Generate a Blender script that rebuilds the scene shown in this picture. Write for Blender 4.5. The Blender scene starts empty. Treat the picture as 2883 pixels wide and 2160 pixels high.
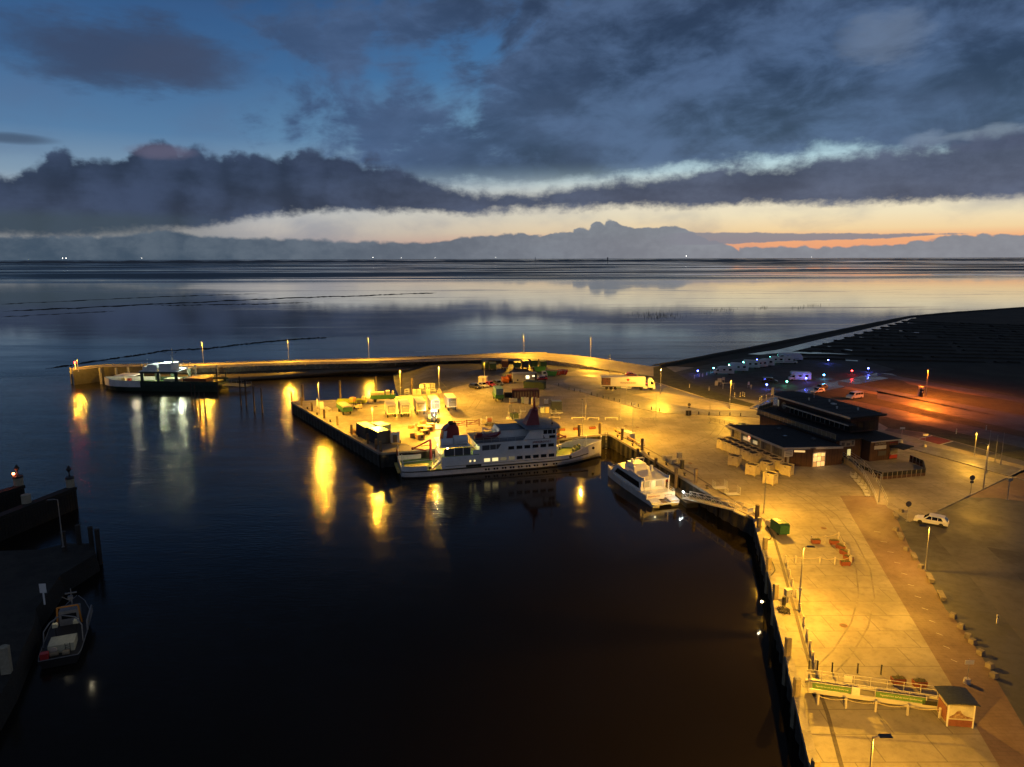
import bpy, bmesh, math, random
from mathutils import Vector, Matrix
R = math.radians
rnd = random.Random(7)
sc = bpy.context.scene
COL = sc.collection

# ------------------------------------------------------------------ camera
F_PX, CAM_H, PITCH, ROLL = 2000.0, 40.0, math.atan(352 / 2000), -0.0028
cp, sp, ca, sa = math.cos(PITCH), math.sin(PITCH), math.cos(ROLL), math.sin(ROLL)
cam = bpy.data.cameras.new('camera')
cam.sensor_width = 36.0
cam.lens = 36.0 * F_PX / 2883.0
cam.clip_start, cam.clip_end = 0.5, 150000.0
cam_o = bpy.data.objects.new('camera', cam)
COL.objects.link(cam_o)
fwd, right0, up0 = Vector((0, cp, -sp)), Vector((1, 0, 0)), Vector((0, sp, cp))
rgt = right0 * ca + up0 * sa
upv = up0 * ca - right0 * sa
cam_o.matrix_world = Matrix(((rgt.x, upv.x, -fwd.x, 0), (rgt.y, upv.y, -fwd.y, 0), (rgt.z, upv.z, -fwd.z, CAM_H), (0, 0, 0, 1)))
sc.camera = cam_o

def ray(px, py):
    dx, dy = (px - 1441.5) / F_PX, (1080 - py) / F_PX
    r, u = dx * ca - dy * sa, dx * sa + dy * ca
    return Vector((r, cp + u * sp, -sp + u * cp))
def G(px, py, z=0.0):
    d = ray(px, py)
    t = (z - CAM_H) / d.z
    return Vector((d.x * t, d.y * t, z))
def HGT(base, top_y, zb=0.0):
    b = G(base[0], base[1], zb)
    d = ray(base[0], top_y)
    return CAM_H + d.z / d.y * b.y - zb
def lin(c):
    return tuple(((v / 255) / 12.92 if v / 255 <= 0.04045 else ((v / 255 + 0.055) / 1.055) ** 2.4) for v in c)

sc.view_settings.view_transform = 'Standard'
sc.view_settings.look = 'None'
sc.view_settings.exposure = 0.0
sc.view_settings.gamma = 1.0
sc.cycles.use_denoising = True
sc.cycles.max_bounces = 5
sc.cycles.diffuse_bounces = 2
sc.cycles.glossy_bounces = 3
sc.cycles.transmission_bounces = 3
sc.cycles.sample_clamp_indirect = 6.0
sc.cycles.caustics_reflective = False
sc.cycles.caustics_refractive = False

# ------------------------------------------------------------------ dusk sky
class NT:
    """tiny expression helper over a node tree"""
    def __init__(s, tree):
        s.t, s.L = tree, tree.links
    def n(s, kind, **kw):
        nd = s.t.nodes.new(kind)
        for k, v in kw.items():
            setattr(nd, k, v)
        return nd
    def put(s, sock, v):
        if isinstance(v, (int, float)):
            sock.default_value = v
        elif isinstance(v, (tuple, list)):
            sock.default_value = tuple(v) + ((1.0,) if len(v) == 3 and len(sock.default_value) == 4 else ())
        else:
            s.L.new(v, sock)
    def m(s, op, a, b=0.0, c=0.0, clamp=False):
        nd = s.n('ShaderNodeMath', operation=op, use_clamp=clamp)
        for i, v in enumerate((a, b, c)):
            s.put(nd.inputs[i], v)
        return nd.outputs[0]
    def add(s, a, b): return s.m('ADD', a, b)
    def sub(s, a, b): return s.m('SUBTRACT', a, b)
    def mul(s, a, b): return s.m('MULTIPLY', a, b)
    def step(s, x, lo, hi, a=0.0, b=1.0):
        nd = s.n('ShaderNodeMapRange', interpolation_type='SMOOTHSTEP')
        for i, v in enumerate((x, lo, hi, a, b)):
            s.put(nd.inputs[i], v)
        return nd.outputs[0]
    def mix(s, f, a, b, mode='MIX'):
        nd = s.n('ShaderNodeMix', data_type='RGBA', blend_type=mode)
        s.put(nd.inputs[0], f); s.put(nd.inputs[6], a); s.put(nd.inputs[7], b)
        return nd.outputs[2]
    def noise(s, vec, scale, detail=4.0, rough=0.5, dist=0.0, out=0):
        nd = s.n('ShaderNodeTexNoise')
        s.put(nd.inputs['Vector'], vec)
        nd.inputs['Scale'].default_value = scale
        nd.inputs['Detail'].default_value = detail
        nd.inputs['Roughness'].default_value = rough
        nd.inputs['Distortion'].default_value = dist
        return nd.outputs[out]
    def vec(s, x, y, z=0.0):
        nd = s.n('ShaderNodeCombineXYZ')
        for i, v in enumerate((x, y, z)):
            s.put(nd.inputs[i], v)
        return nd.outputs[0]
    def ramp(s, f, stops, interp='LINEAR'):
        nd = s.n('ShaderNodeValToRGB')
        nd.color_ramp.interpolation = interp
        e = nd.color_ramp.elements
        while len(e) < len(stops):
            e.new(0.5)
        for el, (p_, c) in zip(e, stops):
            el.position = p_
            el.color = tuple(c) + (1.0,) if len(c) == 3 else c
        s.put(nd.inputs[0], f)
        return nd.outputs[0]
    def curve(s, x, pts, lo, hi):
        """piecewise smooth curve: x already 0..1, returns lo..hi"""
        nd = s.n('ShaderNodeFloatCurve')
        c = nd.mapping.curves[0]
        pts = [(px_, (v - lo) / (hi - lo)) for px_, v in pts]
        while len(c.points) < len(pts):
            c.points.new(0.5, 0.5)
        for q, (a, b) in zip(c.points, pts):
            q.location = (a, b)
        nd.mapping.update()
        s.put(nd.inputs['Value'], x)
        return s.add(s.mul(nd.outputs[0], hi - lo), lo)

world = bpy.data.worlds.new('World')
sc.world = world
world.use_nodes = True
wt = world.node_tree
wt.nodes.clear()
N = NT(wt)

def sky_ang(px, py):
    d = ray(px, py).normalized()
    return math.degrees(math.atan2(d.x, d.y)), math.degrees(math.asin(d.z))
AZ0, AZ1 = -42.0, 42.0
def edge(pts):
    out = []
    for x, y in pts:
        az, el = sky_ang(x, y)
        out.append((min(1, max(0, (az - AZ0) / (AZ1 - AZ0))), el))
    out.sort()
    out = [(0.0, out[0][1])] + [o for o in out if 0.002 < o[0] < 0.998] + [(1.0, out[-1][1])]
    return out

geo = N.n('ShaderNodeTexCoord')
sep = N.n('ShaderNodeSeparateXYZ')
wt.links.new(geo.outputs['Generated'], sep.inputs[0])
dx_, dy_, dz_ = sep.outputs
az = N.mul(N.m('ARCTAN2', dx_, dy_), 180 / math.pi)
el_s = N.mul(N.m('ARCSINE', dz_), 180 / math.pi)
el = N.m('MAXIMUM', el_s, 0.0)
azt = N.m('DIVIDE', N.sub(az, AZ0), AZ1 - AZ0, clamp=True)
# cloud-plane coordinates: a flat layer seen in perspective
pz = N.add(N.m('MAXIMUM', dz_, 0.0), 0.09)
cu, cv = N.m('DIVIDE', dx_, pz), N.m('DIVIDE', dy_, pz)
pl = N.vec(cu, cv, 0.0)
ang = N.vec(N.mul(az, 0.05), N.mul(el, 0.16), 0.3)
ra, rb = N.add(N.mul(az, 0.95), N.mul(el, 0.5)), N.sub(N.mul(el, 0.95), N.mul(az, 0.16))
rot1 = N.vec(N.mul(ra, 0.042), N.mul(rb, 0.11), 1.7)
rot2 = N.vec(N.mul(ra, 0.06), N.mul(rb, 0.11), 7.1)
n_big = N.noise(rot1, 1.7, 5, 0.6, 0.6)
n_mid = N.noise(rot2, 3.6, 5, 0.62, 0.3)
n_ang = N.noise(ang, 3.0, 5, 0.6)
n_fine = N.noise(N.vec(N.mul(az, 0.10), N.mul(el, 0.13), 4.0), 11.0, 4, 0.62)
n_soft = N.noise(N.vec(N.mul(az, 0.06), N.mul(el, 0.12), 9.0), 2.2, 3, 0.5)
def billow(sx, sy, z, warp):
    """rounded cauliflower tops: inverted cell distance"""
    nd = N.n('ShaderNodeTexVoronoi', feature='SMOOTH_F1', voronoi_dimensions='2D')
    nd.inputs['Scale'].default_value = 1.0
    nd.inputs['Smoothness'].default_value = 0.35
    N.put(nd.inputs['Vector'], N.vec(N.add(N.mul(az, sx), N.mul(n_fine, warp)), N.add(N.add(N.mul(el, sy), N.mul(n_ang, warp)), z)))
    return N.sub(0.30, N.mul(1.35, N.mul(nd.outputs['Distance'], nd.outputs['Distance'])))
bl1 = billow(0.42, 0.26, 0.0, 0.25)
bl2 = billow(1.25, 0.8, 3.0, 0.45)
cb, cm, cg, cf, cs = (N.sub(v, 0.5) for v in (n_big, n_mid, n_ang, n_fine, n_soft))

# clear sky, cool to the north-west, warm where the sun went down
elt = N.m('DIVIDE', el, 24.0, clamp=True)
cool = N.ramp(elt, [(0.0, lin((146, 148, 150))), (0.09, lin((192, 188, 184))), (0.15, lin((188, 193, 196))), (0.24, lin((134, 160, 182))),
                    (0.36, lin((90, 130, 170))), (0.55, lin((64, 105, 152))), (0.8, lin((46, 82, 130))), (1.0, lin((36, 66, 106)))])
warm = N.ramp(elt, [(0.0, lin((238, 158, 122))), (0.055, lin((250, 178, 128))), (0.085, lin((252, 220, 168))), (0.13, lin((250, 234, 196))), (0.19, lin((246, 238, 214))),
                    (0.27, lin((200, 226, 230))), (0.38, lin((150, 200, 222))), (0.55, lin((84, 142, 192))), (0.8, lin((54, 104, 164))), (1.0, lin((40, 82, 134)))])
wsel = N.step(az, -26.0, 24.0)
clear = N.mix(wsel, cool, warm)
nish = N.n('ShaderNodeTexSky', sky_type='NISHITA')
nish.sun_disc = False
nish.sun_elevation = R(-2.0)
nish.sun_rotation = R(32.0)
nish.altitude = 40.0
nk = N.mix(1.0, nish.outputs[0], (0.06, 0.06, 0.06), 'MULTIPLY')
clear = N.mix(0.08, clear, nk)
# dim away from the lit side and overhead, as the real evening sky does
far_side = N.step(N.m('ABSOLUTE', az), 45.0, 150.0, 1.0, 0.35)
clear = N.mix(1.0, clear, N.vec(far_side, far_side, far_side), 'MULTIPLY')

# high broken deck
cover = N.curve(azt, edge([(0, 300), (300, 300), (560, 300), (720, 300), (860, 300), (1100, 300), (1400, 300), (1700, 300), (2200, 300), (2883, 300)]), 0, 20)
cov_pts = [(-42, -0.45), (-30, -0.36), (-22, -0.26), (-16, 0.06), (-10, 0.24), (-3, 0.26), (2, 0.40), (9, 0.74), (18, 0.8), (30, 0.8), (42, 0.8)]
cover = N.curve(azt, [((a - AZ0) / (AZ1 - AZ0), b) for a, b in cov_pts], -0.6, 0.9)
gap_top = N.curve(azt, edge([(0, 430), (500, 440), (800, 480), (1000, 490), (1150, 506), (1300, 512), (1500, 512), (1800, 474), (2100, 434), (2350, 406), (2500, 412), (2650, 415), (2883, 400)]), 0, 20)
d_up = N.add(N.add(cover, N.mul(cb, 1.9)), N.add(N.mul(cm, 1.1), N.mul(bl1, 0.30)))
deck_a = N.step(d_up, -0.14, 0.34)
above = N.step(N.add(N.sub(el, gap_top), N.add(N.mul(cg, 2.6), N.mul(cf, 0.9))), -0.75, 0.35)
above_thin = N.step(el, 4.0, 7.5)
deck_m = N.mul(N.mul(deck_a, above), above_thin)
deck_shade = N.add(N.mul(cm, -1.2), N.add(N.mul(cb, -1.1), N.add(N.mul(cg, 0.4), N.mul(cs, 0.6))))
deck_col = N.mix(N.step(deck_shade, -0.3, 0.34), lin((44, 58, 82)), lin((80, 102, 136)))
deck_col = N.mix(N.mul(N.step(az, 8.0, -16.0), 0.55), deck_col, lin((70, 96, 136)))
col = N.mix(N.mul(deck_m, 0.94), clear, deck_col)
# thin lilac veil low in the left half
veil = N.mul(N.step(N.add(cs, N.mul(cm, 0.6)), -0.1, 0.35), N.step(el, 20.0, 6.0))
col = N.mix(N.mul(veil, 0.42), col, lin((88, 108, 142)))

def gauss(px, py, rx, ry, lo=1.0, hi=0.2, warp=0.5):
    a0, e0 = sky_ang(px, py)
    sx, sy = rx / F_PX * 57.3, ry / F_PX * 57.3
    ax_ = N.m('DIVIDE', N.add(N.sub(az, a0), N.mul(cm, sx * warp)), sx)
    ey_ = N.m('DIVIDE', N.add(N.sub(el_s, e0), N.mul(cg, sy * warp * 2.2)), sy)
    d2 = N.add(N.mul(ax_, ax_), N.mul(ey_, ey_))
    return N.step(d2, lo, hi)
# the loose brown cloud in the blue part, and a wisp in the deck
col = N.mix(N.mul(gauss(330, 150, 300, 95, 1.1, 0.0, 0.9), 0.85), col, lin((58, 70, 96)))
col = N.mix(N.mul(gauss(520, 190, 180, 75, 1.1, 0.0, 0.9), 0.6), col, lin((66, 78, 104)))
col = N.mix(N.mul(gauss(20, 388, 110, 14, 1.1, 0.0, 0.4), 0.7), col, lin((60, 74, 96)))
col = N.mix(N.mul(gauss(2480, 110, 120, 70, 1.1, 0.0, 1.2), 0.55), col, lin((112, 128, 152)))
col = N.mix(N.mul(gauss(2620, 395, 70, 22, 1.1, 0.0, 1.6), 0.4), col, lin((150, 168, 190)))
col = N.mix(N.mul(gauss(2800, 372, 90, 16, 1.1, 0.0, 1.6), 0.4), col, lin((160, 176, 192)))

# long low band
b_top = N.curve(azt, edge([(0, 505), (100, 468), (180, 432), (240, 446), (320, 432), (400, 414), (450, 406), (510, 432), (560, 430), (700, 440), (900, 425), (1020, 436), (1150, 486),
                           (1300, 530), (1440, 534), (1700, 508), (2000, 472), (2300, 440), (2600, 405), (2750, 380), (2883, 360)]), 0, 14)
b_bot = N.curve(azt, edge([(0, 664), (300, 656), (400, 648), (560, 640), (650, 622), (760, 606), (1000, 600), (1300, 598), (1500, 590), (2000, 584), (2300, 574), (2883, 562)]), 0, 8)
m_t = N.step(N.add(N.sub(b_top, el), N.add(N.add(N.mul(cg, 1.3), N.mul(cf, 1.1)), N.mul(N.add(N.mul(bl1, 1.3), N.mul(bl2, 0.4)), N.step(az, -16.0, 2.0, 1.0, 0.35)))), -0.25, N.step(az, -16.0, 2.0, 0.5, 0.85))
m_b = N.step(N.add(N.sub(el, b_bot), N.add(N.mul(cf, 1.0), N.mul(cg, 1.6))), -0.3, 0.5)
band_m = N.mul(m_t, m_b)
sh = N.add(N.mul(cs, 0.8), N.add(N.mul(cg, 0.7), N.add(N.mul(cf, 0.3), N.mul(bl1, N.step(az, -18.0, -6.0, 0.45, 0.05)))))
band_l = N.mix(N.step(sh, -0.3, 0.35), lin((38, 49, 70)), lin((60, 74, 102)))
band_r = N.mix(N.step(sh, -0.3, 0.35), lin((60, 68, 90)), lin((92, 102, 126)))
band_col = N.mix(N.step(az, -24.0, 14.0), band_l, band_r)
col = N.mix(N.mul(band_m, 0.97), col, band_col)
col = N.mix(N.mul(gauss(450, 425, 95, 22, 1.1, 0.0, 0.6), 0.6), col, lin((104, 100, 122)))
# rain falling out of the left end
rain = N.mul(N.step(az, -18.0, -29.0), N.mul(N.step(el, 3.6, 2.6), N.step(el, 0.9, 2.0)))
col = N.mix(N.mul(rain, 0.75), col, lin((66, 80, 90)))

# bank of cloud on the horizon
k_top = N.curve(azt, edge([(0, 662), (300, 662), (430, 650), (480, 647), (560, 660), (700, 666), (900, 672), (1200, 680), (1290, 668), (1400, 662), (1450, 655), (1500, 662), (1560, 660),
                           (1610, 650), (1660, 640), (1705, 622), (1760, 634), (1840, 640), (1885, 636), (1950, 654), (2060, 690), (2300, 697), (2480, 691), (2600, 676), (2680, 664), (2883, 660)]), 0, 4)
m_k = N.step(N.add(N.sub(k_top, el), N.add(N.mul(N.mul(bl2, N.step(N.add(cs, N.mul(cg, 0.8)), -0.2, 0.25, 0.1, 1.0)), N.step(az, -18.0, -2.0, 0.10, 0.60)), N.add(N.mul(cf, 0.50), N.mul(cg, 0.25)))), -0.05, N.step(az, -14.0, 4.0, 0.26, 0.10))
kt = N.mul(N.step(az, -30.0, 24.0), 1.0)
bank_col = N.mix(kt, lin((62, 80, 98)), lin((140, 144, 152)))
bank_col = N.mix(N.step(N.add(sh, N.mul(cf, 0.5)), -0.3, 0.4), N.mix(0.22, bank_col, lin((52, 68, 88))), N.mix(0.18, bank_col, lin((150, 160, 170))))
col = N.mix(N.mul(m_k, 0.97), col, bank_col)
# streak above the orange gap
s_t = N.curve(azt, edge([(0, 660), (1900, 657), (1990, 655), (2300, 657), (2500, 658), (2700, 658), (2883, 664)]), 0, 4)
s_b = N.curve(azt, edge([(0, 660), (1900, 690), (2030, 688), (2200, 680), (2480, 672), (2600, 664), (2720, 659), (2883, 662)]), 0, 4)
m_s = N.mul(N.step(N.add(N.sub(s_t, el), N.mul(cf, 0.35)), -0.04, 0.06), N.step(N.add(N.sub(el, s_b), N.mul(cf, 0.25)), -0.04, 0.06))
m_s = N.mul(m_s, N.step(az, 11.0, 14.0))
col = N.mix(N.mul(m_s, 0.9), col, lin((134, 134, 144)))
# overhead deck darkened for the water, sky behind camera raised to light the ferry
over = N.step(el, 16.0, 27.0)
ocol = N.mix(N.step(N.add(N.mul(cb, 1.3), cm), -0.3, 0.35), lin((34, 38, 46)), lin((50, 58, 72)))
col = N.mix(N.mul(over, 0.92), col, ocol)
back = N.step(N.m('ABSOLUTE', az), 60.0, 140.0)
col = N.mix(N.mul(back, 0.8), col, N.mix(N.step(el, 0.0, 30.0), lin((98, 106, 122)), lin((86, 94, 112))))
bg = N.n('ShaderNodeBackground')
N.put(bg.inputs[0], col)
bg.inputs[1].default_value = 1.0
wo = N.n('ShaderNodeOutputWorld')
wt.links.new(bg.outputs[0], wo.inputs[0])
world.cycles.sampling_method = 'MANUAL'
world.cycles.sample_map_resolution = 512

# ------------------------------------------------------------------ materials
MATS = {}
def mat(name, c, rough=0.6, metal=0.0, var=0.0, vscale=0.5, bump=0.0, bscale=8.0, emit=None, estr=0.0, c2=None, coat=0.0, spec=0.5, alpha=None):
    """procedural material: base colour, optional second colour through noise, optional relief"""
    if name in MATS:
        return MATS[name]
    m = bpy.data.materials.new(name)
    m.use_nodes = True
    t = m.node_tree
    b = t.nodes['Principled BSDF']
    b.inputs['Roughness'].default_value = rough
    b.inputs['Metallic'].default_value = metal
    b.inputs['Specular IOR Level'].default_value = spec
    if coat:
        b.inputs['Coat Weight'].default_value = coat
    n = NT(t)
    if var or c2 or bump:
        g_ = n.n('ShaderNodeNewGeometry').outputs['Position']
    if var or c2:
        if c2 is None:
            c2 = tuple(v * (1 - var) for v in c)
        k = n.step(n.noise(g_, vscale, 6, 0.62), 0.36, 0.66)
        colr = n.mix(k, c, c2)
        k2 = n.noise(g_, vscale * 9, 4, 0.6)
        colr = n.mix(n.mul(n.step(k2, 0.35, 0.7), min(0.5, var + 0.12)), colr, tuple(v * 0.55 for v in c))
        n.put(b.inputs['Base Color'], colr)
        n.put(b.inputs['Roughness'], n.step(k2, 0.3, 0.7, max(0.03, rough - 0.1), min(1, rough + 0.1)))
    else:
        b.inputs['Base Color'].default_value = tuple(c) + (1,)
    if bump:
        bp = n.n('ShaderNodeBump')
        bp.inputs['Strength'].default_value = bump
        bp.inputs['Distance'].default_value = 0.05
        n.put(bp.inputs['Height'], n.noise(g_, bscale, 5, 0.6))
        t.links.new(bp.outputs[0], b.inputs['Normal'])
    if emit:
        b.inputs['Emission Color'].default_value = tuple(emit) + (1,)
        b.inputs['Emission Strength'].default_value = estr
    if alpha is not None:
        b.inputs['Alpha'].default_value = alpha
    MATS[name] = m
    return m

# ------------------------------------------------------------------ mesh helpers
class MB:
    def __init__(s):
        s.v, s.f = [], []
    def add(s, vs, fs):
        o = len(s.v)
        s.v += [tuple(q) for q in vs]
        s.f += [tuple(i + o for i in f) for f in fs]
        return s
    def box(s, x, y, z, sx, sy, sz, rz=0.0, taper=1.0, ty=None, shx=0.0):
        """box centred on x,y with its foot at z; taper scales the top, shx shears the top along x"""
        c, n = math.cos(rz), math.sin(rz)
        ty = taper if ty is None else ty
        vs = []
        for zz, kx, ky, sh in ((0, 1, 1, 0), (sz, taper, ty, shx)):
            for a, b in ((-1, -1), (1, -1), (1, 1), (-1, 1)):
                lx, ly = a * sx / 2 * kx + sh, b * sy / 2 * ky
                vs.append((x + lx * c - ly * n, y + lx * n + ly * c, z + zz))
        return s.add(vs, [(3, 2, 1, 0), (4, 5, 6, 7), (0, 1, 5, 4), (1, 2, 6, 5), (2, 3, 7, 6), (3, 0, 4, 7)])
    def prism(s, poly, z0, z1):
        """vertical prism over a plan polygon; z0/z1 numbers or lists"""
        k = len(poly)
        a = z0 if isinstance(z0, (list, tuple)) else [z0] * k
        b = z1 if isinstance(z1, (list, tuple)) else [z1] * k
        vs = [(q[0], q[1], a[i]) for i, q in enumerate(poly)] + [(q[0], q[1], b[i]) for i, q in enumerate(poly)]
        return s.add(vs, [tuple(reversed(range(k))), tuple(range(k, 2 * k))] + [(i, (i + 1) % k, k + (i + 1) % k, k + i) for i in range(k)])
    def side(s, prof, y0, y1):
        """profile in x,z extruded along y"""
        k = len(prof)
        vs = [(x, y0, z) for x, z in prof] + [(x, y1, z) for x, z in prof]
        return s.add(vs, [tuple(range(k)), tuple(reversed(range(k, 2 * k)))] + [((i + 1) % k, i, k + i, k + (i + 1) % k) for i in range(k)])
    def tube(s, p0, p1, r0, r1=None, n=8):
        p0, p1 = Vector(p0), Vector(p1)
        r1 = r0 if r1 is None else r1
        d = (p1 - p0)
        if d.length < 1e-6:
            return s
        d.normalize()
        a = d.orthogonal().normalized()
        b = d.cross(a)
        vs = []
        for q, r in ((p0, r0), (p1, r1)):
            for i in range(n):
                t = 2 * math.pi * i / n
                vs.append(q + a * (r * math.cos(t)) + b * (r * math.sin(t)))
        return s.add(vs, [tuple(reversed(range(n))), tuple(range(n, 2 * n))] + [(i, (i + 1) % n, n + (i + 1) % n, n + i) for i in range(n)])
    def path(s, pts, r, n=6):
        for a, b in zip(pts[:-1], pts[1:]):
            s.tube(a, b, r, r, n)
        return s
    def lathe(s, prof, cx=0, cy=0, n=12, axis='z'):
        vs, fs = [], []
        for r, z in prof:
            for i in range(n):
                t = 2 * math.pi * i / n
                a, b = r * math.cos(t), r * math.sin(t)
                vs.append((cx + a, cy + b, z) if axis == 'z' else ((z, cx + a, cy + b) if axis == 'x' else (cx + a, z, cy + b)))
        for j in range(len(prof) - 1):
            for i in range(n):
                fs.append((j * n + i, j * n + (i + 1) % n, (j + 1) * n + (i + 1) % n, (j + 1) * n + i))
        fs.append(tuple(reversed(range(n))))
        fs.append(tuple(range((len(prof) - 1) * n, len(prof) * n)))
        return s.add(vs, fs)
    def ball(s, c, r, n=8, sz=1.0):
        pr = [(max(0.001, r * math.sin(math.pi * i / 6)), c[2] - r * sz * math.cos(math.pi * i / 6)) for i in range(7)]
        return s.lathe(pr, c[0], c[1], n)
    def grid(s, rows):
        """sheet from rows of points"""
        k = len(rows[0])
        vs = [q for r_ in rows for q in r_]
        fs = [(j * k + i, j * k + i + 1, (j + 1) * k + i + 1, (j + 1) * k + i) for j in range(len(rows) - 1) for i in range(k - 1)]
        return s.add(vs, fs)
    def loft(s, secs, cap=True):
        """closed sections of equal length joined into a skin"""
        k = len(secs[0])
        vs = [q for r_ in secs for q in r_]
        fs = [(j * k + i, j * k + (i + 1) % k, (j + 1) * k + (i + 1) % k, (j + 1) * k + i) for j in range(len(secs) - 1) for i in range(k)]
        if cap:
            fs += [tuple(reversed(range(k))), tuple(range((len(secs) - 1) * k, len(secs) * k))]
        return s.add(vs, fs)
    def mesh(s, name, m=None, smooth=False, bevel=0.0, flip=True):
        me = bpy.data.meshes.new(name)
        bm = bmesh.new()
        bv = [bm.verts.new(v) for v in s.v]
        for f in s.f:
            try:
                bm.faces.new([bv[i] for i in f])
            except ValueError:
                pass
        if flip:
            bmesh.ops.recalc_face_normals(bm, faces=bm.faces)
        if bevel:
            bmesh.ops.bevel(bm, geom=list(bm.edges), offset=bevel, segments=2, affect='EDGES', profile=0.6, clamp_overlap=True)
        bm.to_mesh(me)
        bm.free()
        if smooth:
            for p_ in me.polygons:
                p_.use_smooth = True
        if m:
            me.materials.append(m)
        return me
    def build(s, name, m, parent=None, smooth=False, bevel=0.0, flip=True):
        return obj(name, s.mesh(name, m, smooth, bevel, flip), parent)

def obj(name, me, parent=None, loc=None, rz=None):
    o = bpy.data.objects.new(name, me)
    COL.objects.link(o)
    if parent:
        o.parent = parent
    if loc is not None:
        o.location = loc
    if rz is not None:
        o.rotation_euler = (0, 0, rz)
    return o
def tag(o, label=None, cat=None, group=None, kind=None):
    if label: o['label'] = label
    if cat: o['category'] = cat
    if group: o['group'] = group
    if kind: o['kind'] = kind
    return o
def thing(name, label, cat, loc=(0, 0, 0), rz=0.0, group=None):
    o = bpy.data.objects.new(name, None)
    o.empty_display_size = 0.3
    COL.objects.link(o)
    o.location = loc
    o.rotation_euler = (0, 0, rz)
    return tag(o, label, cat, group)
def dup(root, loc, rz, label=None, group=None, swap=None):
    """copy of a thing with its parts and sub-parts; swap maps a part name to another mesh material"""
    def rec(o, par):
        c = o.copy()
        COL.objects.link(c)
        c.parent = par
        base = o.name.split('.')[0]
        if swap and base in swap and c.type == 'MESH':
            c.data = c.data.copy()
            c.data.materials[0] = swap[base]
        for ch in list(o.children):
            rec(ch, c)
        return c
    r = rec(root, None)
    r.location = loc
    r.rotation_euler = (0, 0, rz)
    if label: r['label'] = label
    if group: r['group'] = group
    return r
def struct(o, label=None):
    o['kind'] = 'structure'
    if label: o['label'] = label
    return o
def text(name, s, size, m, parent, loc, rot, depth=0.01, align='CENTER', shear=0.0):
    cu_ = bpy.data.curves.new('t', 'FONT')
    cu_.body, cu_.size, cu_.extrude, cu_.align_x, cu_.shear = s, size, depth, align, shear
    cu_.align_y = 'CENTER'
    cu_.resolution_u = 2
    o = bpy.data.objects.new('t', cu_)
    me = bpy.data.meshes.new_from_object(o)
    bpy.data.objects.remove(o)
    bpy.data.curves.remove(cu_)
    me.materials.clear()
    me.materials.append(m)
    r = obj(name, me, parent, loc)
    r.rotation_euler = rot
    return r
def heading(p0, p1):
    return math.atan2(p1[1] - p0[1], p1[0] - p0[0])
def lerp(a, b, t):
    return Vector(a) * (1 - t) + Vector(b) * t
def along(pts, step):
    """points every step metres along a polyline, with the local heading"""
    out, carry = [], 0.0
    for a, b in zip(pts[:-1], pts[1:]):
        a, b = Vector(a), Vector(b)
        L = (b - a).length
        d = carry
        while d < L:
            out.append((a.lerp(b, d / L), heading(a, b)))
            d += step
        carry = d - L
    return out
W = -3.2     # water level under the quay edge

# ================================================================== THE SETTING
def sheet(name, px, z, m, zs=None):
    """flat ground sheet over a polygon given in photo pixels on the level z"""
    pts = [G(x, y, z) for x, y in px]
    bm = bmesh.new()
    bm.faces.new([bm.verts.new(q) for q in pts])
    bmesh.ops.triangulate(bm, faces=bm.faces)
    for f in bm.faces:
        if f.normal.z < 0:
            f.normal_flip()
    me = bpy.data.meshes.new(name)
    bm.to_mesh(me)
    bm.free()
    me.materials.append(m)
    return struct(obj(name, me))

def ground_mat(name, c, c2, rough, scale=0.12, dark=0.5, crack=False, wet=0.0, tint=None, bump=0.15):
    """worn paving: broad stains, fine speckle, tyre-dark patches, optional slab joints and damp patches"""
    m = bpy.data.materials.new(name)
    m.use_nodes = True
    t = m.node_tree
    b = t.nodes['Principled BSDF']
    n = NT(t)
    g_ = n.n('ShaderNodeNewGeometry').outputs['Position']
    k1 = n.noise(g_, scale, 6, 0.6, 0.4)
    k2 = n.noise(g_, scale * 7, 5, 0.65)
    k3 = n.noise(g_, scale * 60, 3, 0.6)
    colr = n.mix(n.step(k1, 0.34, 0.66), c, c2)
    colr = n.mix(n.mul(n.step(k2, 0.45, 0.75), dark), colr, tuple(v * 0.5 for v in c2))
    colr = n.mix(n.mul(n.step(k3, 0.4, 0.7), 0.28), colr, tuple(v * 0.6 for v in c))
    if crack:
        br = n.n('ShaderNodeTexBrick')
        n.put(br.inputs['Vector'], g_)
        br.inputs['Color1'].default_value = br.inputs['Color2'].default_value = (0, 0, 0, 1)
        br.inputs['Mortar'].default_value = (1, 1, 1, 1)
        br.inputs['Scale'].default_value = 1.0
        br.inputs['Brick Width'].default_value = crack[0]
        br.inputs['Row Height'].default_value = crack[1]
        br.inputs['Mortar Size'].default_value = crack[2]
        colr = n.mix(n.mul(br.outputs['Fac'], crack[3]), colr, tuple(v * 0.35 for v in c))
    n.put(b.inputs['Base Color'], colr)
    n.put(b.inputs['Roughness'], n.step(n.add(k1, n.mul(n.sub(k2, 0.5), 0.5)), 0.35, 0.65, max(0.08, rough - 0.12 - wet), rough))
    bp = n.n('ShaderNodeBump')
    bp.inputs['Strength'].default_value = bump
    bp.inputs['Distance'].default_value = 0.04
    n.put(bp.inputs['Height'], n.add(k3, n.mul(k2, 0.5)))
    t.links.new(bp.outputs[0], b.inputs['Normal'])
    return m

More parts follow.
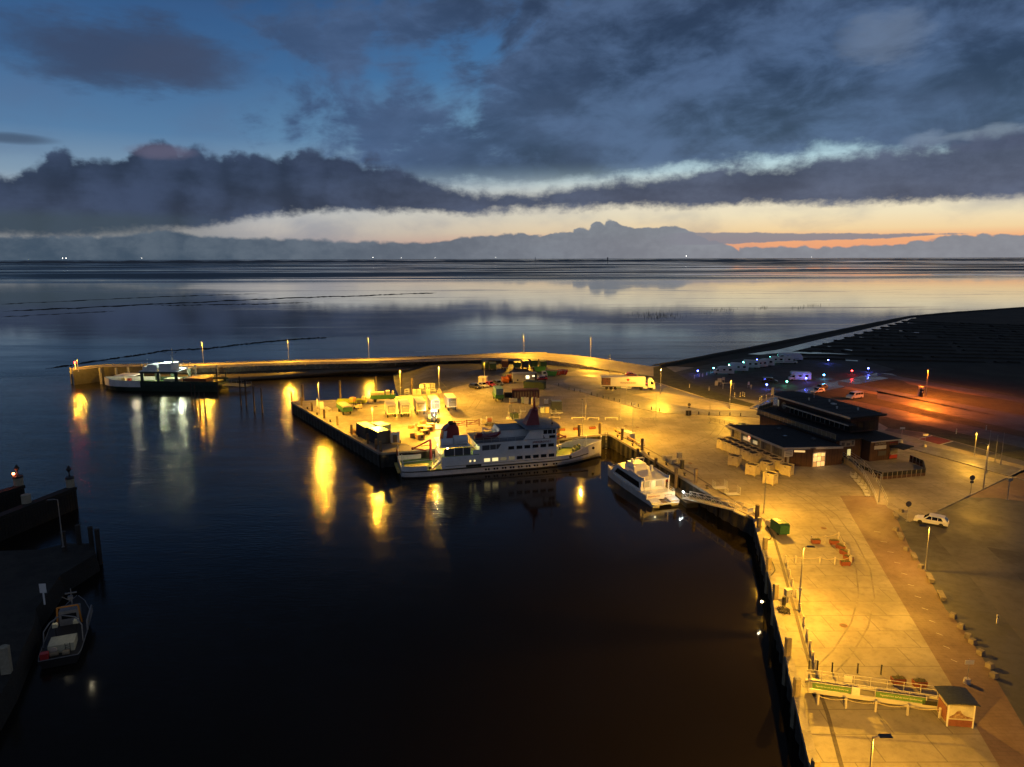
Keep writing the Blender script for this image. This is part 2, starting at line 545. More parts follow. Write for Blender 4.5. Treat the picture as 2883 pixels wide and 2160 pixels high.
M_CONC = ground_mat('concrete paving', (0.31, 0.275, 0.215), (0.21, 0.185, 0.145), 0.7, 0.16, 0.45, (5.0, 3.4, 0.05, 0.75))
M_CONC2 = ground_mat('pale concrete', (0.34, 0.30, 0.24), (0.25, 0.22, 0.175), 0.7, 0.16, 0.35)
M_ASPH = ground_mat('asphalt', (0.085, 0.083, 0.08), (0.055, 0.055, 0.055), 0.75, 0.10, 0.4, wet=0.1)
M_ASPH2 = ground_mat('road asphalt', (0.16, 0.155, 0.15), (0.12, 0.118, 0.112), 0.62, 0.12, 0.35, wet=0.12)
M_BRICK = ground_mat('red paving brick', (0.20, 0.140, 0.10), (0.15, 0.10, 0.075), 0.75, 0.16, 0.4, (0.9, 0.45, 0.02, 0.5))
M_WETRD = ground_mat('wet lane asphalt', (0.06, 0.06, 0.06), (0.045, 0.045, 0.045), 0.38, 0.15, 0.3, wet=0.12)
M_GRASS = ground_mat('grass verge', (0.055, 0.06, 0.025), (0.035, 0.035, 0.02), 0.95, 0.35, 0.6, bump=0.8)
M_GRAVEL = ground_mat('gravel lot', (0.07, 0.067, 0.062), (0.05, 0.048, 0.045), 0.9, 0.3, 0.5, bump=0.5)
M_MARSH = ground_mat('salt marsh', (0.028, 0.026, 0.016), (0.018, 0.016, 0.012), 1.0, 0.06, 0.6, bump=0.8)
M_MUDBANK = ground_mat('mud bank', (0.10, 0.085, 0.065), (0.07, 0.06, 0.048), 0.55, 0.2, 0.4, wet=0.15)

# ---- quay apron: the land sheet bounded by the quay edges, the mole foot and the dike
QUAY_E = [(2297, 2160), (2251, 1973), (2217, 1822), (2192, 1727), (2181, 1645), (2146, 1524), (2128, 1458), (2026, 1404), (1917, 1338), (1811, 1275), (1725, 1224), (1703, 1221)]
PIER_S = [(1548, 1237), (1300, 1257), (1071, 1275)]
PIER_W = [(950, 1205), (822, 1131)]
PIER_N = [(1042, 1124), (1116, 1117), (1223, 1108), (1262, 1099)]
e0, e1 = G(*QUAY_E[0]), G(*QUAY_E[1])
near = e0 + (e0 - e1).normalized() * 60
quay_xy = [near] + [G(*q) for q in QUAY_E + PIER_S + PIER_W + PIER_N]
INNER = [(1232, 1062), (1222, 1044), (1215, 1026)]
SEA = [(1300, 1019), (1400, 1015), (1471, 1018), (1560, 1026), (1640, 1034), (1710, 1040), (1790, 1036), (1871, 1029), (2242, 956), (2560, 891), (2883, 866)]
land = quay_xy + [G(*q) for q in INNER + SEA]
d_ = G(2883, 866) - G(2560, 891)
land += [land[-1] + d_.normalized() * 2600, Vector((3200, 300, 0)), Vector((900, -60, 0)), Vector((60, -60, 0))]
bm = bmesh.new()
bm.faces.new([bm.verts.new((q.x, q.y, 0.0)) for q in land])
bmesh.ops.triangulate(bm, faces=bm.faces)
for f_ in bm.faces:
    if f_.normal.z < 0: f_.normal_flip()
me = bpy.data.meshes.new('ground'); bm.to_mesh(me); bm.free(); me.materials.append(M_CONC)
struct(obj('ground', me))

# ---- sheets laid on it (each a few millimetres up)
sheet('marsh', [(1871, 1030), (2242, 957), (2560, 892), (2883, 867), (6000, 800), (9000, 1200), (2883, 1195), (2500, 1115), (2120, 1045)], 0.004, M_MARSH)
sheet('camper_lot', [(1900, 1048), (2010, 1022), (2210, 988), (2420, 1012), (2520, 1040), (2470, 1052), (2260, 1095), (2130, 1128), (2060, 1120), (1960, 1085)], 0.010, M_GRAVEL)
sheet('grass_verge', [(1790, 1040), (1871, 1031), (1900, 1048), (1960, 1085), (2060, 1120), (2125, 1138), (2110, 1146), (1990, 1122), (1862, 1080), (1750, 1052)], 0.014, M_GRASS)
sheet('parking_field', [(2260, 1098), (2470, 1056), (2560, 1058), (2883, 1115), (3600, 1250), (3600, 1420), (2883, 1300), (2760, 1262), (2600, 1218), (2500, 1205), (2440, 1170), (2320, 1120)], 0.008, M_GRASS)
LANE = [[(2110, 1150), (2170, 1122), (2300, 1085), (2470, 1050), (2510, 1052), (2530, 1060), (2400, 1084), (2290, 1108), (2200, 1134), (2150, 1160)]]
sheet('wet_lane', LANE[0], 0.018, M_WETRD)
for a, b, h in (((2470, 1054), (3300, 1205), 5), ((2360, 1078), (3300, 1258), 6), ((2470, 1112), (3300, 1290), 11), ((2480, 1158), (3300, 1345), 13)):
    sheet('parking_lane', [(a[0], a[1] - h), (b[0], b[1] - h * 1.7), (b[0], b[1] + h * 1.7), (a[0], a[1] + h)], 0.020, M_ASPH)
sheet('parking_bays', [(2390, 1086), (2470, 1098), (2700, 1142), (3000, 1202), (3000, 1222), (2700, 1160), (2470, 1112), (2370, 1094)], 0.019, ground_mat('brown gravel bays', (0.20, 0.15, 0.11), (0.13, 0.10, 0.08), 0.9, 0.3, 0.5))
sheet('parking_bays', [(2260, 1112), (2400, 1128), (2560, 1160), (2560, 1172), (2400, 1146), (2280, 1124)], 0.019, bpy.data.materials['brown gravel bays'])
sheet('parking_bays', [(2540, 1072), (2700, 1096), (2790, 1113), (2790, 1119), (2700, 1106), (2560, 1082)], 0.0195, bpy.data.materials['brown gravel bays'])
# through road and turning loop
sheet('road', [(1500, 1052), (1560, 1058), (1600, 1060), (1650, 1056), (1690, 1052), (1760, 1056), (1862, 1082), (1990, 1124), (2110, 1148), (2180, 1163), (2330, 1190), (2500, 1230), (2700, 1275), (2883, 1322), (3400, 1460), (3400, 1500), (2883, 1352), (2690, 1298), (2480, 1244),
               (2300, 1205), (2150, 1176), (2040, 1170), (1960, 1167), (1870, 1163), (1800, 1150), (1700, 1120), (1640, 1104), (1595, 1095), (1540, 1080)], 0.012, M_ASPH2)
sheet('traffic_island', [(1780, 1111), (1857, 1103), (1990, 1126), (2150, 1158), (1985, 1153), (1900, 1140)], 0.016, M_CONC2)
sheet('turning_loop', [(1595, 1082), (1585, 1074), (1600, 1064), (1650, 1058), (1690, 1066), (1692, 1078), (1760, 1098), (1700, 1100), (1640, 1094)], 0.016, M_CONC2)
sheet('footpath', [(2500, 1205), (2600, 1219), (2760, 1264), (2883, 1298), (3300, 1400), (3300, 1415), (2883, 1312), (2740, 1275), (2580, 1232), (2490, 1212)], 0.022, M_ASPH)
# dark yard behind the pier
sheet('yard', [(1215, 1026), (1300, 1020), (1400, 1016), (1471, 1019), (1560, 1027), (1640, 1040), (1560, 1056), (1500, 1052), (1440, 1062), (1330, 1078), (1275, 1092), (1262, 1098), (1232, 1062), (1222, 1044)], 0.010, M_ASPH)
# right-hand car park, brick strip
BLK = [(2515, 1437), (2560, 1540), (2605, 1606), (2662, 1715), (2720, 1780), (2790, 1890), (2850, 1990), (2950, 2160)]
sheet('brick_strip', [(2365, 1396), (2470, 1396), (2500, 1430)] + BLK + [(2815, 2160), (2682, 1933), (2626, 1840), (2500, 1628)], 0.010, M_BRICK)
sheet('car_park', [(2515, 1437), (2560, 1470), (2640, 1440), (2755, 1385), (2883, 1322), (3700, 1500), (4200, 2600), (3100, 2400)] + BLK[::-1][:-1], 0.012, M_ASPH)
M_ASPH3 = ground_mat('worn car park asphalt', (0.105, 0.10, 0.095), (0.08, 0.077, 0.073), 0.7, 0.14, 0.4)
sheet('car_park_lane', [(2600, 1465), (2700, 1430), (2800, 1400), (2883, 1410), (3100, 1500), (2900, 1560), (2778, 1540), (2883, 1641), (3100, 1860), (3100, 2080), (2883, 1810), (2720, 1610), (2648, 1530)], 0.018, M_ASPH3)
sheet('brick_crossing', [(2722, 1400), (2770, 1378), (2883, 1330), (2980, 1352), (2883, 1412), (2805, 1402)], 0.0225, M_BRICK)
sheet('red_pad', [(2586, 1236), (2624, 1228), (2683, 1242), (2646, 1252)], 0.032, mat('red road surfacing', (0.30, 0.06, 0.05), 0.8, var=0.3))
sheet('grass_verge', [(2490, 1178), (2620, 1200), (2883, 1262), (3300, 1370), (3300, 1395), (2883, 1296), (2760, 1262), (2600, 1217), (2500, 1203)], 0.021, M_GRASS)

# ---- painted marks
M_PAINT = mat('white road paint', (0.62, 0.60, 0.56), 0.7, var=0.35, vscale=2.0)
def stripe(a, b, w, z=0.03, name='road_marking'):
    a, b = G(*a), G(*b)
    d = (b - a).normalized() * (w / 2)
    s_ = Vector((-d.y, d.x, 0))
    mb = MB()
    mb.grid([[(a - s_) + Vector((0, 0, z)), (a + s_) + Vector((0, 0, z))], [(b - s_) + Vector((0, 0, z)), (b + s_) + Vector((0, 0, z))]])
    return struct(mb.build(name, M_PAINT, flip=False))
for i in range(12):
    t_ = i / 11
    x_, y_ = 2470 + 202 * t_ + 14 * t_ * t_, 1497 + 300 * t_ + 60 * t_ * t_
    stripe((x_ - 9, y_), (x_ + 9, y_ + 2 + 6 * t_), 0.09)
for a, b in (((2588, 1235), (2624, 1227)), ((2645, 1253), (2683, 1243)), ((2586, 1238), (2622, 1247))):
    stripe(a, b, 0.35, 0.04)
for i in range(5):
    stripe((1290 + i * 26, 1106 - i * 1.5), (1304 + i * 26, 1112 - i * 1.5), 0.12)
for a, b in (((2086, 1124), (2098, 1127)), ((2110, 1130), (2124, 1133)), ((2136, 1116), (2150, 1112)), ((2160, 1110), (2174, 1106)), ((2060, 1117), (2072, 1120))):
    stripe(a, b, 0.25)

# ---- old tyre marks curving over the apron
M_TYRM = mat('tyre mark', (0.23, 0.20, 0.155), 0.7, var=0.4, vscale=0.3)
def tyre_mark(px):
    pts = [G(x, y) for x, y in px]
    for off in (-.85, .85):
        rows_ = []
        for i, q in enumerate(pts):
            d = (pts[min(i + 1, len(pts) - 1)] - pts[max(i - 1, 0)]).normalized()
            s_ = Vector((-d.y, d.x, 0))
            rows_.append([q + s_ * (off - .09) + Vector((0, 0, .006)), q + s_ * (off + .09) + Vector((0, 0, .006))])
        struct(MB().grid(rows_).build('tyre_mark', M_TYRM, flip=False))
tyre_mark([(2310, 1900), (2370, 1840), (2420, 1760), (2440, 1680), (2430, 1600), (2390, 1520), (2340, 1450), (2270, 1400), (2180, 1360), (2060, 1320), (1960, 1285)])
tyre_mark([(1900, 1262), (1960, 1248), (2010, 1226), (2030, 1200), (2000, 1180)])
tyre_mark([(1290, 1180), (1360, 1160), (1420, 1150), (1520, 1172), (1620, 1192), (1740, 1196), (1850, 1208)])
tyre_mark([(1010, 1180), (1080, 1200), (1150, 1186), (1260, 1176), (1330, 1150), (1350, 1120)])

# ---- kerbs
M_KERB = mat('kerb stone', (0.33, 0.31, 0.29), 0.8, var=0.3, vscale=1.2)
def kerb(px, label=None, w=0.25, h=0.12):
    pts = [G(*q) for q in px]
    par = bpy.data.objects.new('kerb', None); COL.objects.link(par)
    par['kind'] = 'structure'
    mb = MB()
    for a, b in zip(pts[:-1], pts[1:]):
        c = (a + b) / 2
        mb.box(c.x, c.y, 0.0, (b - a).length - 0.02, w, h, heading(a, b))
    o = mb.build('kerb_run', M_KERB, par)
    return par
kerb([(1562, 1082), (1595, 1096), (1640, 1105), (1700, 1121), (1750, 1137), (1800, 1151), (1835, 1158), (1870, 1164), (1960, 1168), (2040, 1171), (2140, 1176)])
kerb([(1750, 1054), (1862, 1081), (1990, 1123), (2110, 1147), (2170, 1160)])
kerb([(2640, 1438), (2700, 1410), (2755, 1384), (2820, 1352), (2883, 1322), (3000, 1350)])
kerb([(2490, 1246), (2600, 1274), (2690, 1299), (2800, 1330), (2883, 1353)])

# ---- low dike between the flats and the marsh, ditches, furrow ridges
def ridge(name, px, w0, h, m, z=0.0, w1=None):
    pts = [G(x, y, z) for x, y in px]
    rows = []
    for i, q in enumerate(pts):
        d = (pts[min(i + 1, len(pts) - 1)] - pts[max(i - 1, 0)]).normalized()
        s_ = Vector((-d.y, d.x, 0))
        w_ = w0 + ((w1 if w1 is not None else w0) - w0) * i / (len(pts) - 1)
        rows.append([q - s_ * w_ + Vector((0, 0, -0.3)), q - s_ * w_ * 0.45 + Vector((0, 0, h * rnd.uniform(.8, 1.1))), q + s_ * w_ * 0.45 + Vector((0, 0, h * rnd.uniform(.8, 1.1))), q + s_ * w_ + Vector((0, 0, -0.3))])
    return MB().grid(rows).build(name, m, smooth=True, flip=False)
def dense(px, n):
    out = []
    for a, b in zip(px[:-1], px[1:]):
        for i in range(n):
            out.append((a[0] + (b[0] - a[0]) * i / n, a[1] + (b[1] - a[1]) * i / n))
    return out + [px[-1]]
struct(ridge('dike', dense([(1850, 1032), (1871, 1029), (2100, 985), (2242, 957), (2400, 925), (2560, 893), (2700, 880), (2883, 867), (3600, 830)], 8), 3.2, 0.7, mat('dike turf and stone', (0.022, 0.021, 0.014), 1.0, var=0.5, vscale=0.4, bump=0.6)))
sea_wall = [(1871, 1029), (2242, 957), (2560, 893), (2883, 867), (3600, 830)]
mb = MB()
mb.grid([[G(x, y, 0.02) + Vector((-0.5, 2.2, 0)) for x, y in sea_wall], [G(x, y, 0.02) + Vector((-5, 9, W - 0.4)) for x, y in sea_wall]])
struct(mb.build('dike_slope', MATS['dike turf and stone'], flip=False))
# water lying in the ditches of the marsh
def water_mat(name, c, rough, bump, scale, stretch=(1, 1, 1), detail=3, spec=0.5):
    m = bpy.data.materials.new(name)
    m.use_nodes = True
    t = m.node_tree
    b = t.nodes['Principled BSDF']
    n = NT(t)
    g_ = n.n('ShaderNodeNewGeometry').outputs['Position']
    mp = n.n('ShaderNodeMapping')
    t.links.new(g_, mp.inputs[0])
    mp.inputs['Scale'].default_value = stretch
    k = n.noise(mp.outputs[0], scale, detail, 0.55)
    k2 = n.noise(mp.outputs[0], scale * 0.13, 3, 0.5)
    b.inputs['Base Color'].default_value = tuple(c) + (1,)
    b.inputs['IOR'].default_value = 1.33
    b.inputs['Specular IOR Level'].default_value = spec
    n.put(b.inputs['Roughness'], n.step(k2, 0.35, 0.65, rough * 0.75, rough * 1.4))
    bp = n.n('ShaderNodeBump')
    bp.inputs['Strength'].default_value = bump
    bp.inputs['Distance'].default_value = 0.05
    n.put(bp.inputs['Height'], n.mul(k, n.step(k2, 0.2, 0.7, 0.6, 1.2)))
    t.links.new(bp.outputs[0], b.inputs['Normal'])
    return m
M_DITCH = water_mat('ditch water', (0.03, 0.03, 0.028), 0.09, 0.05, 2.0)
sheet('ditch_water', [(2105, 997), (2190, 985), (2300, 958), (2420, 931), (2530, 905), (2556, 894), (2566, 897), (2540, 910), (2440, 936), (2330, 966), (2230, 990), (2140, 999)], 0.03, M_DITCH)
sheet('ditch_water', [(2200, 990), (2300, 992), (2400, 998), (2480, 1003), (2475, 1006), (2390, 1003), (2290, 998), (2190, 996)], 0.034, M_DITCH)
sheet('ditch_water', [(2556, 891), (2572, 890), (2580, 896), (2566, 897)], 0.036, M_DITCH)
rows = []
mb = MB()
y0 = 906.0
k = 0
while y0 < 1012:
    xs_ = 2560 - (y0 - 897) * 3.55 + 16
    pts = []
    for i in range(26):
        t_ = i / 25
        pts.append((xs_ + (3000 - xs_) * t_, y0 + 16 * t_ + rnd.uniform(-.5, .5)))
    P3 = [G(x, y, 0.0) for x, y in pts]
    wdt = 1.5 + (1012 - y0) * 0.02
    for a, b in zip(P3[:-1], P3[1:]):
        if rnd.random() < 0.08:
            continue
        mb.add([a + Vector((0, -wdt, 0.0)), b + Vector((0, -wdt, 0)), b + Vector((0, -wdt * .4, rnd.uniform(.3, .7))), a + Vector((0, -wdt * .4, rnd.uniform(.3, .7))),
                a + Vector((0, wdt * .4, .5)), b + Vector((0, wdt * .4, .5)), b + Vector((0, wdt, 0)), a + Vector((0, wdt, 0))],
               [(0, 1, 2, 3), (3, 2, 5, 4), (4, 5, 6, 7)])
    y0 += 5.2 + k * 0.45
    k += 1
    if y0 < 1012 and k % 3 == 1:
        a_, b_ = (xs_ + 10, y0 - 2.0 - k * .2), (xs_ + rnd.uniform(70, 230), y0 + 6 + rnd.uniform(0, 3))
        sheet('furrow_water', [a_, (b_[0], b_[1] - .8), (b_[0], b_[1] + .6 + k * .06), (a_[0], a_[1] + 1.0 + k * .09)], 0.02, M_DITCH)
o = mb.build('marsh_ridges', M_MARSH, flip=False)
tag(o, 'dark vegetated ridges between the drained furrows of the salt marsh', 'marsh', kind='stuff')

# ---- quay walls (sheet piles below a concrete coping)
M_WALL = ground_mat('sheet pile wall', (0.05, 0.046, 0.038), (0.03, 0.028, 0.022), 0.75, 0.5, 0.5, bump=0.5)
M_COPE = ground_mat('quay coping', (0.34, 0.31, 0.27), (0.24, 0.22, 0.19), 0.8, 0.6, 0.4)
def quay_wall(pts, label):
    t = thing('quay_wall', label, 'quay wall')
    for a, b in zip(pts[:-1], pts[1:]):
        a, b = Vector(a), Vector(b)
        L, d = (b - a).length, (b - a).normalized()
        nrm = Vector((-d.y, d.x, 0))          # land lies on the right of the walk, water on the left
        rows_ = [[], []]
        nst = max(2, int(L / 0.6))
        for i in range(nst + 1):
            q = a + d * (L * i / nst) + nrm * (0.04 if (i // 2) % 2 else 0.30)
            rows_[0].append((q.x, q.y, -0.34)); rows_[1].append((q.x, q.y, W - 2.5))
        MB().grid(rows_).build('sheet_piling', M_WALL, t, flip=False)
        nc = max(1, round(L / 4.0))
        for i in range(nc):
            c = a + d * (L * (i + 0.5) / nc) + nrm * 0.06
            MB().box(c.x, c.y, -0.40, L / nc - 0.03, 0.74, 0.46, heading(a, b)).build('coping_stone', M_COPE, t)
    return t
qe = [near] + [G(*q) for q in QUAY_E]
quay_wall([near] + [G(*q) for q in QUAY_E[:7]], 'dark sheet-pile quay wall below the long lit apron')
quay_wall([G(*q) for q in QUAY_E[6:]], 'dark sheet-pile quay wall beside the small white passenger boat')
quay_wall([G(*q) for q in QUAY_E[-1:] + PIER_S], 'sheet-pile quay wall behind the moored white ferry')
quay_wall([G(*q) for q in PIER_S[-1:] + PIER_W], 'dark end wall of the freight pier above the lamp reflections')
quay_wall([G(*q) for q in PIER_W[-1:] + PIER_N], 'back wall of the freight pier facing the mole')
mb = MB()
sl = [G(*q) for q in PIER_N[-1:] + INNER]
mb.grid([[q + Vector((0, 0, 0.0)) for q in sl], [q + Vector((-16, -0.5, W - 0.3)) for q in sl]])
struct(mb.build('slipway', M_ASPH, flip=False))

# ---- harbour water, open flats
M_HARB = water_mat('harbour water', (0.010, 0.008, 0.006), 0.06, 0.30, 1.6, (0.32, 1.35, 1), 4, 0.32)
def harbour_tune():
    """calm under the east quay, ruffled towards the harbour mouth"""
    t = M_HARB.node_tree
    n = NT(t)
    b = t.nodes['Principled BSDF']
    g_ = n.n('ShaderNodeNewGeometry').outputs['Position']
    s_ = n.n('ShaderNodeSeparateXYZ'); t.links.new(g_, s_.inputs[0])
    open_ = n.step(n.add(s_.outputs[0], n.mul(n.noise(g_, 0.05, 3, 0.5), 14.0)), 12.0, -14.0)
    k2 = n.noise(g_, 0.3, 4, 0.6)
    n.put(b.inputs['Specular IOR Level'], n.step(s_.outputs[1], 150.0, 262.0, 0.32, 0.42))
    n.put(b.inputs['IOR'], n.step(s_.outputs[1], 190.0, 262.0, 1.33, 1.5))
    n.put(b.inputs['Roughness'], n.add(n.step(open_, 0.0, 1.0, 0.05, 0.14), n.step(k2, 0.4, 0.7, 0.0, 0.05)))
    n.put(t.nodes['Bump'].inputs['Strength'], n.add(0.05, n.mul(n.mul(open_, 0.85), n.step(s_.outputs[1], 85.0, 140.0, 0.1, 1.0))))
    t.nodes['Bump'].inputs["Distance"].default_value = 0.11
harbour_tune()
def flats_material():
    m = bpy.data.materials.new('wet tidal flat')
    m.use_nodes = True
    t = m.node_tree
    b = t.nodes['Principled BSDF']
    n = NT(t)
    g_ = n.n('ShaderNodeNewGeometry').outputs['Position']
    s_ = n.n('ShaderNodeSeparateXYZ'); t.links.new(g_, s_.inputs[0])
    X, Y = s_.outputs[0], s_.outputs[1]
    lg = n.m('LOGARITHM', Y, 2.0)                       # keeps the banks readable over the whole depth
    st = n.vec(n.mul(X, 0.0006), n.mul(lg, 5.0), 0.0)
    bank = n.noise(st, 1.0, 6, 0.62, 0.25)
    fine = n.noise(n.vec(n.mul(X, 0.02), n.mul(Y, 0.05), 0.0), 1.0, 5, 0.65)
    rip = n.noise(n.vec(n.mul(X, 0.22), n.mul(Y, 0.55), 0.0), 1.0, 4, 0.6)
    farb = n.step(n.add(Y, n.mul(X, -0.10)), 1250.0, 1750.0)     # exposed sand banks far out
    nearb = n.step(Y, 520.0, 330.0)
    exposed = n.mul(farb, n.step(bank, 0.42, 0.54))
    mst = n.noise(n.vec(n.mul(X, 0.006), n.mul(lg, 26.0), 3.0), 1.0, 5, 0.65)
    exposed = n.m('MAXIMUM', exposed, n.mul(n.step(bank, 0.62, 0.74), 0.16))
    exposed = n.m('MAXIMUM', exposed, n.mul(n.step(n.add(mst, n.mul(n.sub(bank, 0.5), 0.6)), 0.56, 0.72), 0.22))
    colr = n.mix(exposed, (0.022, 0.022, 0.023), (0.030, 0.030, 0.031))
    n.put(b.inputs['Base Color'], colr)
    r_ = n.step(n.add(n.mul(fine, 0.6), n.mul(bank, 0.4)), 0.35, 0.65, 0.02, 0.06)
    r_ = n.add(r_, n.mul(nearb, n.mul(fine, 0.16)))
    r_ = n.add(r_, n.step(Y, 430.0, 262.0, 0.0, 0.12))
    n.put(b.inputs['Roughness'], n.add(r_, n.mul(exposed, 0.42)))
    b.inputs['IOR'].default_value = 1.5
    n.put(b.inputs['Specular IOR Level'], n.mul(n.step(Y, 262.0, 460.0, 0.84, 1.0), n.sub(0.5, n.mul(exposed, 0.30))))
    bp = n.n('ShaderNodeBump')
    n.put(bp.inputs['Strength'], n.step(Y, 900.0, 200.0, 0.0, 0.22))
    bp.inputs['Distance'].default_value = 0.06
    n.put(bp.inputs['Height'], rip)
    t.links.new(bp.outputs[0], b.inputs['Normal'])
    return m
M_FLAT = flats_material()
mb = MB()
hb = [(-220, -60), (60, -60), (60, 175), (-10, 262), (-160, 254), (-158, 228), (-420, 205), (-420, -60)]
mb.add([(x, y, W) for x, y in [(-420, -60), (80, -60), (80, 262), (-420, 262)]], [(0, 1, 2, 3)])
struct(mb.build('harbour_water', M_HARB, flip=False))
mb = MB()
mb.add([(-60000, 262, W), (80, 262, W), (3600, 262, W), (60000, 262, W), (60000, 90000, W), (-60000, 90000, W)], [(0, 1, 2, 3, 4, 5)])
mb.add([(-60000, -60, W), (-420, -60, W), (-420, 262, W), (-60000, 262, W)], [(0, 1, 2, 3)])
struct(mb.build('tidal_flat', M_FLAT, flip=False))
M_CREEK = ground_mat('dark creek bank', (0.012, 0.012, 0.012), (0.02, 0.019, 0.018), 0.9, 0.05, 0.5, bump=0.8)
def creek(px, w0, w1, h=0.25):
    """raised dark edges of a tidal creek: broken low mounds"""
    pts, P_ = dense(px, 3), []
    n_ = len(pts)
    mb_ = MB()
    rows_ = []
    for i, (x, y) in enumerate(pts):
        q = G(x, y, W)
        w_ = (w0 + (w1 - w0) * i / n_) * rnd.choice((.15, .4, .7, 1.0, 1.4)) * min(1, 8 * i / n_, 8 * (n_ - 1 - i) / n_ + .05)
        o_ = rnd.uniform(-.9, .9) * w0
        rows_.append([q + Vector((0, o_ - w_, -.15)), q + Vector((0, o_ - w_ * .4, h * rnd.uniform(.3, 1) * min(1, w_))), q + Vector((0, o_ + w_ * .5, h * rnd.uniform(.3, 1) * min(1, w_))), q + Vector((0, o_ + w_ * 1.2, -.15))])
    return struct(mb_.grid(rows_).build('creek_bank', M_CREEK, smooth=True, flip=False))
def wob(px, a=1.5, n=10):
    q = dense(px, n)
    return [(x, y + rnd.uniform(-a, a)) for x, y in q]
creek(wob([(0, 857), (420, 837), (749, 826)], 0.6), 2.6, 1.0, 0.5)
creek(wob([(0, 878), (423, 857), (846, 838), (1000, 834), (1230, 824)], 0.9), 3.6, 5.0, 0.7)
creek(wob([(430, 860), (640, 858), (740, 856), (880, 851)], 1.2), 1.6, 2.4, 0.5)
creek(wob([(0, 893), (325, 876)], 0.7), 1.8, 0.8, 0.4)
creek(wob([(130, 1038), (200, 1029), (293, 1014), (380, 1002), (469, 987), (586, 982), (680, 970), (768, 961), (860, 954), (944, 949)], 0.7), 1.7, 2.0, 0.5)
# distant island strip and its lights
M_ISLE_HAZE = mat('far shore', (0.16, 0.19, 0.22), 0.95)  # paler, bluer base colour stands in for distance haze
def isle(x0, x1, y, hgt, dist):
    mb_ = MB()
    rows_ = [[], []]
    for i in range(41):
        x = x0 + (x1 - x0) * i / 40
        d = ray(x, y)
        q = Vector((d.x / d.y * dist, dist, W))
        e_ = min(1.0, i / 5, (40 - i) / 5)
        rows_[0].append((q.x, q.y, W)); rows_[1].append((q.x, q.y + 60, W + hgt * e_ * rnd.uniform(.55, 1.1)))
    mb_.grid(rows_)
    mb_.grid([rows_[1], [(a, b + 500, W) for a, b, c in rows_[1]]])
    return struct(mb_.build('island', M_ISLE_HAZE, flip=False))
isle(-300, 900, 733, 30, 9000)
isle(700, 1560, 731, 22, 9500)
isle(1440, 2300, 728, 20, 11000)
isle(2200, 3100, 726, 16, 12000)
M_FARL = mat('far lamp', (1, 1, 1), 0.5, emit=(1.0, 0.95, 0.85), estr=9.0)
for x, y, r_ in ((80, 731, 3.5), (176, 727, 6), (186, 727, 6), (399, 727, 4), (1050, 725, 5), (1130, 726, 3), (1225, 726, 3), (1395, 725, 4), (1932, 721, 5.5), (2285, 724, 3)):
    d = ray(x, y)
    q = d * (8800 / d.y)
    o = MB().ball((q.x, q.y, CAM_H + q.z), r_ * .6, 6).build('shore_light', M_FARL)
    tag(o, 'tiny white light on the far island shore at the horizon', 'light', 'lights on the far shore')
o = MB().lathe([(9, W), (8, 40), (10, 42), (10, 48), (1, 54)], ray(1711, 726).x / ray(1711, 726).y * 10500, 10500, 8).build('beacon_tower', M_ISLE_HAZE)
tag(o, 'slender dark beacon tower standing on the far island', 'tower')
o = MB().lathe([(4, W), (3.5, 46), (5, 50), (1, 60)], ray(1507, 726).x / ray(1507, 726).y * 10500, 10500, 8).build('beacon_tower', M_ISLE_HAZE)
tag(o, 'thin light beacon tower with a pale top on the far island', 'tower')
# brushwood stakes standing on the flats: a scatter nobody could count
mb = MB()
for cx_, cy_, rx_, ry_, k_ in ((1850, 890, 75, 11, 130), (2040, 872, 35, 3, 26), (2150, 867, 22, 2, 22), (2240, 867, 25, 2, 14), (2290, 861, 30, 2, 26), (1980, 881, 40, 2, 12)):
    for i in range(k_):
        q = G(cx_ + rnd.gauss(0, rx_ * .45), cy_ + rnd.gauss(0, ry_ * .5), W)
        mb.tube(q, q + Vector((rnd.uniform(-.1, .1), 0, rnd.uniform(.8, 1.9))), 0.09, 0.05, 4)
tag(mb.build('sea_stakes', M_CREEK), 'scatter of short dark stakes standing in the wet flats', 'stakes', kind='stuff')

# ================================================================== STREET LAMPS
SODIUM = (1.0, 0.475, 0.03)
M_POLE = mat('galvanised pole', (0.42, 0.42, 0.42), 0.45, 0.7, var=0.2)
M_HEAD = mat('lamp head', (0.06, 0.06, 0.065), 0.5)
M_LENS = mat('sodium lens', (0.9, 0.8, 0.6), 0.3, emit=(1.0, 0.72, 0.34), estr=260.0)
M_LENSW = mat('white lens', (0.9, 0.9, 0.9), 0.3, emit=(1.0, 0.95, 0.85), estr=60.0)
M_DEADL = mat('unlit lens', (0.5, 0.5, 0.5), 0.3)
LAMP_CACHE = {}
def batwing(ld):
    """road-lamp optics: the luminaire throws more light outwards than straight down, so the pool is even"""
    ld.use_nodes = True
    t = ld.node_tree
    n = NT(t)
    e = t.nodes['Emission']
    tc = n.n('ShaderNodeTexCoord')
    sp_ = n.n('ShaderNodeSeparateXYZ')
    t.links.new(tc.outputs['Normal'], sp_.inputs[0])
    c = n.m('MAXIMUM', n.m('ABSOLUTE', sp_.outputs[2]), 0.28)
    n.put(e.inputs['Strength'], n.m('DIVIDE', 0.82, n.m('POWER', c, 1.0)))
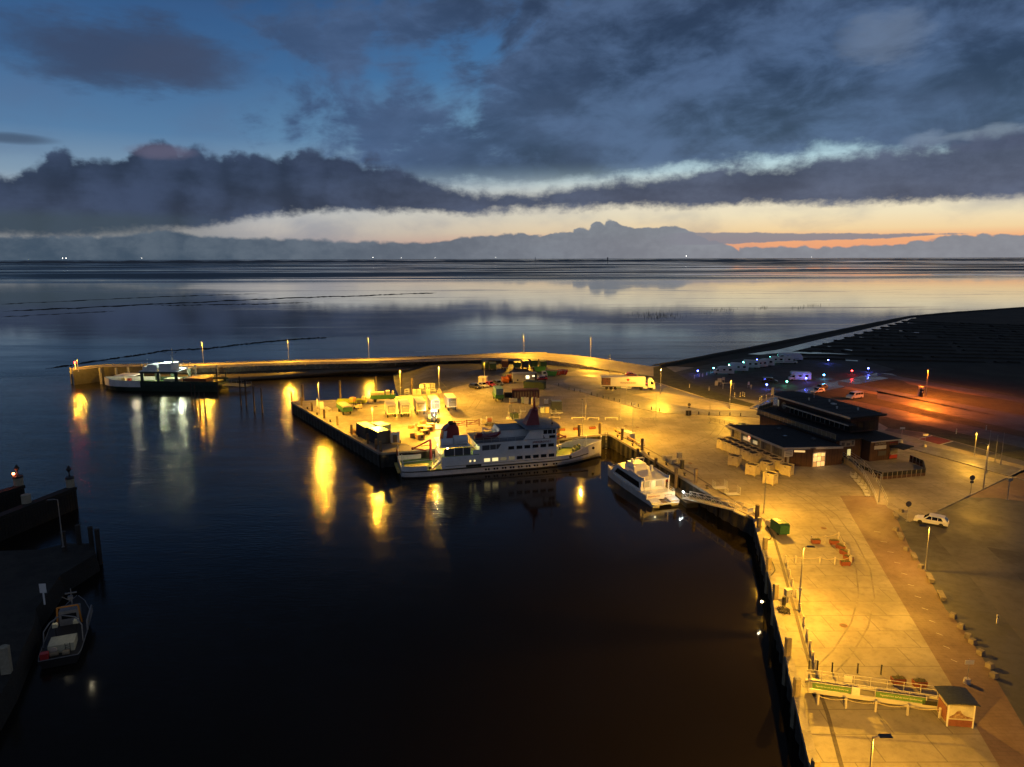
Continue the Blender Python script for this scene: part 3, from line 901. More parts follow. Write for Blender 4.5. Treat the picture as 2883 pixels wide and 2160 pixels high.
def lamp(px, py, h, arm, label, power=3000, group='street lamps', z=0.0, color=SODIUM, lit=True, double=False, box=False, arm_l=0.75):
    q = G(px, py, z)
    t = thing('street_lamp', label, 'street lamp', q, arm, group)
    key = (round(h, 1), double, lit, arm_l)
    if key not in LAMP_CACHE:
        L = {}
        L['base_plate'] = MB().box(0, 0, 0, .36, .36, .05).mesh('base_plate', M_POLE)
        L['pole'] = MB().tube((0, 0, 0.05), (0, 0, 1.2), .10, .10, 10).tube((0, 0, 1.2), (0, 0, h), .085, .05, 10).mesh('pole', M_POLE)
        hd, ar, ln = [], [], []
        for s_ in ((1, -1) if double else (1,)):
            ar.append(MB().tube((0, 0, h - .04), (s_ * (arm_l - .3), 0, h + .06), .035, .03, 8).mesh('arm', M_POLE))
            hd.append(MB().side([(s_ * (arm_l - .35), h + .02), (s_ * (arm_l - .3), h + .13), (s_ * (arm_l + .45), h + .12), (s_ * (arm_l + .55), h + .05), (s_ * (arm_l + .5), h + .02)], -.17, .17).mesh('lamp_head', M_HEAD))
            ln.append(MB().box(s_ * (arm_l + .08), 0, h + .01, .5, .18, .008).mesh('lens', M_LENS if lit else M_DEADL))
        L['arm'], L['lamp_head'], L['lens'] = ar, hd, ln
        LAMP_CACHE[key] = L
    L = LAMP_CACHE[key]
    obj('base_plate', L['base_plate'], t)
    obj('pole', L['pole'], t)
    for a, b, c in zip(L['arm'], L['lamp_head'], L['lens']):
        obj('arm', a, t)
        hd = obj('lamp_head', b, t)
        obj('lens', c, hd)
    if box:
        MB().box(.0, .0, h * .32, .30, .22, .34).build('junction_box', mat('pale plastic', (0.6, 0.6, 0.58), 0.5), t)
    if lit:
        for s_ in ((1, -1) if double else (1,)):
            ld = bpy.data.lights.new('lamp_light', 'SPOT')
            ld.energy, ld.color = power, color
            ld.spot_size, ld.spot_blend = R(168), 0.3
            ld.shadow_soft_size = 0.14
            batwing(ld)
            lo = bpy.data.objects.new('lamp_light', ld)
            COL.objects.link(lo)
            lo.parent = t
            lo.location = (s_ * (arm_l + .08), 0, h - .10)
    return t

P = 11000
# along the mole (they stand on its promenade, 2 m above the quay)
for x_, yb, yt, zt, lab in ((573, 1023, 973, 2.0, 'lit street lamp on the mole beside the stern of the far ship'), (813, 1014, 966, 2.0, 'lit street lamp on the mole where the stone panels end'),
                            (1039, 1008, 960, 2.0, 'lit street lamp on the mole above the dark striped steps'), (1475, 998, 947, 1.8, 'tall lit street lamp at the top of the bend of the mole'),
                            (1663, 1005, 958, 0.9, 'lit street lamp on the seaward edge of the ramp past the bend')):
    q = G(x_, yb, zt)
    lamp(x_, yb, 8.0, R(-90), lab, P * 1.9, 'lamps along the mole', zt)
lamp(1717, 1052, 7.0, R(-90), 'short lit street lamp beside the ramp behind the long lorry', P * .8, 'lamps along the mole')
lamp(1859, 1110, 8.0, R(-100), 'lit street lamp at the tip of the pale traffic island', P * 1.15, box=True)
lamp(2054, 1152, 8.0, R(-100), 'lit street lamp on the pale traffic island by the dark lane', P * 1.1, box=True)
lamp(1364, 1081, 7.2, R(-60), 'dim street lamp behind the small white shed and parked cars', P * .25)
# freight pier
lamp(900, 1165, 8.3, R(-50), 'lit street lamp at the outer corner of the freight pier', P * 1.5, 'lamps on the freight pier')
lamp(1050, 1221, 6.3, R(10), 'lit street lamp standing over the blue containers', P * 1.2 * 1.6, 'lamps on the freight pier')
lamp(1128, 1116, 7.8, R(-80), 'lit street lamp behind the loaded green trailer', P * 1.3 * 1.6, 'lamps on the freight pier', box=True)
lamp(1237, 1128, 9.9, R(-90), 'tallest lit street lamp beside the white box trailers', P * 1.7 * 1.6, 'lamps on the freight pier', box=True)
lamp(1224, 1213, 7.0, R(60), 'lit street lamp among the pallets behind the ferry funnel', P * 1.2 * 1.6, 'lamps on the freight pier')
lamp(1639, 1223, 8.0, R(90), 'lit street lamp at the quay edge by the ferry bow', P * 1.35, 'lamps on the freight pier')
lamp(1780, 1236, 7.8, R(60), 'lit street lamp standing beside the pale cabinet on the apron', P * 1.35)
lamp(1762, 1139, 4.8, R(0), 'short street lamp on the kerb in front of the lorry', P * .5)
# long apron
lamp(2150, 1445, 7.8, R(25), 'lit street lamp beside the boat landing gangway', P * 1.35, 'lamps on the long apron')
lamp(2249, 1718, 7.7, R(-2), 'lit street lamp beside the rope fence with a grey box on its pole', P * 1.4, 'lamps on the long apron', box=True)
lamp(2432, 2352, 7.7, R(0), 'lit street lamp in front of the picture kiosk', P * 1.3, 'lamps on the long apron')
lamp(2474, 1415, 4.9, R(120), 'short lit lamp at the foot of the curved ramp', P * .2, 'short lamps by the car park')
lamp(2605, 1606, 6.0, R(170), 'lit lamp with a striped sleeve among the stone blocks', P * .28, 'short lamps by the car park')
lamp(2768, 1378, 8.1, R(130), 'lit street lamp at the brick crossing of the car park', P * .28)
lamp(2743, 1283, 5.0, R(200), 'short lit lamp beside the bare flagpoles', P * .35)
lamp(2606, 1118, 8.2, R(0), 'orange double-headed lamp over the parking field', P * 1.5, 'lamps of the parking field', color=(1.0, 0.19, 0.012), double=True)
lamp(178, 1540, 7.0, R(200), 'unlit lamp pole on the dark landing stage', 0, lit=False)

# ================================================================== FERRY alongside the pier
M_HULL = mat('white ship paint', (0.84, 0.84, 0.82), 0.38, var=0.18, vscale=0.35, coat=0.2)
M_SHIPW = mat('white deckhouse paint', (0.86, 0.86, 0.84), 0.42, var=0.12, vscale=0.5)
M_SHIPG = mat('grey deck paint', (0.16, 0.20, 0.25), 0.55, var=0.3)
M_DECKG = mat('green deck paint', (0.10, 0.20, 0.06), 0.6, var=0.4, vscale=0.7)
M_BLACK = mat('black rubber', (0.015, 0.015, 0.016), 0.6)
M_BOOT = mat('dark boot topping', (0.02, 0.018, 0.018), 0.6)
M_SRED = mat('ship red paint', (0.26, 0.028, 0.03), 0.45, var=0.25)
M_GLASS = mat('dark window glass', (0.012, 0.013, 0.016), 0.08, coat=0.3)
M_LITWIN = mat('lit cabin window', (0.8, 0.7, 0.4), 0.4, emit=(1.0, 0.82, 0.36), estr=1.1)
M_DIMWIN = mat('dim cabin window', (0.3, 0.3, 0.25), 0.3, emit=(1.0, 0.82, 0.4), estr=0.10)
M_STEEL = mat('light steel rail', (0.55, 0.55, 0.54), 0.45, 0.3)
M_CANIS = mat('white raft canister', (0.66, 0.68, 0.70), 0.45)
M_BULB = mat('warm bulb', (1, .9, .7), 0.4, emit=(1.0, 0.8, 0.45), estr=30)
M_CLEAR = mat('clear screen', (0.09, 0.09, 0.095), 0.12)

def point(parent, loc, power, color, r=0.1):
    ld = bpy.data.lights.new('light', 'POINT')
    ld.energy, ld.color, ld.shadow_soft_size = power, color, r
    lo = bpy.data.objects.new('light', ld)
    COL.objects.link(lo)
    lo.parent = parent
    lo.location = loc
    return lo
def rail(par, pts, h=1.0, name='railing', m=None, step=1.6, r=0.03, n=3):
    mb = MB()
    for k_ in range(1, n):
        for a, b in zip(pts[:-1], pts[1:]):
            z_ = h * k_ / (n - 1)
            mb.tube((a[0], a[1], a[2] + z_), (b[0], b[1], b[2] + z_), r, r, 5)
    for a, b in zip(pts[:-1], pts[1:]):
        a, b = Vector(a), Vector(b)
        c = max(1, int((b - a).length / step))
        for i in range(c + 1):
            q = a.lerp(b, i / c)
            mb.tube(q, q + Vector((0, 0, h)), r, r, 5)
    return mb.build(name, m or M_STEEL, par)

def make_hull(t, L, st, z_top, draft=1.6, boot=0.25):
    """st: (s, half breadth at the strake, half breadth at the waterline) from stern to bow"""
    secs, secb, ring = [], [], []
    for s_, bt, bw in st:
        zt = z_top(s_) if callable(z_top) else z_top
        secs.append([(s_, -bt, zt), (s_, -bt * .985, zt * .6), (s_, -bw, boot), (s_, -bw * .96, -draft * .5), (s_, -bw * .5, -draft), (s_, bw * .5, -draft), (s_, bw * .96, -draft * .5), (s_, bw, boot), (s_, bt * .985, zt * .6), (s_, bt, zt)])
        secb.append([(s_, -bw - .015, boot + .02), (s_, -bw - .012, -draft * .3), (s_, bw + .012, -draft * .3), (s_, bw + .015, boot + .02)])
    hull = MB().loft(secs).build('hull', M_HULL, t, smooth=False)
    MB().loft(secb).build('boot_topping', M_BOOT, t)
    return hull
def side_band(t, name, m, st, z0, z1, off=0.02, thick=0.05, s0=-1, s1=99, closed_stern=True):
    """a wall standing on the deck edge following the hull outline; z0/z1 functions of s"""
    for sg in (-1, 1):
        r_ = [[], [], [], []]
        for s_, bt, bw in st:
            if s_ < s0 or s_ > s1:
                continue
            a, b = (z0(s_) if callable(z0) else z0), (z1(s_) if callable(z1) else z1)
            y1_, y0_ = sg * (bt + off), sg * max(0.0, bt + off - thick)
            fl = sg * (b - a) * 0.03
            r_[0].append((s_, y0_, a)); r_[1].append((s_, y1_, a)); r_[2].append((s_, y1_ + fl, b)); r_[3].append((s_, y0_ + fl, b))
        mb = MB().grid(r_ + [r_[0]])
        mb.build(name, m, t)

fer = thing('ferry', 'white island ferry with red funnel and red pyramid mast moored along the pier', 'ferry', (-23.0, 140.0, W), R(15.0))
FST = [(0.0, 3.7, 3.3), (.6, 4.1, 3.8), (2.0, 4.4, 4.2), (5, 4.6, 4.5), (28, 4.6, 4.5), (32, 4.5, 4.2), (35, 4.2, 3.5), (37.5, 3.6, 2.6), (40, 2.7, 1.4), (42, 1.6, .5), (43.2, .75, .12), (44, .12, .05)]
def ztop(s_): return 1.4 if s_ < 34 else 1.4 + (s_ - 34) * 0.09
make_hull(fer, 44, FST, ztop)
side_band(fer, 'rubbing_strake', M_BLACK, FST, lambda s_: ztop(s_) - .12, lambda s_: ztop(s_) + .06, 0.12, 0.2, -1, 40)
# bulwarks
side_band(fer, 'bulwark', M_HULL, FST, 1.4, lambda s_: 2.35 + max(0, 2 - s_) * .1, 0.0, 0.1, -1, 8.5)
MB().box(0.03, 0, 1.4, .1, 7.4, .9).build('bulwark', M_HULL, fer)
side_band(fer, 'bulwark', M_HULL, FST, lambda s_: ztop(s_) - .02, lambda s_: 2.3 if s_ < 35.5 else min(3.9, 2.3 + (s_ - 35) * .28), 0.0, 0.1, 31.5, 99)
def deck_poly(s0, s1, z, inset=.12):
    q = [(s_, bt - inset) for s_, bt, bw in FST if s0 <= s_ <= s1]
    return [(a, -b) for a, b in q] + [(a, b) for a, b in reversed(q)]
dp = deck_poly(0, 36, 0)
MB().prism(deck_poly(0.0, 28, 0), 1.38, 1.52).build('deck', M_DECKG, fer)
MB().prism(deck_poly(32, 43.3, 0), 1.7, 1.82).build('deck', M_DECKG, fer)
# cap rails in pale paint
for sg in (-1, 1):
    mb = MB()
    pts = [(s_, sg * (bt + .03), (2.32 if s_ < 35.5 else min(3.9, 2.3 + (s_ - 35) * .28))) for s_, bt, bw in FST if s_ >= 32]
    mb.path(pts, .08, 5)
    mb.build('cap_rail', M_SHIPW, fer)
mb = MB()
for sg in (-1, 1):
    mb.path([(s_, sg * (bt + .03), 2.38 + max(0, 2 - s_) * .1) for s_, bt, bw in FST if s_ < 9], .07, 5)
mb.path([(0, -3.7, 2.55), (0, 3.7, 2.55)], .07, 5)
mb.build('cap_rail', M_SHIPW, fer)
MB().box(-.45, 0, 1.0, .6, 6.6, .35).build('stern_fender', mat('yellow fender paint', (0.55, 0.42, 0.12), 0.6), fer)
# deckhouse
lo = MB()
lo.box(20.1, 0, 1.5, 24.2, 9.0, 2.45)
lo.build('lower_deckhouse', M_SHIPW, fer)
up = MB().side([(15.8, 3.952), (32.2, 3.952), (32.2, 6.3), (15.2, 6.3), (15.2, 5.9), (15.8, 5.7)], -4.5, 4.5).build('upper_deckhouse', M_SHIPW, fer)
MB().box(23.6, 0, 6.3, 17.2, 9.06, .1).build('upper_deck', M_SHIPG, fer)
MB().box(11.9, 0, 3.952, 7.6, 8.9, .12).build('gallery_deck', M_DECKG, fer)
# open gallery aft: posts, screens and roof
for x_ in (8.5, 10.6, 12.4, 13.9):
    MB().box(x_, -4.4, 4.07, .14, .12, 1.75).build('gallery_post', M_SHIPW, fer)
    MB().box(x_, 4.4, 4.07, .14, .12, 1.75).build('gallery_post', M_SHIPW, fer)
for x_, w_ in ((9.55, 1.94), (11.5, 1.64), (13.15, 1.34)):
    MB().box(x_, -4.42, 4.1, w_, .05, 1.5).build('gallery_screen', M_CLEAR, fer)
MB().box(10.8, 0, 5.83, 6.2, 9.0, .14).build('gallery_roof', M_SHIPW, fer)
MB().box(15.2, -4.42, 4.07, 1.7, .05, .95).build('gallery_bulwark', M_SHIPW, fer)
MB().side([(13.9, 5.6), (15.3, 6.35), (15.5, 6.25), (14.1, 5.45)], -4.5, -4.4).build('brace', M_SHIPW, fer)
# slot in the upper deck side
MB().side([(16.3, 4.75), (19.6, 4.85), (20.3, 5.85), (16.3, 5.8)], -4.53, -4.45).build('promenade_opening', M_CLEAR, fer)
for x_ in (17.9, 19.2):
    MB().box(x_, -4.55, 4.8, .09, .05, 1.05).build('stanchion', M_SHIPW, fer)
win = MB().box(0, 0, 0, 1.22, .06, .68).mesh('window', M_GLASS)
winl = MB().box(0, 0, 0, 1.22, .06, .68).mesh('window', M_LITWIN)
wind = MB().box(0, 0, 0, 1.22, .06, .68).mesh('window', M_DIMWIN)
for i, s_ in enumerate([17.3, 19.0, 20.75, 22.5, 24.2, 25.95, 27.7, 29.4, 31.1]):
    obj('window', (winl, winl, wind, wind, win, win, win, win, win)[i], fer, (s_, -4.51, 2.35))
    obj('window', win, fer, (s_, 4.51, 2.35))
for i, s_ in enumerate([22.4, 24.15, 25.85, 27.6, 29.3, 31.0]):
    obj('window', win, fer, (s_, -4.51, 4.55))
    obj('window', win, fer, (s_, 4.51, 4.55))
mb = MB().tube((0, 0.02, 0), (0, -.06, 0), .21, .21, 12)
port = mb.mesh('porthole', M_GLASS)
for c in (17.0, 18.8, 20.55, 22.25, 24.0, 25.7, 27.4, 29.4, 31.6):
    for d in (0, .6):
        obj('porthole', port, fer, (c + d, -4.62, .78))
portl = MB().tube((0, 0.02, 0), (0, -.06, 0), .2, .2, 12).mesh('porthole', M_LITWIN)
for c in (13.8, 14.7):
    obj('porthole', portl, fer, (c, -4.5, 2.75))
MB().side([(12.9, 1.53), (16.1, 1.53), (16.1, 1.95), (12.9, 1.95)], -4.54, -4.49).build('side_door', M_BOOT, fer)
MB().box(20.4, -4.52, 1.95, 23.4, .05, .06).build('trim_line', mat('dark green trim', (0.02, 0.06, 0.04), .5), fer)
# sun deck house, wheelhouse, roof
MB().side([(20.4, 6.4), (27.2, 6.4), (27.6, 8.0), (20.9, 8.0)], -1.6, 3.6).build('lounge', M_SHIPW, fer)
MB().side([(20.7, 8.0), (27.4, 8.0), (27.4, 8.08), (20.7, 8.08)], -1.8, 3.8).build('lounge_roof', M_SHIPG, fer)
MB().side([(20.0, 7.0), (20.7, 8.3), (20.85, 8.25), (20.2, 6.9)], -1.6, 3.4).build('wind_screen', M_STEEL, fer)
for sg in (-1, 1):
    MB().side([(25.0, 6.4), (32.2, 6.4), (32.2, 8.45), (26.6, 8.45)], sg * 4.5 - .06, sg * 4.5 + .06).build('wing_wall', M_SHIPW, fer)
MB().side([(27.4, 6.4), (32.25, 6.4), (32.25, 7.2), (32.6, 8.44), (27.4, 8.44)], -4.3, 4.3).build('wheelhouse', M_SHIPW, fer)
for x_, w_ in ((29.7, .8), (30.7, .9), (31.6, .6)):
    MB().box(x_, -4.59, 7.35, w_, .05, .85).build('wheelhouse_window', M_GLASS, fer)
for y_ in (-3.2, -1.6, 0, 1.6, 3.2):
    MB().side([(32.3, 7.4), (32.36, 7.4), (32.62, 8.3), (32.55, 8.3)], y_ - .7, y_ + .7).build('wheelhouse_window', M_GLASS, fer)
MB().box(31.2, -4.6, 6.45, 1.3, .05, .55).build('window', M_GLASS, fer)
MB().box(29.3, -4.6, 6.35, .1, .05, .75).box(29.55, -4.6, 6.35, .1, .05, .4).box(29.43, -4.6, 6.65, .3, .05, .08).build('emblem', M_BLACK, fer)
MB().prism([(25.6, -5.0), (32.9, -5.0), (33.4, -3.6), (33.5, 0), (33.4, 3.6), (32.9, 5.0), (25.6, 5.0)], 8.45, 8.62).build('wheelhouse_roof', M_SHIPG, fer)
text('ship_name', 'SPIEKEROOG I', .62, M_SRED, fer, (28.9, -4.58, 5.72), (R(90), 0, 0), 0.02, shear=0.25)
# pyramid mast
MB().loft([[(26.4, -1.5, 8.62), (29.4, -1.5, 8.62), (29.2, 1.5, 8.62), (26.4, 1.5, 8.62)], [(28.0, -.45, 11.8), (29.3, -.45, 11.8), (29.3, .45, 11.8), (28.0, .45, 11.8)]]).build('mast', M_SRED, fer)
MB().tube((28.7, 0, 11.8), (28.6, 0, 15.8), .32, .06, 8).box(28.7, 0, 11.7, .5, 3.6, .14).box(29.6, 0, 11.9, 1.9, .5, .12).box(28.6, 0, 13.6, .1, 1.4, .08).box(28.65, 0, 14.4, .9, .1, .07).build('mast_top', M_SRED, fer)
MB().box(29.9, 0, 12.05, .18, 2.0, .18).build('radar', M_STEEL, fer)
MB().tube((31.6, -3.2, 8.62), (31.6, -3.2, 10.9), .05, .03, 6).box(31.6, -3.2, 9.0, .3, .3, .35).tube((31.6, -3.2, 10.9), (31.6, -3.2, 11.15), .35, .05, 8).build('lantern_post', M_BLACK, fer)
# funnel, canisters, boat
MB().side([(8.7, 5.98), (12.6, 5.98), (12.3, 8.9), (11.6, 9.5), (10.2, 9.2), (9.2, 8.2)], -.2, 2.6).build('funnel', M_SRED, fer)
MB().side([(8.9, 5.98), (9.6, 5.98), (9.9, 8.3), (9.25, 8.2)], -.28, 2.68).build('funnel_face', M_SHIPW, fer)
for a_ in ((11.2, .6, 9.25, 1.4, .35, .5), (11.0, 1.8, 9.3, 1.0, .3, .5), (8.7, 1.2, 8.3, 2.2, .25, .1)):
    MB().box(*a_).build('exhaust_pipe', M_BLACK, fer)
for x_, r_, l_ in ((9.3, .72, 2.6), (12.1, .98, 2.9)):
    pr = [(r_ * .75, x_ - l_ / 2)]
    k_ = 6
    for i in range(k_):
        a = x_ - l_ / 2 + l_ * (i + .1) / k_
        pr += [(r_ * 1.0, a), (r_ * 1.0, a + l_ * .7 / k_), (r_ * .95, a + l_ * .75 / k_)]
    pr.append((r_ * .75, x_ + l_ / 2))
    MB().lathe(pr, -3.1, 5.98 + r_, 14, 'x').build('raft_canister', M_CANIS, fer)
MB().loft([[(15.2, -3.0, 7.2), (15.2, -2.4, 6.6), (15.2, -1.6, 6.6), (15.2, -1.0, 7.2)], [(17.8, -3.3, 7.3), (17.8, -2.5, 6.5), (17.8, -1.5, 6.5), (17.8, -.7, 7.3)], [(19.6, -3.0, 7.5), (19.6, -2.4, 6.7), (19.6, -1.6, 6.7), (19.6, -1.0, 7.5)], [(20.8, -2.1, 7.9), (20.8, -2.05, 7.4), (20.8, -1.95, 7.4), (20.8, -1.9, 7.9)]]).box(16.2, -2, 7.25, 1.2, 1.0, .6).box(17.8, -2, 7.2, .4, 1.5, .2).build('rescue_boat', M_SRED, fer)
MB().tube((17.5, .4, 6.4), (17.5, .4, 8.4), .14, .1, 8).tube((17.5, .4, 8.3), (21.0, .2, 7.2), .12, .1, 6).build('davit', M_SHIPW, fer)
# stairs aft
mb = MB()
for sg in (-4.3, -3.1):
    mb.add([(5.8, sg - .05, 1.55), (6.3, sg - .05, 1.55), (9.0, sg - .05, 3.95), (8.5, sg - .05, 3.95), (5.8, sg + .05, 1.55), (6.3, sg + .05, 1.55), (9.0, sg + .05, 3.95), (8.5, sg + .05, 3.95)],
           [(0, 1, 2, 3), (7, 6, 5, 4), (0, 1, 5, 4), (1, 2, 6, 5), (2, 3, 7, 6), (3, 0, 4, 7)])
st_ = mb.build('stairs', M_SHIPW, fer)
for i in range(8):
    MB().box(6.2 + i * .33, -3.7, 1.78 + i * .29, .26, 1.1, .04).build('tread', M_STEEL, st_)
rail(fer, [(5.8, -4.35, 1.6), (8.7, -4.35, 4.0)], 1.0)
rail(fer, [(5.8, -3.05, 1.6), (8.7, -3.05, 4.0)], 1.0)
rail(fer, [(14.9, -4.4, 6.4), (25.0, -4.4, 6.4)], .95)
rail(fer, [(14.9, 4.4, 6.4), (26.0, 4.4, 6.4)], .95)
rail(fer, [(8.2, -2.0, 4.07), (8.2, 4.3, 4.07)], 1.0)
# stern frame
MB().tube((.3, -3.9, 2.3), (.1, -3.9, 5.0), .1, .08, 6).tube((6.4, -3.9, 2.3), (6.4, -3.9, 4.6), .12, .12, 6).tube((.3, -3.9, 3.3), (6.4, -3.9, 3.6), .06, .06, 5).tube((.3, 3.9, 2.3), (.1, 3.9, 5.0), .1, .08, 6).tube((.3, 3.9, 3.3), (6.4, 3.9, 3.6), .06, .06, 5).build('stern_frame', M_SHIPW, fer)
MB().lathe([(.8, -.15), (1.0, 0), (.8, .15)], 4.6, 3.1, 10, 'x').build('mooring_reel', mat('rust orange', (.35, .12, .04), .7, var=.4), fer)
# cranes
def crane(nm, x, y, z, d):
    mb_ = MB()
    mb_.tube((x, y, z), (x, y, z + 2.6), .28, .22, 8)
    mb_.tube((x, y, z + 2.5), (x + d * 3.6, y, z + .9), .2, .14, 6)
    mb_.tube((x + d * .2, y, z + 1.4), (x + d * 2.0, y, z + 1.3), .1, .08, 6)
    mb_.tube((x + d * 3.6, y, z + .9), (x + d * .9, y + .1, z + .25), .17, .14, 6)
    mb_.ball((x + d * 3.7, y, z + .9), .32, 8)
    return mb_.build(nm, M_SRED, fer)
crane('crane', 6.8, 2.6, 3.4, -1)
crane('crane', 33.0, 2.8, 3.6, 1)
MB().tube((6.8, 2.6, 1.5), (6.8, 2.6, 3.4), .35, .3, 8).tube((33.0, 2.8, 1.8), (33.0, 2.8, 3.6), .35, .3, 8).build('crane_post', M_SRED, fer)
# bow gear
MB().box(38.4, .2, 1.82, 1.6, 1.8, .5).tube((38.4, -.9, 2.5), (38.4, 1.4, 2.5), .34, .34, 10).box(38.9, .3, 2.3, .5, 1.0, .9).build('windlass', mat('dark green gear', (0.05, .09, .05), .6), fer)
MB().tube((40.3, -1.0, 2.6), (40.6, 0, 5.1), .06, .06, 6).tube((40.3, 1.0, 2.6), (40.6, 0, 5.1), .06, .06, 6).tube((40.6, 0, 5.1), (36.8, 3.4, 3.1), .05, .05, 5).build('bow_frame', M_SHIPW, fer)
for x_, y_ in ((35.0, 2.4), (36.6, -2.2), (40.8, 0.9), (40.8, -.9)):
    MB().tube((x_ - .3, y_, 1.82), (x_ - .3, y_, 2.35), .13, .16, 8).tube((x_ + .3, y_, 1.82), (x_ + .3, y_, 2.35), .13, .16, 8).build('bollard', M_BLACK, fer)
MB().box(34.2, 1.8, 1.82, .9, .8, 1.0).box(35.6, 3.2, 1.82, .7, .5, .9).build('deck_locker', M_SHIPW, fer)
rail(fer, [(33.0, -3.2, 1.82), (33.0, -1.8, 4.0)], .9, 'ladder')
rail(fer, [(32.9, 3.9, 2.4), (35.6, 3.7, 2.5)], .8)
for c in (5.6, 35.4, 41.3):
    yb = 4.5 if c < 10 else (4.28 if c < 38 else 2.3)
    MB().lathe([(.18, 0), (.3, .0), (.3, .1), (.18, .1)], c, 1.95 if c < 38 else 2.9, 10, 'y').build('fairlead', M_BLACK, fer).location = (0, -yb - .06, 0)
MB().tube((44.0, 0, 3.9), (44.0, 0, 4.7), .06, .04, 6).ball((44.0, 0, 4.7), .2, 8).build('bow_light', M_SHIPW, fer)
lb = MB().ball((9.3, -3.9, 5.55), .16, 8).build('deck_lamp', M_BULB, fer)
point(fer, (9.3, -3.6, 5.3), 60, (1.0, .75, .35))
lb = MB().ball((8.0, 0.5, 5.4), .12, 8).build('deck_lamp', M_BULB, fer)
point(fer, (7.7, 0.5, 5.2), 420, (1.0, .82, .4))
point(fer, (14.9, -2.5, 5.4), 60, (.9, 1.0, .4))
point(fer, (33.4, -.5, 5.6), 60, (1.0, .85, .5))

# ================================================================== FAR WORK FERRY at the mole
f2 = thing('ferry', 'dark-sided ro-ro ship with brightly lit white wheelhouse lying at the mole', 'ferry', (-97.0, 234.6, W), R(176.0))
S2 = [(0, 4.2, 4.0), (1, 4.5, 4.3), (26, 4.5, 4.3), (31, 4.4, 4.0), (35, 3.8, 3.0), (38, 2.6, 1.6), (40, 1.2, .4), (41, .3, .1)]
M_GREENH = mat('dark green hull', (0.02, 0.045, 0.03), 0.5, var=.3)
M_WHITEB = mat('bright white paint', (0.75, 0.77, 0.74), 0.5, var=.1)
secs = []
for s_, bt, bw in S2:
    secs.append([(s_, -bt, 2.2), (s_, -bw, .2), (s_, -bw * .8, -1.2), (s_, bw * .8, -1.2), (s_, bw, .2), (s_, bt, 2.2)])
MB().loft(secs).build('hull', M_GREENH, f2)
side_band(f2, 'bow_plating', M_HULL, S2, 1.5, lambda s_: 3.6 if s_ < 34 else 3.6 + (s_ - 34) * .08, 0.02, .1, 24, 99)
side_band(f2, 'side_plating', M_GREENH, S2, 1.9, 3.6, 0.02, .1, -1, 27)
MB().prism([(s_, -bt + .15) for s_, bt, bw in S2 if s_ < 40.5] + [(s_, bt - .15) for s_, bt, bw in reversed(S2) if s_ < 40.5], 2.2, 2.3).build('deck', M_DECKG, f2)
for sg in (-1, 1):
    for x_ in (13.5, 19.6, 25.2):
        MB().box(x_, sg * 4.3, 3.55, 1.0, .5, 2.6).build('portal_leg', M_GREENH, f2)
    MB().box(19.4, sg * 4.3, 6.15, 13.0, .55, .55).build('portal_beam', M_GREENH, f2)
MB().prism([(12.6, -4.6), (26.0, -4.6), (26.4, 0), (26.0, 4.6), (12.6, 4.6)], 6.7, 6.9).build('bridge_deck', M_WHITEB, f2)
MB().box(17.8, .6, 6.9, 4.2, 5.0, 2.3).build('wheelhouse', M_WHITEB, f2)
MB().box(22.4, .6, 6.9, 3.4, 4.6, 1.9).build('cabin', M_WHITEB, f2)
MB().box(24.9, 1.0, 6.9, 1.5, 4.0, 1.1).build('locker', M_WHITEB, f2)
for x_ in (16.6, 17.8, 19.0):
    MB().box(x_, -1.93, 8.0, .8, .06, .7).build('window', M_GLASS, f2)
for x_ in (21.6, 23.0):
    MB().box(x_, -1.73, 7.6, .8, .06, .6).build('window', M_GLASS, f2)
MB().box(20.0, -4.3, 6.9, 3.0, .6, .8).box(23.6, -4.3, 6.9, 2.6, .6, .8).build('raft_box', M_GREENH, f2)
MB().tube((16.4, .6, 9.2), (16.4, .6, 14.2), .22, .06, 8).box(16.4, .6, 11.6, .2, 1.8, .1).tube((16.4, .6, 10.2), (13.6, .6, 9.8), .07, .05, 6).box(16.4, .6, 13.0, .8, .15, .1).build('mast', M_WHITEB, f2)
MB().tube((13.4, 1.5, 6.9), (12.2, 1.5, 10.2), .14, .1, 6).tube((12.9, -2.0, 6.9), (11.6, -2.0, 9.4), .12, .1, 6).tube((12.4, 1.5, 10.0), (12.2, -2.0, 9.4), .08, .08, 5).tube((13.2, -2.2, 6.2), (11.4, -2.4, 2.4), .18, .16, 6).build('stern_crane', M_STEEL, f2)
MB().tube((25.6, 0, 6.9), (25.6, 0, 10.4), .08, .05, 6).tube((26.2, 0, 6.9), (27.6, 0, 9.0), .07, .05, 6).build('aerial', M_STEEL, f2)
MB().box(32.4, 0, 4.9, 7.0, 6.0, .12).build('canopy', M_SHIPW, f2)
for x_, y_ in ((29.3, -2.8), (35.6, -2.4), (29.3, 2.8), (35.6, 2.4)):
    MB().tube((x_, y_, 2.3), (x_, y_, 4.9), .07, .07, 6).build('canopy_post', M_SHIPW, f2)
MB().box(35.0, -1.0, 2.3, 1.2, 1.0, 1.3).build('locker', mat('cream locker', (.6, .5, .3), .6), f2)
MB().box(33.4, -1.6, 2.3, 1.0, .8, 1.1).build('deck_crate', M_SRED, f2)
MB().box(8.5, 0, 2.3, 8.0, 4.5, 1.9).build('deck_cargo', mat('dull red cargo', (.2, .06, .03), .7, var=.3), f2)
MB().box(16.0, 2.0, 2.3, 5.0, 3.0, 1.9).build('deck_house', mat('cream deckhouse', (.6, .55, .4), .6), f2)
rail(f2, [(12.8, -4.5, 6.9), (25.8, -4.5, 6.9)], .9)
rail(f2, [(1, -4.4, 3.6), (12.5, -4.4, 3.6)], .9)
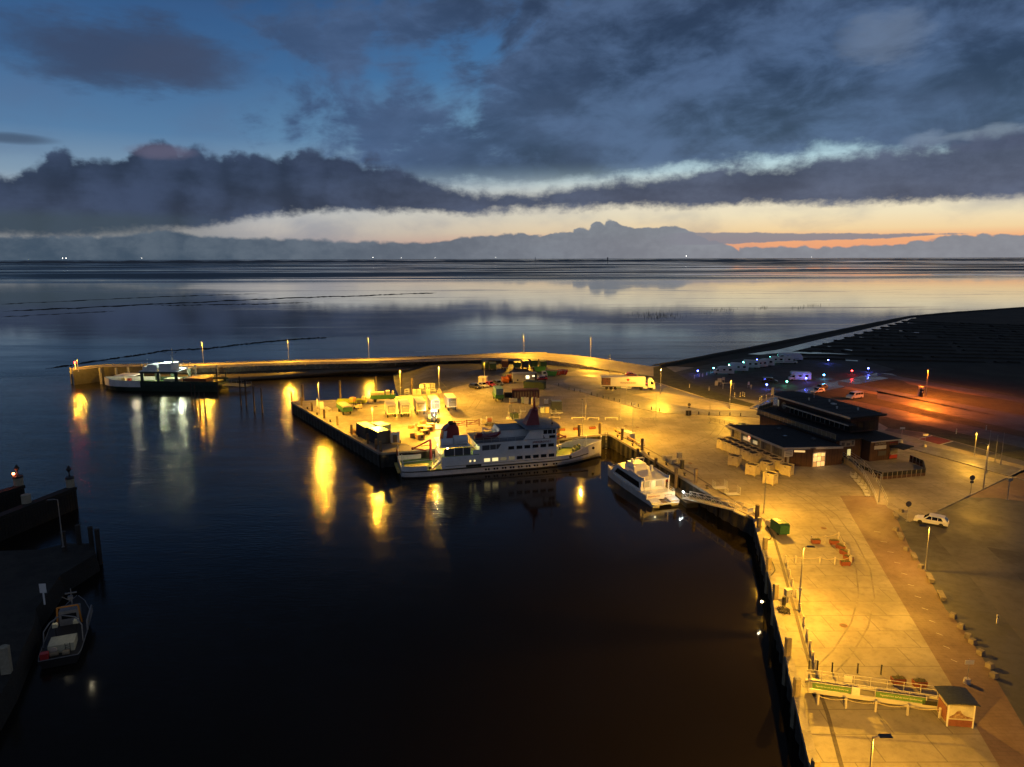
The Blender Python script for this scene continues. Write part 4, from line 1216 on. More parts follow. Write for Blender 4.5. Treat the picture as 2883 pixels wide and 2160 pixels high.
MB().box(2.6, 0, 2.3, 3.2, 6.0, .8).tube((.6, -3.8, 2.2), (.6, -3.8, 5.6), .2, .16, 6).tube((.6, 3.8, 2.2), (.6, 3.8, 5.6), .2, .16, 6).tube((.6, -3.8, 5.4), (.6, 3.8, 5.4), .14, .14, 6).build('ramp_gantry', M_GREENH, f2)
MB().add([(0, -2.8, 1.9), (0, 2.8, 1.9), (-9, 2.4, 1.3), (-9, -2.4, 1.3), (0, -2.8, 2.15), (0, 2.8, 2.15), (-9, 2.4, 1.5), (-9, -2.4, 1.5)], [(0, 1, 2, 3), (7, 6, 5, 4), (0, 4, 5, 1), (1, 5, 6, 2), (2, 6, 7, 3), (3, 7, 4, 0)]).build('stern_ramp', M_GREENH, f2)
rail(f2, [(0, -2.7, 2.1), (-9, -2.3, 1.5)], 1.0)
lampb = MB().tube((0, 0, 0), (0, -.12, 0), .24, .24, 10).mesh('side_lamp', M_BULB)
for s_, z_ in ((27.0, 3.0), (23.6, 3.1), (22.2, 3.0), (21.6, 3.0), (17.0, 3.2), (26.0, 1.2), (14.2, 1.7), (14.2, .6), (26.0, .4)):
    obj('side_lamp', lampb, f2, (s_, -4.55, z_))
for x_, w_ in ((18.5, 9000), (22.5, 6000)):  # added fill spots brighten the deckhouse without a streak on the water
    ld = bpy.data.lights.new('house_fill', 'SPOT'); ld.energy, ld.color, ld.spot_size, ld.spot_blend, ld.shadow_soft_size = w_, (.82, 1.0, .86), R(95), .5, .2
    lo = bpy.data.objects.new('house_fill', ld); COL.objects.link(lo); lo.parent = f2; lo.location = (x_, -5.5, 11.6); lo.rotation_euler = (R(38), 0, 0)
    MB().box(x_, -5.5, 11.75, .4, .3, .2).tube((x_, -5.5, 11.9), (16.4, .6, 11.7), .04, .04, 5).build('flood_lamp', M_BLACK, f2)  # added housing for the fill spot, hung out over the side
point(f2, (21.5, 0, 5.8), 1500, (.95, 1.0, .6), .2)
point(f2, (16.0, -1.5, 5.8), 1200, (.95, 1.0, .6), .2)
point(f2, (30, 1.0, 4.6), 500, (1.0, .9, .6), .2)

# ================================================================== MOLE
M_STONEP = mat('lit concrete panel', (0.36, 0.32, 0.27), 0.8, var=0.3, vscale=0.8)
M_ROCK = ground_mat('armour rock', (0.30, 0.26, 0.20), (0.17, 0.15, 0.12), 0.85, 0.9, 0.5, bump=0.8)
mole = thing('mole', 'long curved stone mole with a lit promenade enclosing the harbour', 'mole')
MS = [(205, 1037, 1043, 2.0), (292, 1028, 1033, 2.0), (403, 1027, 1032, 2.0), (561, 1025, 1030, 2.0), (850, 1015, 1020, 2.0), (1071, 1010, 1016, 2.0), (1207, 1004, 1011, 2.0), (1358, 999, 1007, 2.0),
      (1471, 994, 1010, 1.9), (1539, 994, 1014, 1.6), (1629, 1001, 1027, 1.0), (1700, 1011, 1040, .5), (1763, 1021, 1050, .12), (1840, 1033, 1060, .03)]
back = [G(x, yb, z) for x, yb, yf, z in MS]
front = [G(x, yf, z) for x, yb, yf, z in MS]
MB().grid([back, [lerp(a, b, .5) for a, b in zip(back, front)], front]).build('promenade', M_CONC2, mole, flip=False)
mb = MB()
cr = []
for a, b in zip(back, front):
    o_ = (a - b).normalized()
    cr.append([a - o_ * .35 + Vector((0, 0, -.05)), a - o_ * .35 + Vector((0, 0, .32)), a + Vector((0, 0, .32)), a + o_ * .6 + Vector((0, 0, -.3)), a + o_ * 9 + Vector((0, 0, W - a.z - .4))])
mb.grid(cr[:10])
mb.build('crest_wall', M_STONEP, mole, flip=False)
mb = MB()
mb.grid([[back[i], back[i] + (back[i] - front[i]).normalized() * 7 + Vector((0, 0, W - back[i].z - .4))] for i in range(9, len(back))])
mb.build('seaward_slope', M_ROCK, mole, flip=False)
# inner face: vertical wall at the head, panels and rock further in
MB().grid([[q for q in front[:4]], [Vector((q.x, q.y, W - 1)) for q in front[:4]]]).build('inner_wall', M_WALL, mole, flip=False)
hd0, hd1 = back[0], front[0]
MB().grid([[hd0, hd1], [Vector((hd0.x, hd0.y, W - 1)), Vector((hd1.x, hd1.y, W - 1))]]).build('mole_head', M_WALL, mole, flip=False)
pfoot = []
for i_, (x, yb, yf, z) in enumerate(MS[2:9]):
    pfoot.append(G(x, yf + 6.5, z - .75))
fr, ft_ = front[2:7], pfoot[:5]
MB().grid([[q - Vector((0, 0, .06)) for q in front[2:9]], [q - Vector((0, 0, .06)) for q in pfoot]]).build('revetment', M_STONEP, mole, flip=False)
ns = 0
for i_ in range(3):
    n_ = int((fr[i_ + 1] - fr[i_]).length / 1.75)
    if i_ == 2: n_ = int(n_ * 1.0)
    for k_ in range(n_):
        u0, u1 = (k_ + .03) / n_, (k_ + .97) / n_
        a0, a1, c0_, c1_ = lerp(fr[i_], fr[i_ + 1], u0), lerp(fr[i_], fr[i_ + 1], u1), lerp(ft_[i_], ft_[i_ + 1], u1), lerp(ft_[i_], ft_[i_ + 1], u0)
        up_ = Vector((0, 0, .05))
        MB().add([a0, a1, c1_ if False else c0_, c1_, a0 + up_, a1 + up_, c0_ + up_, c1_ + up_], [(3, 2, 1, 0), (4, 5, 6, 7), (0, 1, 5, 4), (1, 2, 6, 5), (2, 3, 7, 6), (3, 0, 4, 7)]).build('panel', M_STONEP, mole)
# rock slope from the panels down to the berm
RK = [(430, 1052), (561, 1050), (850, 1040), (1071, 1034), (1207, 1025), (1358, 1019), (1471, 1021), (1539, 1026), (1629, 1036), (1700, 1043)]
rk = [G(x, y, -.6 if x < 1300 else 0.02) for x, y in RK]
tp = [pfoot[i_] - Vector((0, 0, .05)) if i_ < 7 else G(x, yf, z) - Vector((0, 0, .1)) for i_, (x, yb, yf, z) in enumerate(MS[2:12])]
MB().grid([tp, rk]).build('rock_slope', M_ROCK, mole, flip=False)
mb = MB()
for i in range(len(rk) - 1):
    n_ = int((rk[i + 1] - rk[i]).length * 3.2)
    for k_ in range(n_):
        u, v = rnd.random(), rnd.random()
        q = lerp(lerp(tp[i], tp[i + 1], u), lerp(rk[i], rk[i + 1], u), v)
        s_ = rnd.uniform(.25, .55)
        a = rnd.uniform(0, 3)
        mb.box(q.x, q.y, q.z - s_ * .3, s_ * 1.3, s_, s_ * .8, a, rnd.uniform(.5, .8))
o = mb.build('armour_rocks', M_ROCK, mole)
o['kind'] = 'stuff'
# stepped seating set into the slope: two flights
M_STEPD = mat('dark step', (0.045, 0.03, 0.028), 0.7, var=.3)
for xa, xb in ((924, 1064), (1078, 1206)):
    for k_ in range(4):
        ya = 1020 + k_ * 4.0 - (xa - 924) * .024
        yb_ = 1020 + k_ * 4.0 - (xb - 924) * .024
        z_ = 1.0 - k_ * .42
        a, b = G(xa, ya, z_), G(xb, yb_, z_)
        c = (a + b) / 2
        st_ = MB().box(c.x, c.y, z_ - .3, (b - a).length, 1.3, .3, heading(a, b)).build('step', M_STEPD, mole)
        mb = MB()
        L_ = (b - a).length
        for j in range(int(L_ / 3)):
            d = (b - a).normalized()
            p_ = a + d * (1.2 + j * 3.0 + (k_ % 2) * .8)
            mb.box(p_.x + d.y * .5, p_.y - d.x * .5, z_ + .005, 1.9, .16, .03, heading(a, b))
        mb.build('edge_strip', M_PAINT, st_)
# berm of mud below it and shore toward the slipway
mb = MB()
lowb = [(500, 1080), (640, 1074), (720, 1066), (800, 1062), (900, 1055), (1000, 1049), (1139, 1046), (1200, 1042), (1222, 1043)]
topb = [(440, 1055), (561, 1051), (700, 1046), (850, 1041), (930, 1039), (1020, 1036), (1120, 1033), (1207, 1027), (1215, 1027)]
midb = [(a[0] * .4 + b[0] * .6, a[1] * .4 + b[1] * .6) for a, b in zip(topb, lowb)]
mb.grid([[G(x, y, -.7) for x, y in topb], [G(x, y, -1.6) for x, y in midb], [G(x, y, -2.4) for x, y in lowb], [G(x, y + 5, W - .2) for x, y in lowb]])
struct(mb.build('shore', M_MUDBANK, smooth=True, flip=False))
# mud lying at the foot of the east quay
def mud(px, hgt):
    c = [sum(v) / len(px) for v in zip(*px)]
    bm_ = MB()
    o_ = [G(x, y, W - .05) for x, y in px]
    i_ = [G(c[0] + (x - c[0]) * .55, c[1] + (y - c[1]) * .55, W + hgt) for x, y in px]
    bm_.add(o_ + i_, [(k_, (k_ + 1) % len(px), len(px) + (k_ + 1) % len(px), len(px) + k_) for k_ in range(len(px))] + [tuple(range(len(px), 2 * len(px)))])
    return struct(bm_.build('mud_bank', M_MUDBANK, smooth=True))

# head of the mole: beacon, lamp, dolphins
bq = G(213, 1040, 2.0)
t = thing('beacon_light', 'red light beacon on a short post at the mole head', 'beacon', bq)
MB().tube((0, 0, 0), (0, 0, 2.3), .16, .12, 8).build('post', M_SHIPW, t)
MB().tube((0, 0, 2.3), (0, 0, 2.8), .3, .3, 10).build('lantern', mat('red lantern', (.8, .02, .02), .4, emit=(1, .03, .02), estr=30), t)
MB().tube((0, 0, 2.8), (0, 0, 3.0), .36, .05, 10).build('cap', M_SRED, t)
point(t, (0, -.6, 2.6), 120, (1, .05, .03), .2)
lamp(221, 1046, 4.4, R(-120), 'short bright lamp at the tip of the mole', P * .6, 'lamps along the mole', 2.0)

# ================================================================== PILES
M_PILE = mat('weathered steel pile', (0.16, 0.12, 0.08), 0.8, var=.5, vscale=.8)
M_TIMB = mat('dark timber pile', (0.05, 0.042, 0.034), 0.85, var=.4, vscale=1.0)
M_PCAP = mat('pale pile cap', (0.34, 0.32, 0.28), .7, var=.3)
def pile(px, py, zt, label, group, r=.28, m=None, cap=False, sq=False):
    q = G(px, py, zt)
    t = thing('mooring_pile', label, 'pile', (q.x, q.y, W - 1.5), 0, group)
    h = zt - W + 1.5
    if sq:
        MB().box(0, 0, 0, r * 2, r * 1.6, h, .3).build('shaft', m or M_PILE, t)
    else:
        MB().tube((0, 0, 0), (0, 0, h), r, r * .95, 10).build('shaft', m or M_PILE, t)
    MB().tube((0, 0, h), (0, 0, h + .1), r * 1.15, r * .9, 10).build('cap', M_PCAP if cap else (m or M_PILE), t)
    return t
for x, yt, yb in ((615, 1038, 1125), (679, 1061, 1142), (694, 1069, 1142), (717, 1087, 1159), (739, 1093, 1162), (541, 1080, 1136), (552, 1083, 1150), (565, 1101, 1169), (580, 1106, 1175)):
    zt = W + HGT((x, yb), yt, W)
    q = G(x, yb, W)
    t = thing('mooring_pile', 'slender dark timber pile standing alone in the harbour water', 'pile', (q.x, q.y, W - 1.5), 0, 'piles off the far ship')
    MB().tube((0, 0, 0), (0, 0, zt - W + 1.5), .24, .19, 8).build('shaft', M_TIMB, t)
    MB().tube((0, 0, zt - W + 1.5), (0, 0, zt - W + 1.62), .2, .08, 8).build('cap', M_TIMB, t)
for x, yt in ((198, 1036), (207, 1039), (281, 1037), (326, 1037), (360, 1035), (397, 1027), (610, 1028), (550, 1029)):
    pile(x, yt, 2.4, 'pale-topped pile against the inner wall of the mole head', 'piles along the mole', .4, M_PCAP)
for x, yt in ((820, 1104), (848, 1120), (877, 1135), (912, 1154), (949, 1173), (989, 1197), (1035, 1222), (1058, 1237), (1071, 1243)):
    pile(x, yt, 2.2, 'tall square fender pile on the end wall of the freight pier', 'fender piles of the freight pier', .26, M_PILE, False, True)
for x, yt in ((851, 1083), (956, 1072), (1057, 1061), (1129, 1046), (1159, 1066)):
    pile(x, yt, 2.6, 'round pile behind the freight pier in the inner basin', 'piles of the inner basin', .34, M_PILE)
for x, yt in ((1573, 1200), (1631, 1197), (1689, 1191)):
    pile(x, yt, 2.6, 'rusty round pile between ferry and pier by the bow', 'piles at the ferry bow', .34, M_PILE)
for x, yt, zt in ((1752, 1208, 2.6), (1808, 1236, 2.4), (1796, 1264, .6), (1847, 1291, .6), (1904, 1321, 1.6), (1960, 1321, 2.6), (2133, 1423, 2.2)):
    pile(x, yt, zt, 'dark steel pile on the quay wall behind the small passenger boat', 'piles of the east quay', .33, M_PILE)
M_PALEP = mat('pale timber pile', (.30, .25, .16), .85, var=.4, vscale=1.2)
for x, yt, zt in ((2138, 1459, 1.5), (2155, 1515, 1.7), (2166, 1569, 1.8), (2185, 1645, 2.0), (2220, 1796, 2.0), (2245, 1910, 1.8), (2297, 2139, 1.2)):
    pile(x, yt, zt, 'pale-capped timber fender pile along the long apron wall', 'fender piles of the long apron', .27, M_PALEP, True, True)
# boarding ladder and dark triangular frame at the quay corner
q = G(1707, 1224, 0)
t = thing('quay_ladder', 'dark rung ladder fixed to the quay wall at the inner corner', 'ladder', (q.x - .1, q.y - .6, W), 0)
for s_ in (-.25, .25):
    MB().tube((s_, 0, -.5), (s_, 0, 3.9), .05, .05, 6).build('stile', M_BLACK, t)
for i in range(11):
    MB().tube((-.25, 0, .1 + i * .34), (.25, 0, .1 + i * .34), .035, .035, 5).build('rung', M_STEEL, t)

# ================================================================== FAST PASSENGER CATAMARAN
q = G(1876, 1429, W)
cat = thing('passenger_boat', 'small white passenger catamaran with black window band moored at the gangway', 'boat', (q.x, q.y + .6, W), R(107.5))
for sg in (-1, 1):
    sec = []
    for s_, b_, zt in ((0, .95, .9), (3, 1.0, 1.3), (11, 1.0, 1.5), (15.5, .8, 1.7), (18.2, .45, 1.95), (19.8, .06, 2.2)):
        y0_ = sg * 1.85
        sec.append([(s_, y0_ - b_, zt), (s_, y0_ - b_ * .7, .05), (s_, y0_, -.8), (s_, y0_ + b_ * .7, .05), (s_, y0_ + b_, zt)])
    MB().loft(sec).build('hull', M_HULL, cat)
MB().prism([(1.8, -2.85), (11, -2.85), (15.5, -2.6), (18.4, -1.9), (19.4, 0), (18.4, 1.9), (15.5, 2.6), (11, 2.85), (1.8, 2.85)], 1.28, 1.62).build('main_deck', M_HULL, cat)
MB().side([(4.6, 1.62), (15.2, 1.62), (17.2, 1.9), (14.8, 3.75), (4.6, 3.75)], -2.5, 2.5).build('cabin', M_SHIPW, cat)
for sg in (-1, 1):
    MB().side([(5.2, 1.95), (6.1, 1.95), (15.4, 2.15), (14.2, 3.25), (5.4, 3.05)], sg * 2.53 - .03, sg * 2.53 + .03).build('side_window', M_GLASS, cat)
MB().add([(16.95, -2.1, 2.15), (16.95, 2.1, 2.15), (15.25, 2.1, 3.45), (15.25, -2.1, 3.45)], [(0, 1, 2, 3)]).build('front_window', M_GLASS, cat)
MB().prism([(3.4, -2.6), (12.6, -2.7), (14.8, -2.2), (15.4, 0), (14.8, 2.2), (12.6, 2.7), (3.4, 2.6)], 3.75, 3.92).build('roof', M_CANIS, cat)
for sg in (-1, 1):
    MB().side([(3.4, 3.92), (9.6, 3.92), (8.9, 4.35), (4.2, 4.2), (3.4, 4.5)], sg * 2.55 - .06, sg * 2.55 + .06).build('roof_fin', M_CANIS, cat)
    MB().side([(8.2, 3.92), (9.0, 3.92), (9.0, 4.9), (8.4, 5.0)], sg * 1.75 - .2, sg * 1.75 + .2).build('engine_vent', M_SHIPW, cat)
MB().side([(9.5, 3.92), (13.6, 3.92), (12.8, 5.0), (9.9, 5.0)], -1.3, 1.3).build('wheelhouse', M_SHIPW, cat)
MB().side([(12.9, 4.2), (13.4, 4.2), (12.85, 4.95), (12.5, 4.95)], -1.32, 1.32).build('wheelhouse_window', M_GLASS, cat)
MB().tube((10.6, -1.0, 5.0), (10.2, -1.0, 6.0), .06, .06, 6).tube((10.6, 1.0, 5.0), (10.2, 1.0, 6.0), .06, .06, 6).tube((10.2, -1.0, 6.0), (10.2, 1.0, 6.0), .07, .07, 6).box(10.2, 0, 6.05, .22, 1.4, .14).tube((11.4, .9, 5), (11.4, .9, 5.7), .3, .25, 8).build('radar_arch', M_SHIPW, cat)
MB().box(4.55, .2, 1.7, .1, .7, 1.6).build('stern_door', M_SHIPW, cat)
MB().box(4.54, 1.4, 2.2, .1, 1.2, 1.1).box(4.54, -1.1, 2.2, .1, 1.2, 1.1).build('stern_window', M_DIMWIN, cat)
MB().box(3.4, -2.45, 1.62, .14, .14, 2.13).box(3.4, 2.45, 1.62, .14, .14, 2.13).build('roof_post', M_SHIPW, cat)
MB().box(1.85, 0, .75, .12, 5.7, 1.1).build('transom', M_SHIPW, cat)
MB().prism([(-.4, -2.5), (1.8, -2.8), (1.8, 2.8), (-.4, 2.5)], .45, .6).build('stern_platform', M_CANIS, cat)
MB().box(.9, 0, .6, 1.6, .9, .06).build('platform_grating', mat('teak grating', (.2, .13, .07), .7, var=.3), cat)
text('boat_name', 'WattnExpress', .42, M_SRED, cat, (1.775, 1.4, 1.42), (R(90), 0, R(-90)), .012, shear=.2)
text('home_port', 'Spiekeroog', .34, mat('navy paint', (.03, .05, .16), .5), cat, (1.775, -1.5, 1.42), (R(90), 0, R(-90)), .012)
rail(cat, [(1.95, -2.7, 1.62), (1.95, 2.7, 1.62)], .75, n=4)
rail(cat, [(1.95, -2.75, 1.62), (4.4, -2.75, 1.62)], .75)
rail(cat, [(15.5, -2.5, 1.62), (18.3, -1.85, 1.65), (19.3, 0, 1.7), (18.3, 1.85, 1.65), (15.5, 2.5, 1.62)], .8)
side = MB().box(9.5, -2.92, 1.1, 15, .08, .16).build('fender_strip', M_BLACK, cat)
point(cat, (3.6, 0, 3.3), 18, (1, .85, .5))

# pontoon and gangway beside it
a, b = G(1868, 1352, W + .9), G(1940, 1408, W + .9)
t = thing('pontoon', 'long timber-decked pontoon floating between boat and quay wall', 'pontoon', ((a + b) / 2).to_tuple()[:2] + (W,), heading(a, b))
Lp = (b - a).length + 3
MB().box(0, 0, -.4, Lp, 2.2, 1.2).build('float', M_BLACK, t)
for i in range(int(Lp / .5)):
    MB().box(-Lp / 2 + .25 + i * .5, 0, .8, .46, 2.2, .07).build('plank', mat('pontoon plank', (.20, .17, .12), .8, var=.4, vscale=2), t)
a, b = G(1932, 1402, W + 1.2), G(2080, 1437, -.1)
t = thing('gangway', 'white truss gangway leading down from the quay to the pontoon', 'gangway', a, heading(a, b))
Lg = (Vector((b.x, b.y)) - Vector((a.x, a.y))).length
dz = b.z - a.z
for sg in (-.75, .75):
    mb = MB()
    mb.tube((0, sg, 0), (Lg, sg, dz), .08, .08, 6).tube((0, sg, 1.1), (Lg, sg, dz + 1.1), .07, .07, 6)
    nb = 7
    for i in range(nb):
        x0_, x1_ = Lg * i / nb, Lg * (i + 1) / nb
        mb.tube((x0_, sg, dz * i / nb), (x0_, sg, dz * i / nb + 1.1), .05, .05, 5)
        mb.tube((x0_, sg, dz * i / nb + 1.1), (x1_, sg, dz * (i + 1) / nb), .05, .05, 5)
    mb.tube((Lg, sg, dz), (Lg, sg, dz + 1.1), .05, .05, 5)
    mb.build('side_truss', M_STEEL, t)
MB().add([(0, -.7, .08), (0, .7, .08), (Lg, .7, dz + .08), (Lg, -.7, dz + .08), (0, -.7, .14), (0, .7, .14), (Lg, .7, dz + .14), (Lg, -.7, dz + .14)], [(0, 1, 2, 3), (7, 6, 5, 4), (0, 4, 5, 1), (2, 6, 7, 3), (0, 3, 7, 4), (1, 5, 6, 2)]).build('walkway', mat('aluminium tread', (.4, .4, .38), .5, .3), t)
MB().box(Lg + 1.2, 0, dz - .15, 2.6, 2.2, .2).build('landing', mat('aluminium tread', (.4, .4, .38), .5, .3), t)
rail(t, [(Lg, -1.1, dz + .05), (Lg + 2.5, -1.1, dz + .05), (Lg + 2.5, 1.1, dz + .05), (Lg, 1.1, dz + .05)], 1.1)
MB().box(Lg + 2.46, 0, dz + .4, .04, 1.2, .7).build('notice_board', M_SHIPW, t)
MB().ball((.1, -.8, 1.25), .13, 8).build('lamp_bulb', mat('cold bulb', (1, 1, 1), .4, emit=(.85, 1.0, .95), estr=40), t)
point(t, (-.1, -1.1, 1.4), 130, (.85, 1.0, .95), .1)
q = G(1880, 1345, -.6)
t = thing('life_ring_post', 'red life ring hanging on a rope against the quay wall', 'life ring', (q.x, q.y, W))
MB().tube((0, 0, 0), (0, 0, 3.6), .05, .05, 6).build('post', M_STEEL, t)
MB().lathe([(.3, -.1), (.48, -.1), (.48, .1), (.3, .1)], 0, 2.2, 12, 'y').build('ring', M_SRED, t)

# ================================================================== LEFT SIDE: piers, work boat
M_PIERD = mat('dark timber pier', (0.016, 0.015, 0.013), 0.85, var=.4, vscale=.6)
def pier_arm(pa, pb, zt, w, label):
    a, b = G(pa[0], pa[1], zt), G(pb[0], pb[1], zt)
    t = thing('jetty', label, 'jetty', (a.x, a.y, W), heading(a, b))
    L = (b - a).length
    MB().box(L / 2, 0, zt - W - .5, L, w, .5).build('deck', M_PIERD, t)
    n_ = int(L / .55)
    pl_ = MB().box(0, 0, -.8, .48, .2, zt - W + .3).mesh('plank', M_PIERD)
    for i in range(n_):
        obj('plank', pl_, t, (.3 + i * .55, -w / 2 - .08, 0))
    return t
pier_arm((-120, 1420), (62, 1365), .6, 1.6, 'dark plank-faced jetty arm carrying the red light')
pier_arm((-120, 1496), (206, 1370), .6, 1.6, 'dark plank-faced jetty arm reaching furthest into the basin')
M_OCHRE = mat('pale ochre paint', (.40, .36, .26), .7, var=.25)
def dolphin(px, py, z, r, h, label, top=True, red=False):
    q = G(px, py, z)
    t = thing('dolphin', label, 'dolphin', q)
    MB().tube((0, 0, -4), (0, 0, h), r, r, 14).build('drum', M_OCHRE, t)
    if top:
        MB().tube((0, 0, h), (0, 0, h + .35), r * 1.15, r * 1.05, 14).build('collar', M_BLACK, t)
        MB().tube((0, 0, h + .35), (0, 0, h + 1.6), .12, .1, 8).tube((0, 0, h + 1.1), (0, 0, h + 1.7), .05, .45, 8).tube((0, 0, h + 1.7), (0, 0, h + 2.4), .45, .05, 8).build('topmark', M_BLACK, t)
    if red:
        MB().ball((-.45, -.35, h + .8), .22, 8).build('lantern', mat('orange red lantern', (1, .2, .05), .4, emit=(1, .16, .04), estr=40), t)
        point(t, (-.6, -.9, h + .9), 40, (1, .2, .05), .1)
    return t
dolphin(53, 1366, .6, .75, 1.4, 'pale drum dolphin with black topmark and glowing red lantern', True, True)
dolphin(199, 1371, .6, .65, 1.5, 'pale drum dolphin with black topmark and no light', True)
dolphin(76, 1422, .2, .7, 1.8, 'bare pale drum dolphin between the two jetty arms', False)
# landing stage and bank
lb_ = [(-300, 1560), (110, 1548), (190, 1530), (262, 1530), (268, 1560), (170, 1620), (120, 1690), (100, 1715), (95, 1760), (62, 1830), (30, 1905), (-20, 1990), (-300, 2050)]
M_DIRT = ground_mat('dark bank soil', (.028, .023, .015), (.016, .014, .011), .95, .3, .5, bump=.6)
pts = [G(x, y, -.8) for x, y in lb_]
mb = MB()
mb.add([(q.x, q.y, -.8) for q in pts], [tuple(range(len(pts)))])
o = mb.build('bank', M_DIRT, flip=False)
if o.data.polygons[0].normal.z < 0: o.data.flip_normals()
struct(o)
MB().grid([[Vector((q.x, q.y, -.8)) for q in pts[2:-1]], [Vector((q.x + .8, q.y - .3, W - 1)) for q in pts[2:-1]]]).build('bank_wall', M_PIERD, flip=False)['kind'] = 'structure'
for x, yt in ((253, 1485), (272, 1492), (218, 1480), (176, 1498)):
    pile(x, yt, 2.0, 'black timber pile at the dark landing stage', 'piles of the dark landing stage', .34, M_TIMB)
pile(10, 1822, 2.0, 'thick pale square post on the dark bank', 'post on the bank', .42, M_OCHRE, False, True)
q = G(126, 1702, -.8)
t = thing('sign_board', 'grey rectangular board on a post standing on the dark bank', 'sign', q, .1)
MB().tube((0, 0, 0), (0, 0, 1.6), .1, .1, 8).build('post', M_CANIS, t)
MB().box(0, 0, 1.5, .75, .06, 1.15).build('board', M_CANIS, t)
# work boat
a, b = G(165, 1856, W + .8), G(222, 1700, W + .8)
wb = thing('work_boat', 'dark work boat with white tube gantry, cream casing and red crate', 'boat', (a.x, a.y, W), heading(a, b))
sec = []
for s_, b_, zt in ((0, 1.85, .9), (1, 2.0, .9), (7, 2.05, 1.05), (10, 1.7, 1.35), (12.2, .9, 1.7), (13.4, .08, 1.95)):
    sec.append([(s_, -b_, zt), (s_, -b_ * .85, 0), (s_, -b_ * .4, -.8), (s_, b_ * .4, -.8), (s_, b_ * .85, 0), (s_, b_, zt)])
MB().loft(sec).build('hull', M_BOOT, wb)
M_WDIM = mat('greyed white paint', (.22, .22, .23), .6, var=.3)  # white lowered to a mid grey for this boat
mb = MB()
for sg in (-1, 1):
    mb.path([(s_, sg * b_, zt + .05) for s_, b_, zt in ((0, 1.85, .9), (1, 2.0, .9), (7, 2.05, 1.05), (10, 1.7, 1.35), (12.2, .9, 1.7), (13.4, .08, 1.95))], .05, 5)
mb.path([(0, -1.85, .95), (0, 1.85, .95)], .05, 5)
mb.build('gunwale', M_WDIM, wb)
MB().side([(5.4, 1.0), (9.6, 1.3), (9.3, 2.3), (5.6, 2.1)], -2.1, -1.95).build('side_screen', M_WDIM, wb)
MB().prism([(.2, -1.75), (6.9, -1.9), (9.8, -1.5), (12, -.7), (12, .7), (9.8, 1.5), (6.9, 1.9), (.2, 1.75)], .75, .82).build('deck', M_PIERD, wb)
M_CREAM = mat('cream casing', (.62, .58, .40), .6, var=.2)
MB().box(2.3, -.1, .82, 2.2, 2.5, 1.0).build('casing', M_CREAM, wb)
mb = MB()
for i in range(4):
    mb.tube((1.2 + i * .01, -.95, .95 + i * .22), (1.2, -.5, .95 + i * .22), .03, .03, 5)
mb.tube((1.18, -.95, .85), (1.18, -.95, 1.9), .03, .03, 5).tube((1.18, -.5, .85), (1.18, -.5, 1.9), .03, .03, 5).build('ladder', M_BLACK, wb)
MB().lathe([(.2, 1.1), (.34, 1.1), (.34, 1.2), (.2, 1.2)], .6, 1.35, 12, 'x').build('life_ring', mat('pale ring', (.6, .5, .4), .6), wb)
MB().tube((.75, .1, 1.1), (.75, .9, 1.1), .22, .22, 10).tube((.75, -.3, 1.05), (.75, -.9, 1.05), .3, .3, 10).build('rope_drum', mat('rope', (.35, .28, .18), .9, var=.3), wb)
MB().box(.5, 1.35, .82, .7, .75, .75).build('fish_crate', mat('red crate plastic', (.45, .03, .03), .5), wb)
mb = MB()
mb.path([(3.0, -1.9, .9), (3.6, -1.85, 2.6), (4.2, -1.2, 3.4), (4.4, .2, 3.8), (4.2, 1.3, 3.2), (3.6, 1.85, 2.5), (3.0, 1.9, .9)], .07, 6)
mb.build('gantry', M_WDIM, wb)
mb = MB()
mb.path([(7.6, -1.2, 1.0), (7.4, -1.0, 3.4), (7.4, 1.1, 3.4), (7.6, 1.3, 1.0)], .1, 6)
mb.build('a_frame', mat('orange frame paint', (.5, .2, .03), .6), wb)
MB().box(8.2, 0, .85, 1.6, 2.0, 2.0).build('wheelhouse', M_WDIM, wb)
MB().box(7.38, 0, 1.9, .05, 1.5, .6).build('wheelhouse_window', M_GLASS, wb)
MB().tube((8.2, -.3, 2.85), (8.2, -.3, 5.2), .09, .05, 6).box(8.2, -.3, 4.6, .2, 1.2, .12).box(8.2, -.2, 3.9, .4, .5, .4).tube((8.2, -.3, 3.6), (8.0, .6, 4.4), .05, .05, 5).build('mast', M_WDIM, wb)
for x_, y_ in ((4.6, .9), (4.8, -1.1)):
    MB().box(x_, y_, 2.4, .5, .5, .4).build('flood_lamp', M_CREAM, wb)
    MB().tube((x_, y_, .8), (x_, y_, 2.4), .04, .04, 5).build('lamp_post', M_BLACK, wb)
ld = point(wb, (1.0, -2.6, 3.6), 22, (1, .85, .55), .1)
ld = point(wb, (5.0, .3, 3.6), 12, (1, .85, .55), .1)

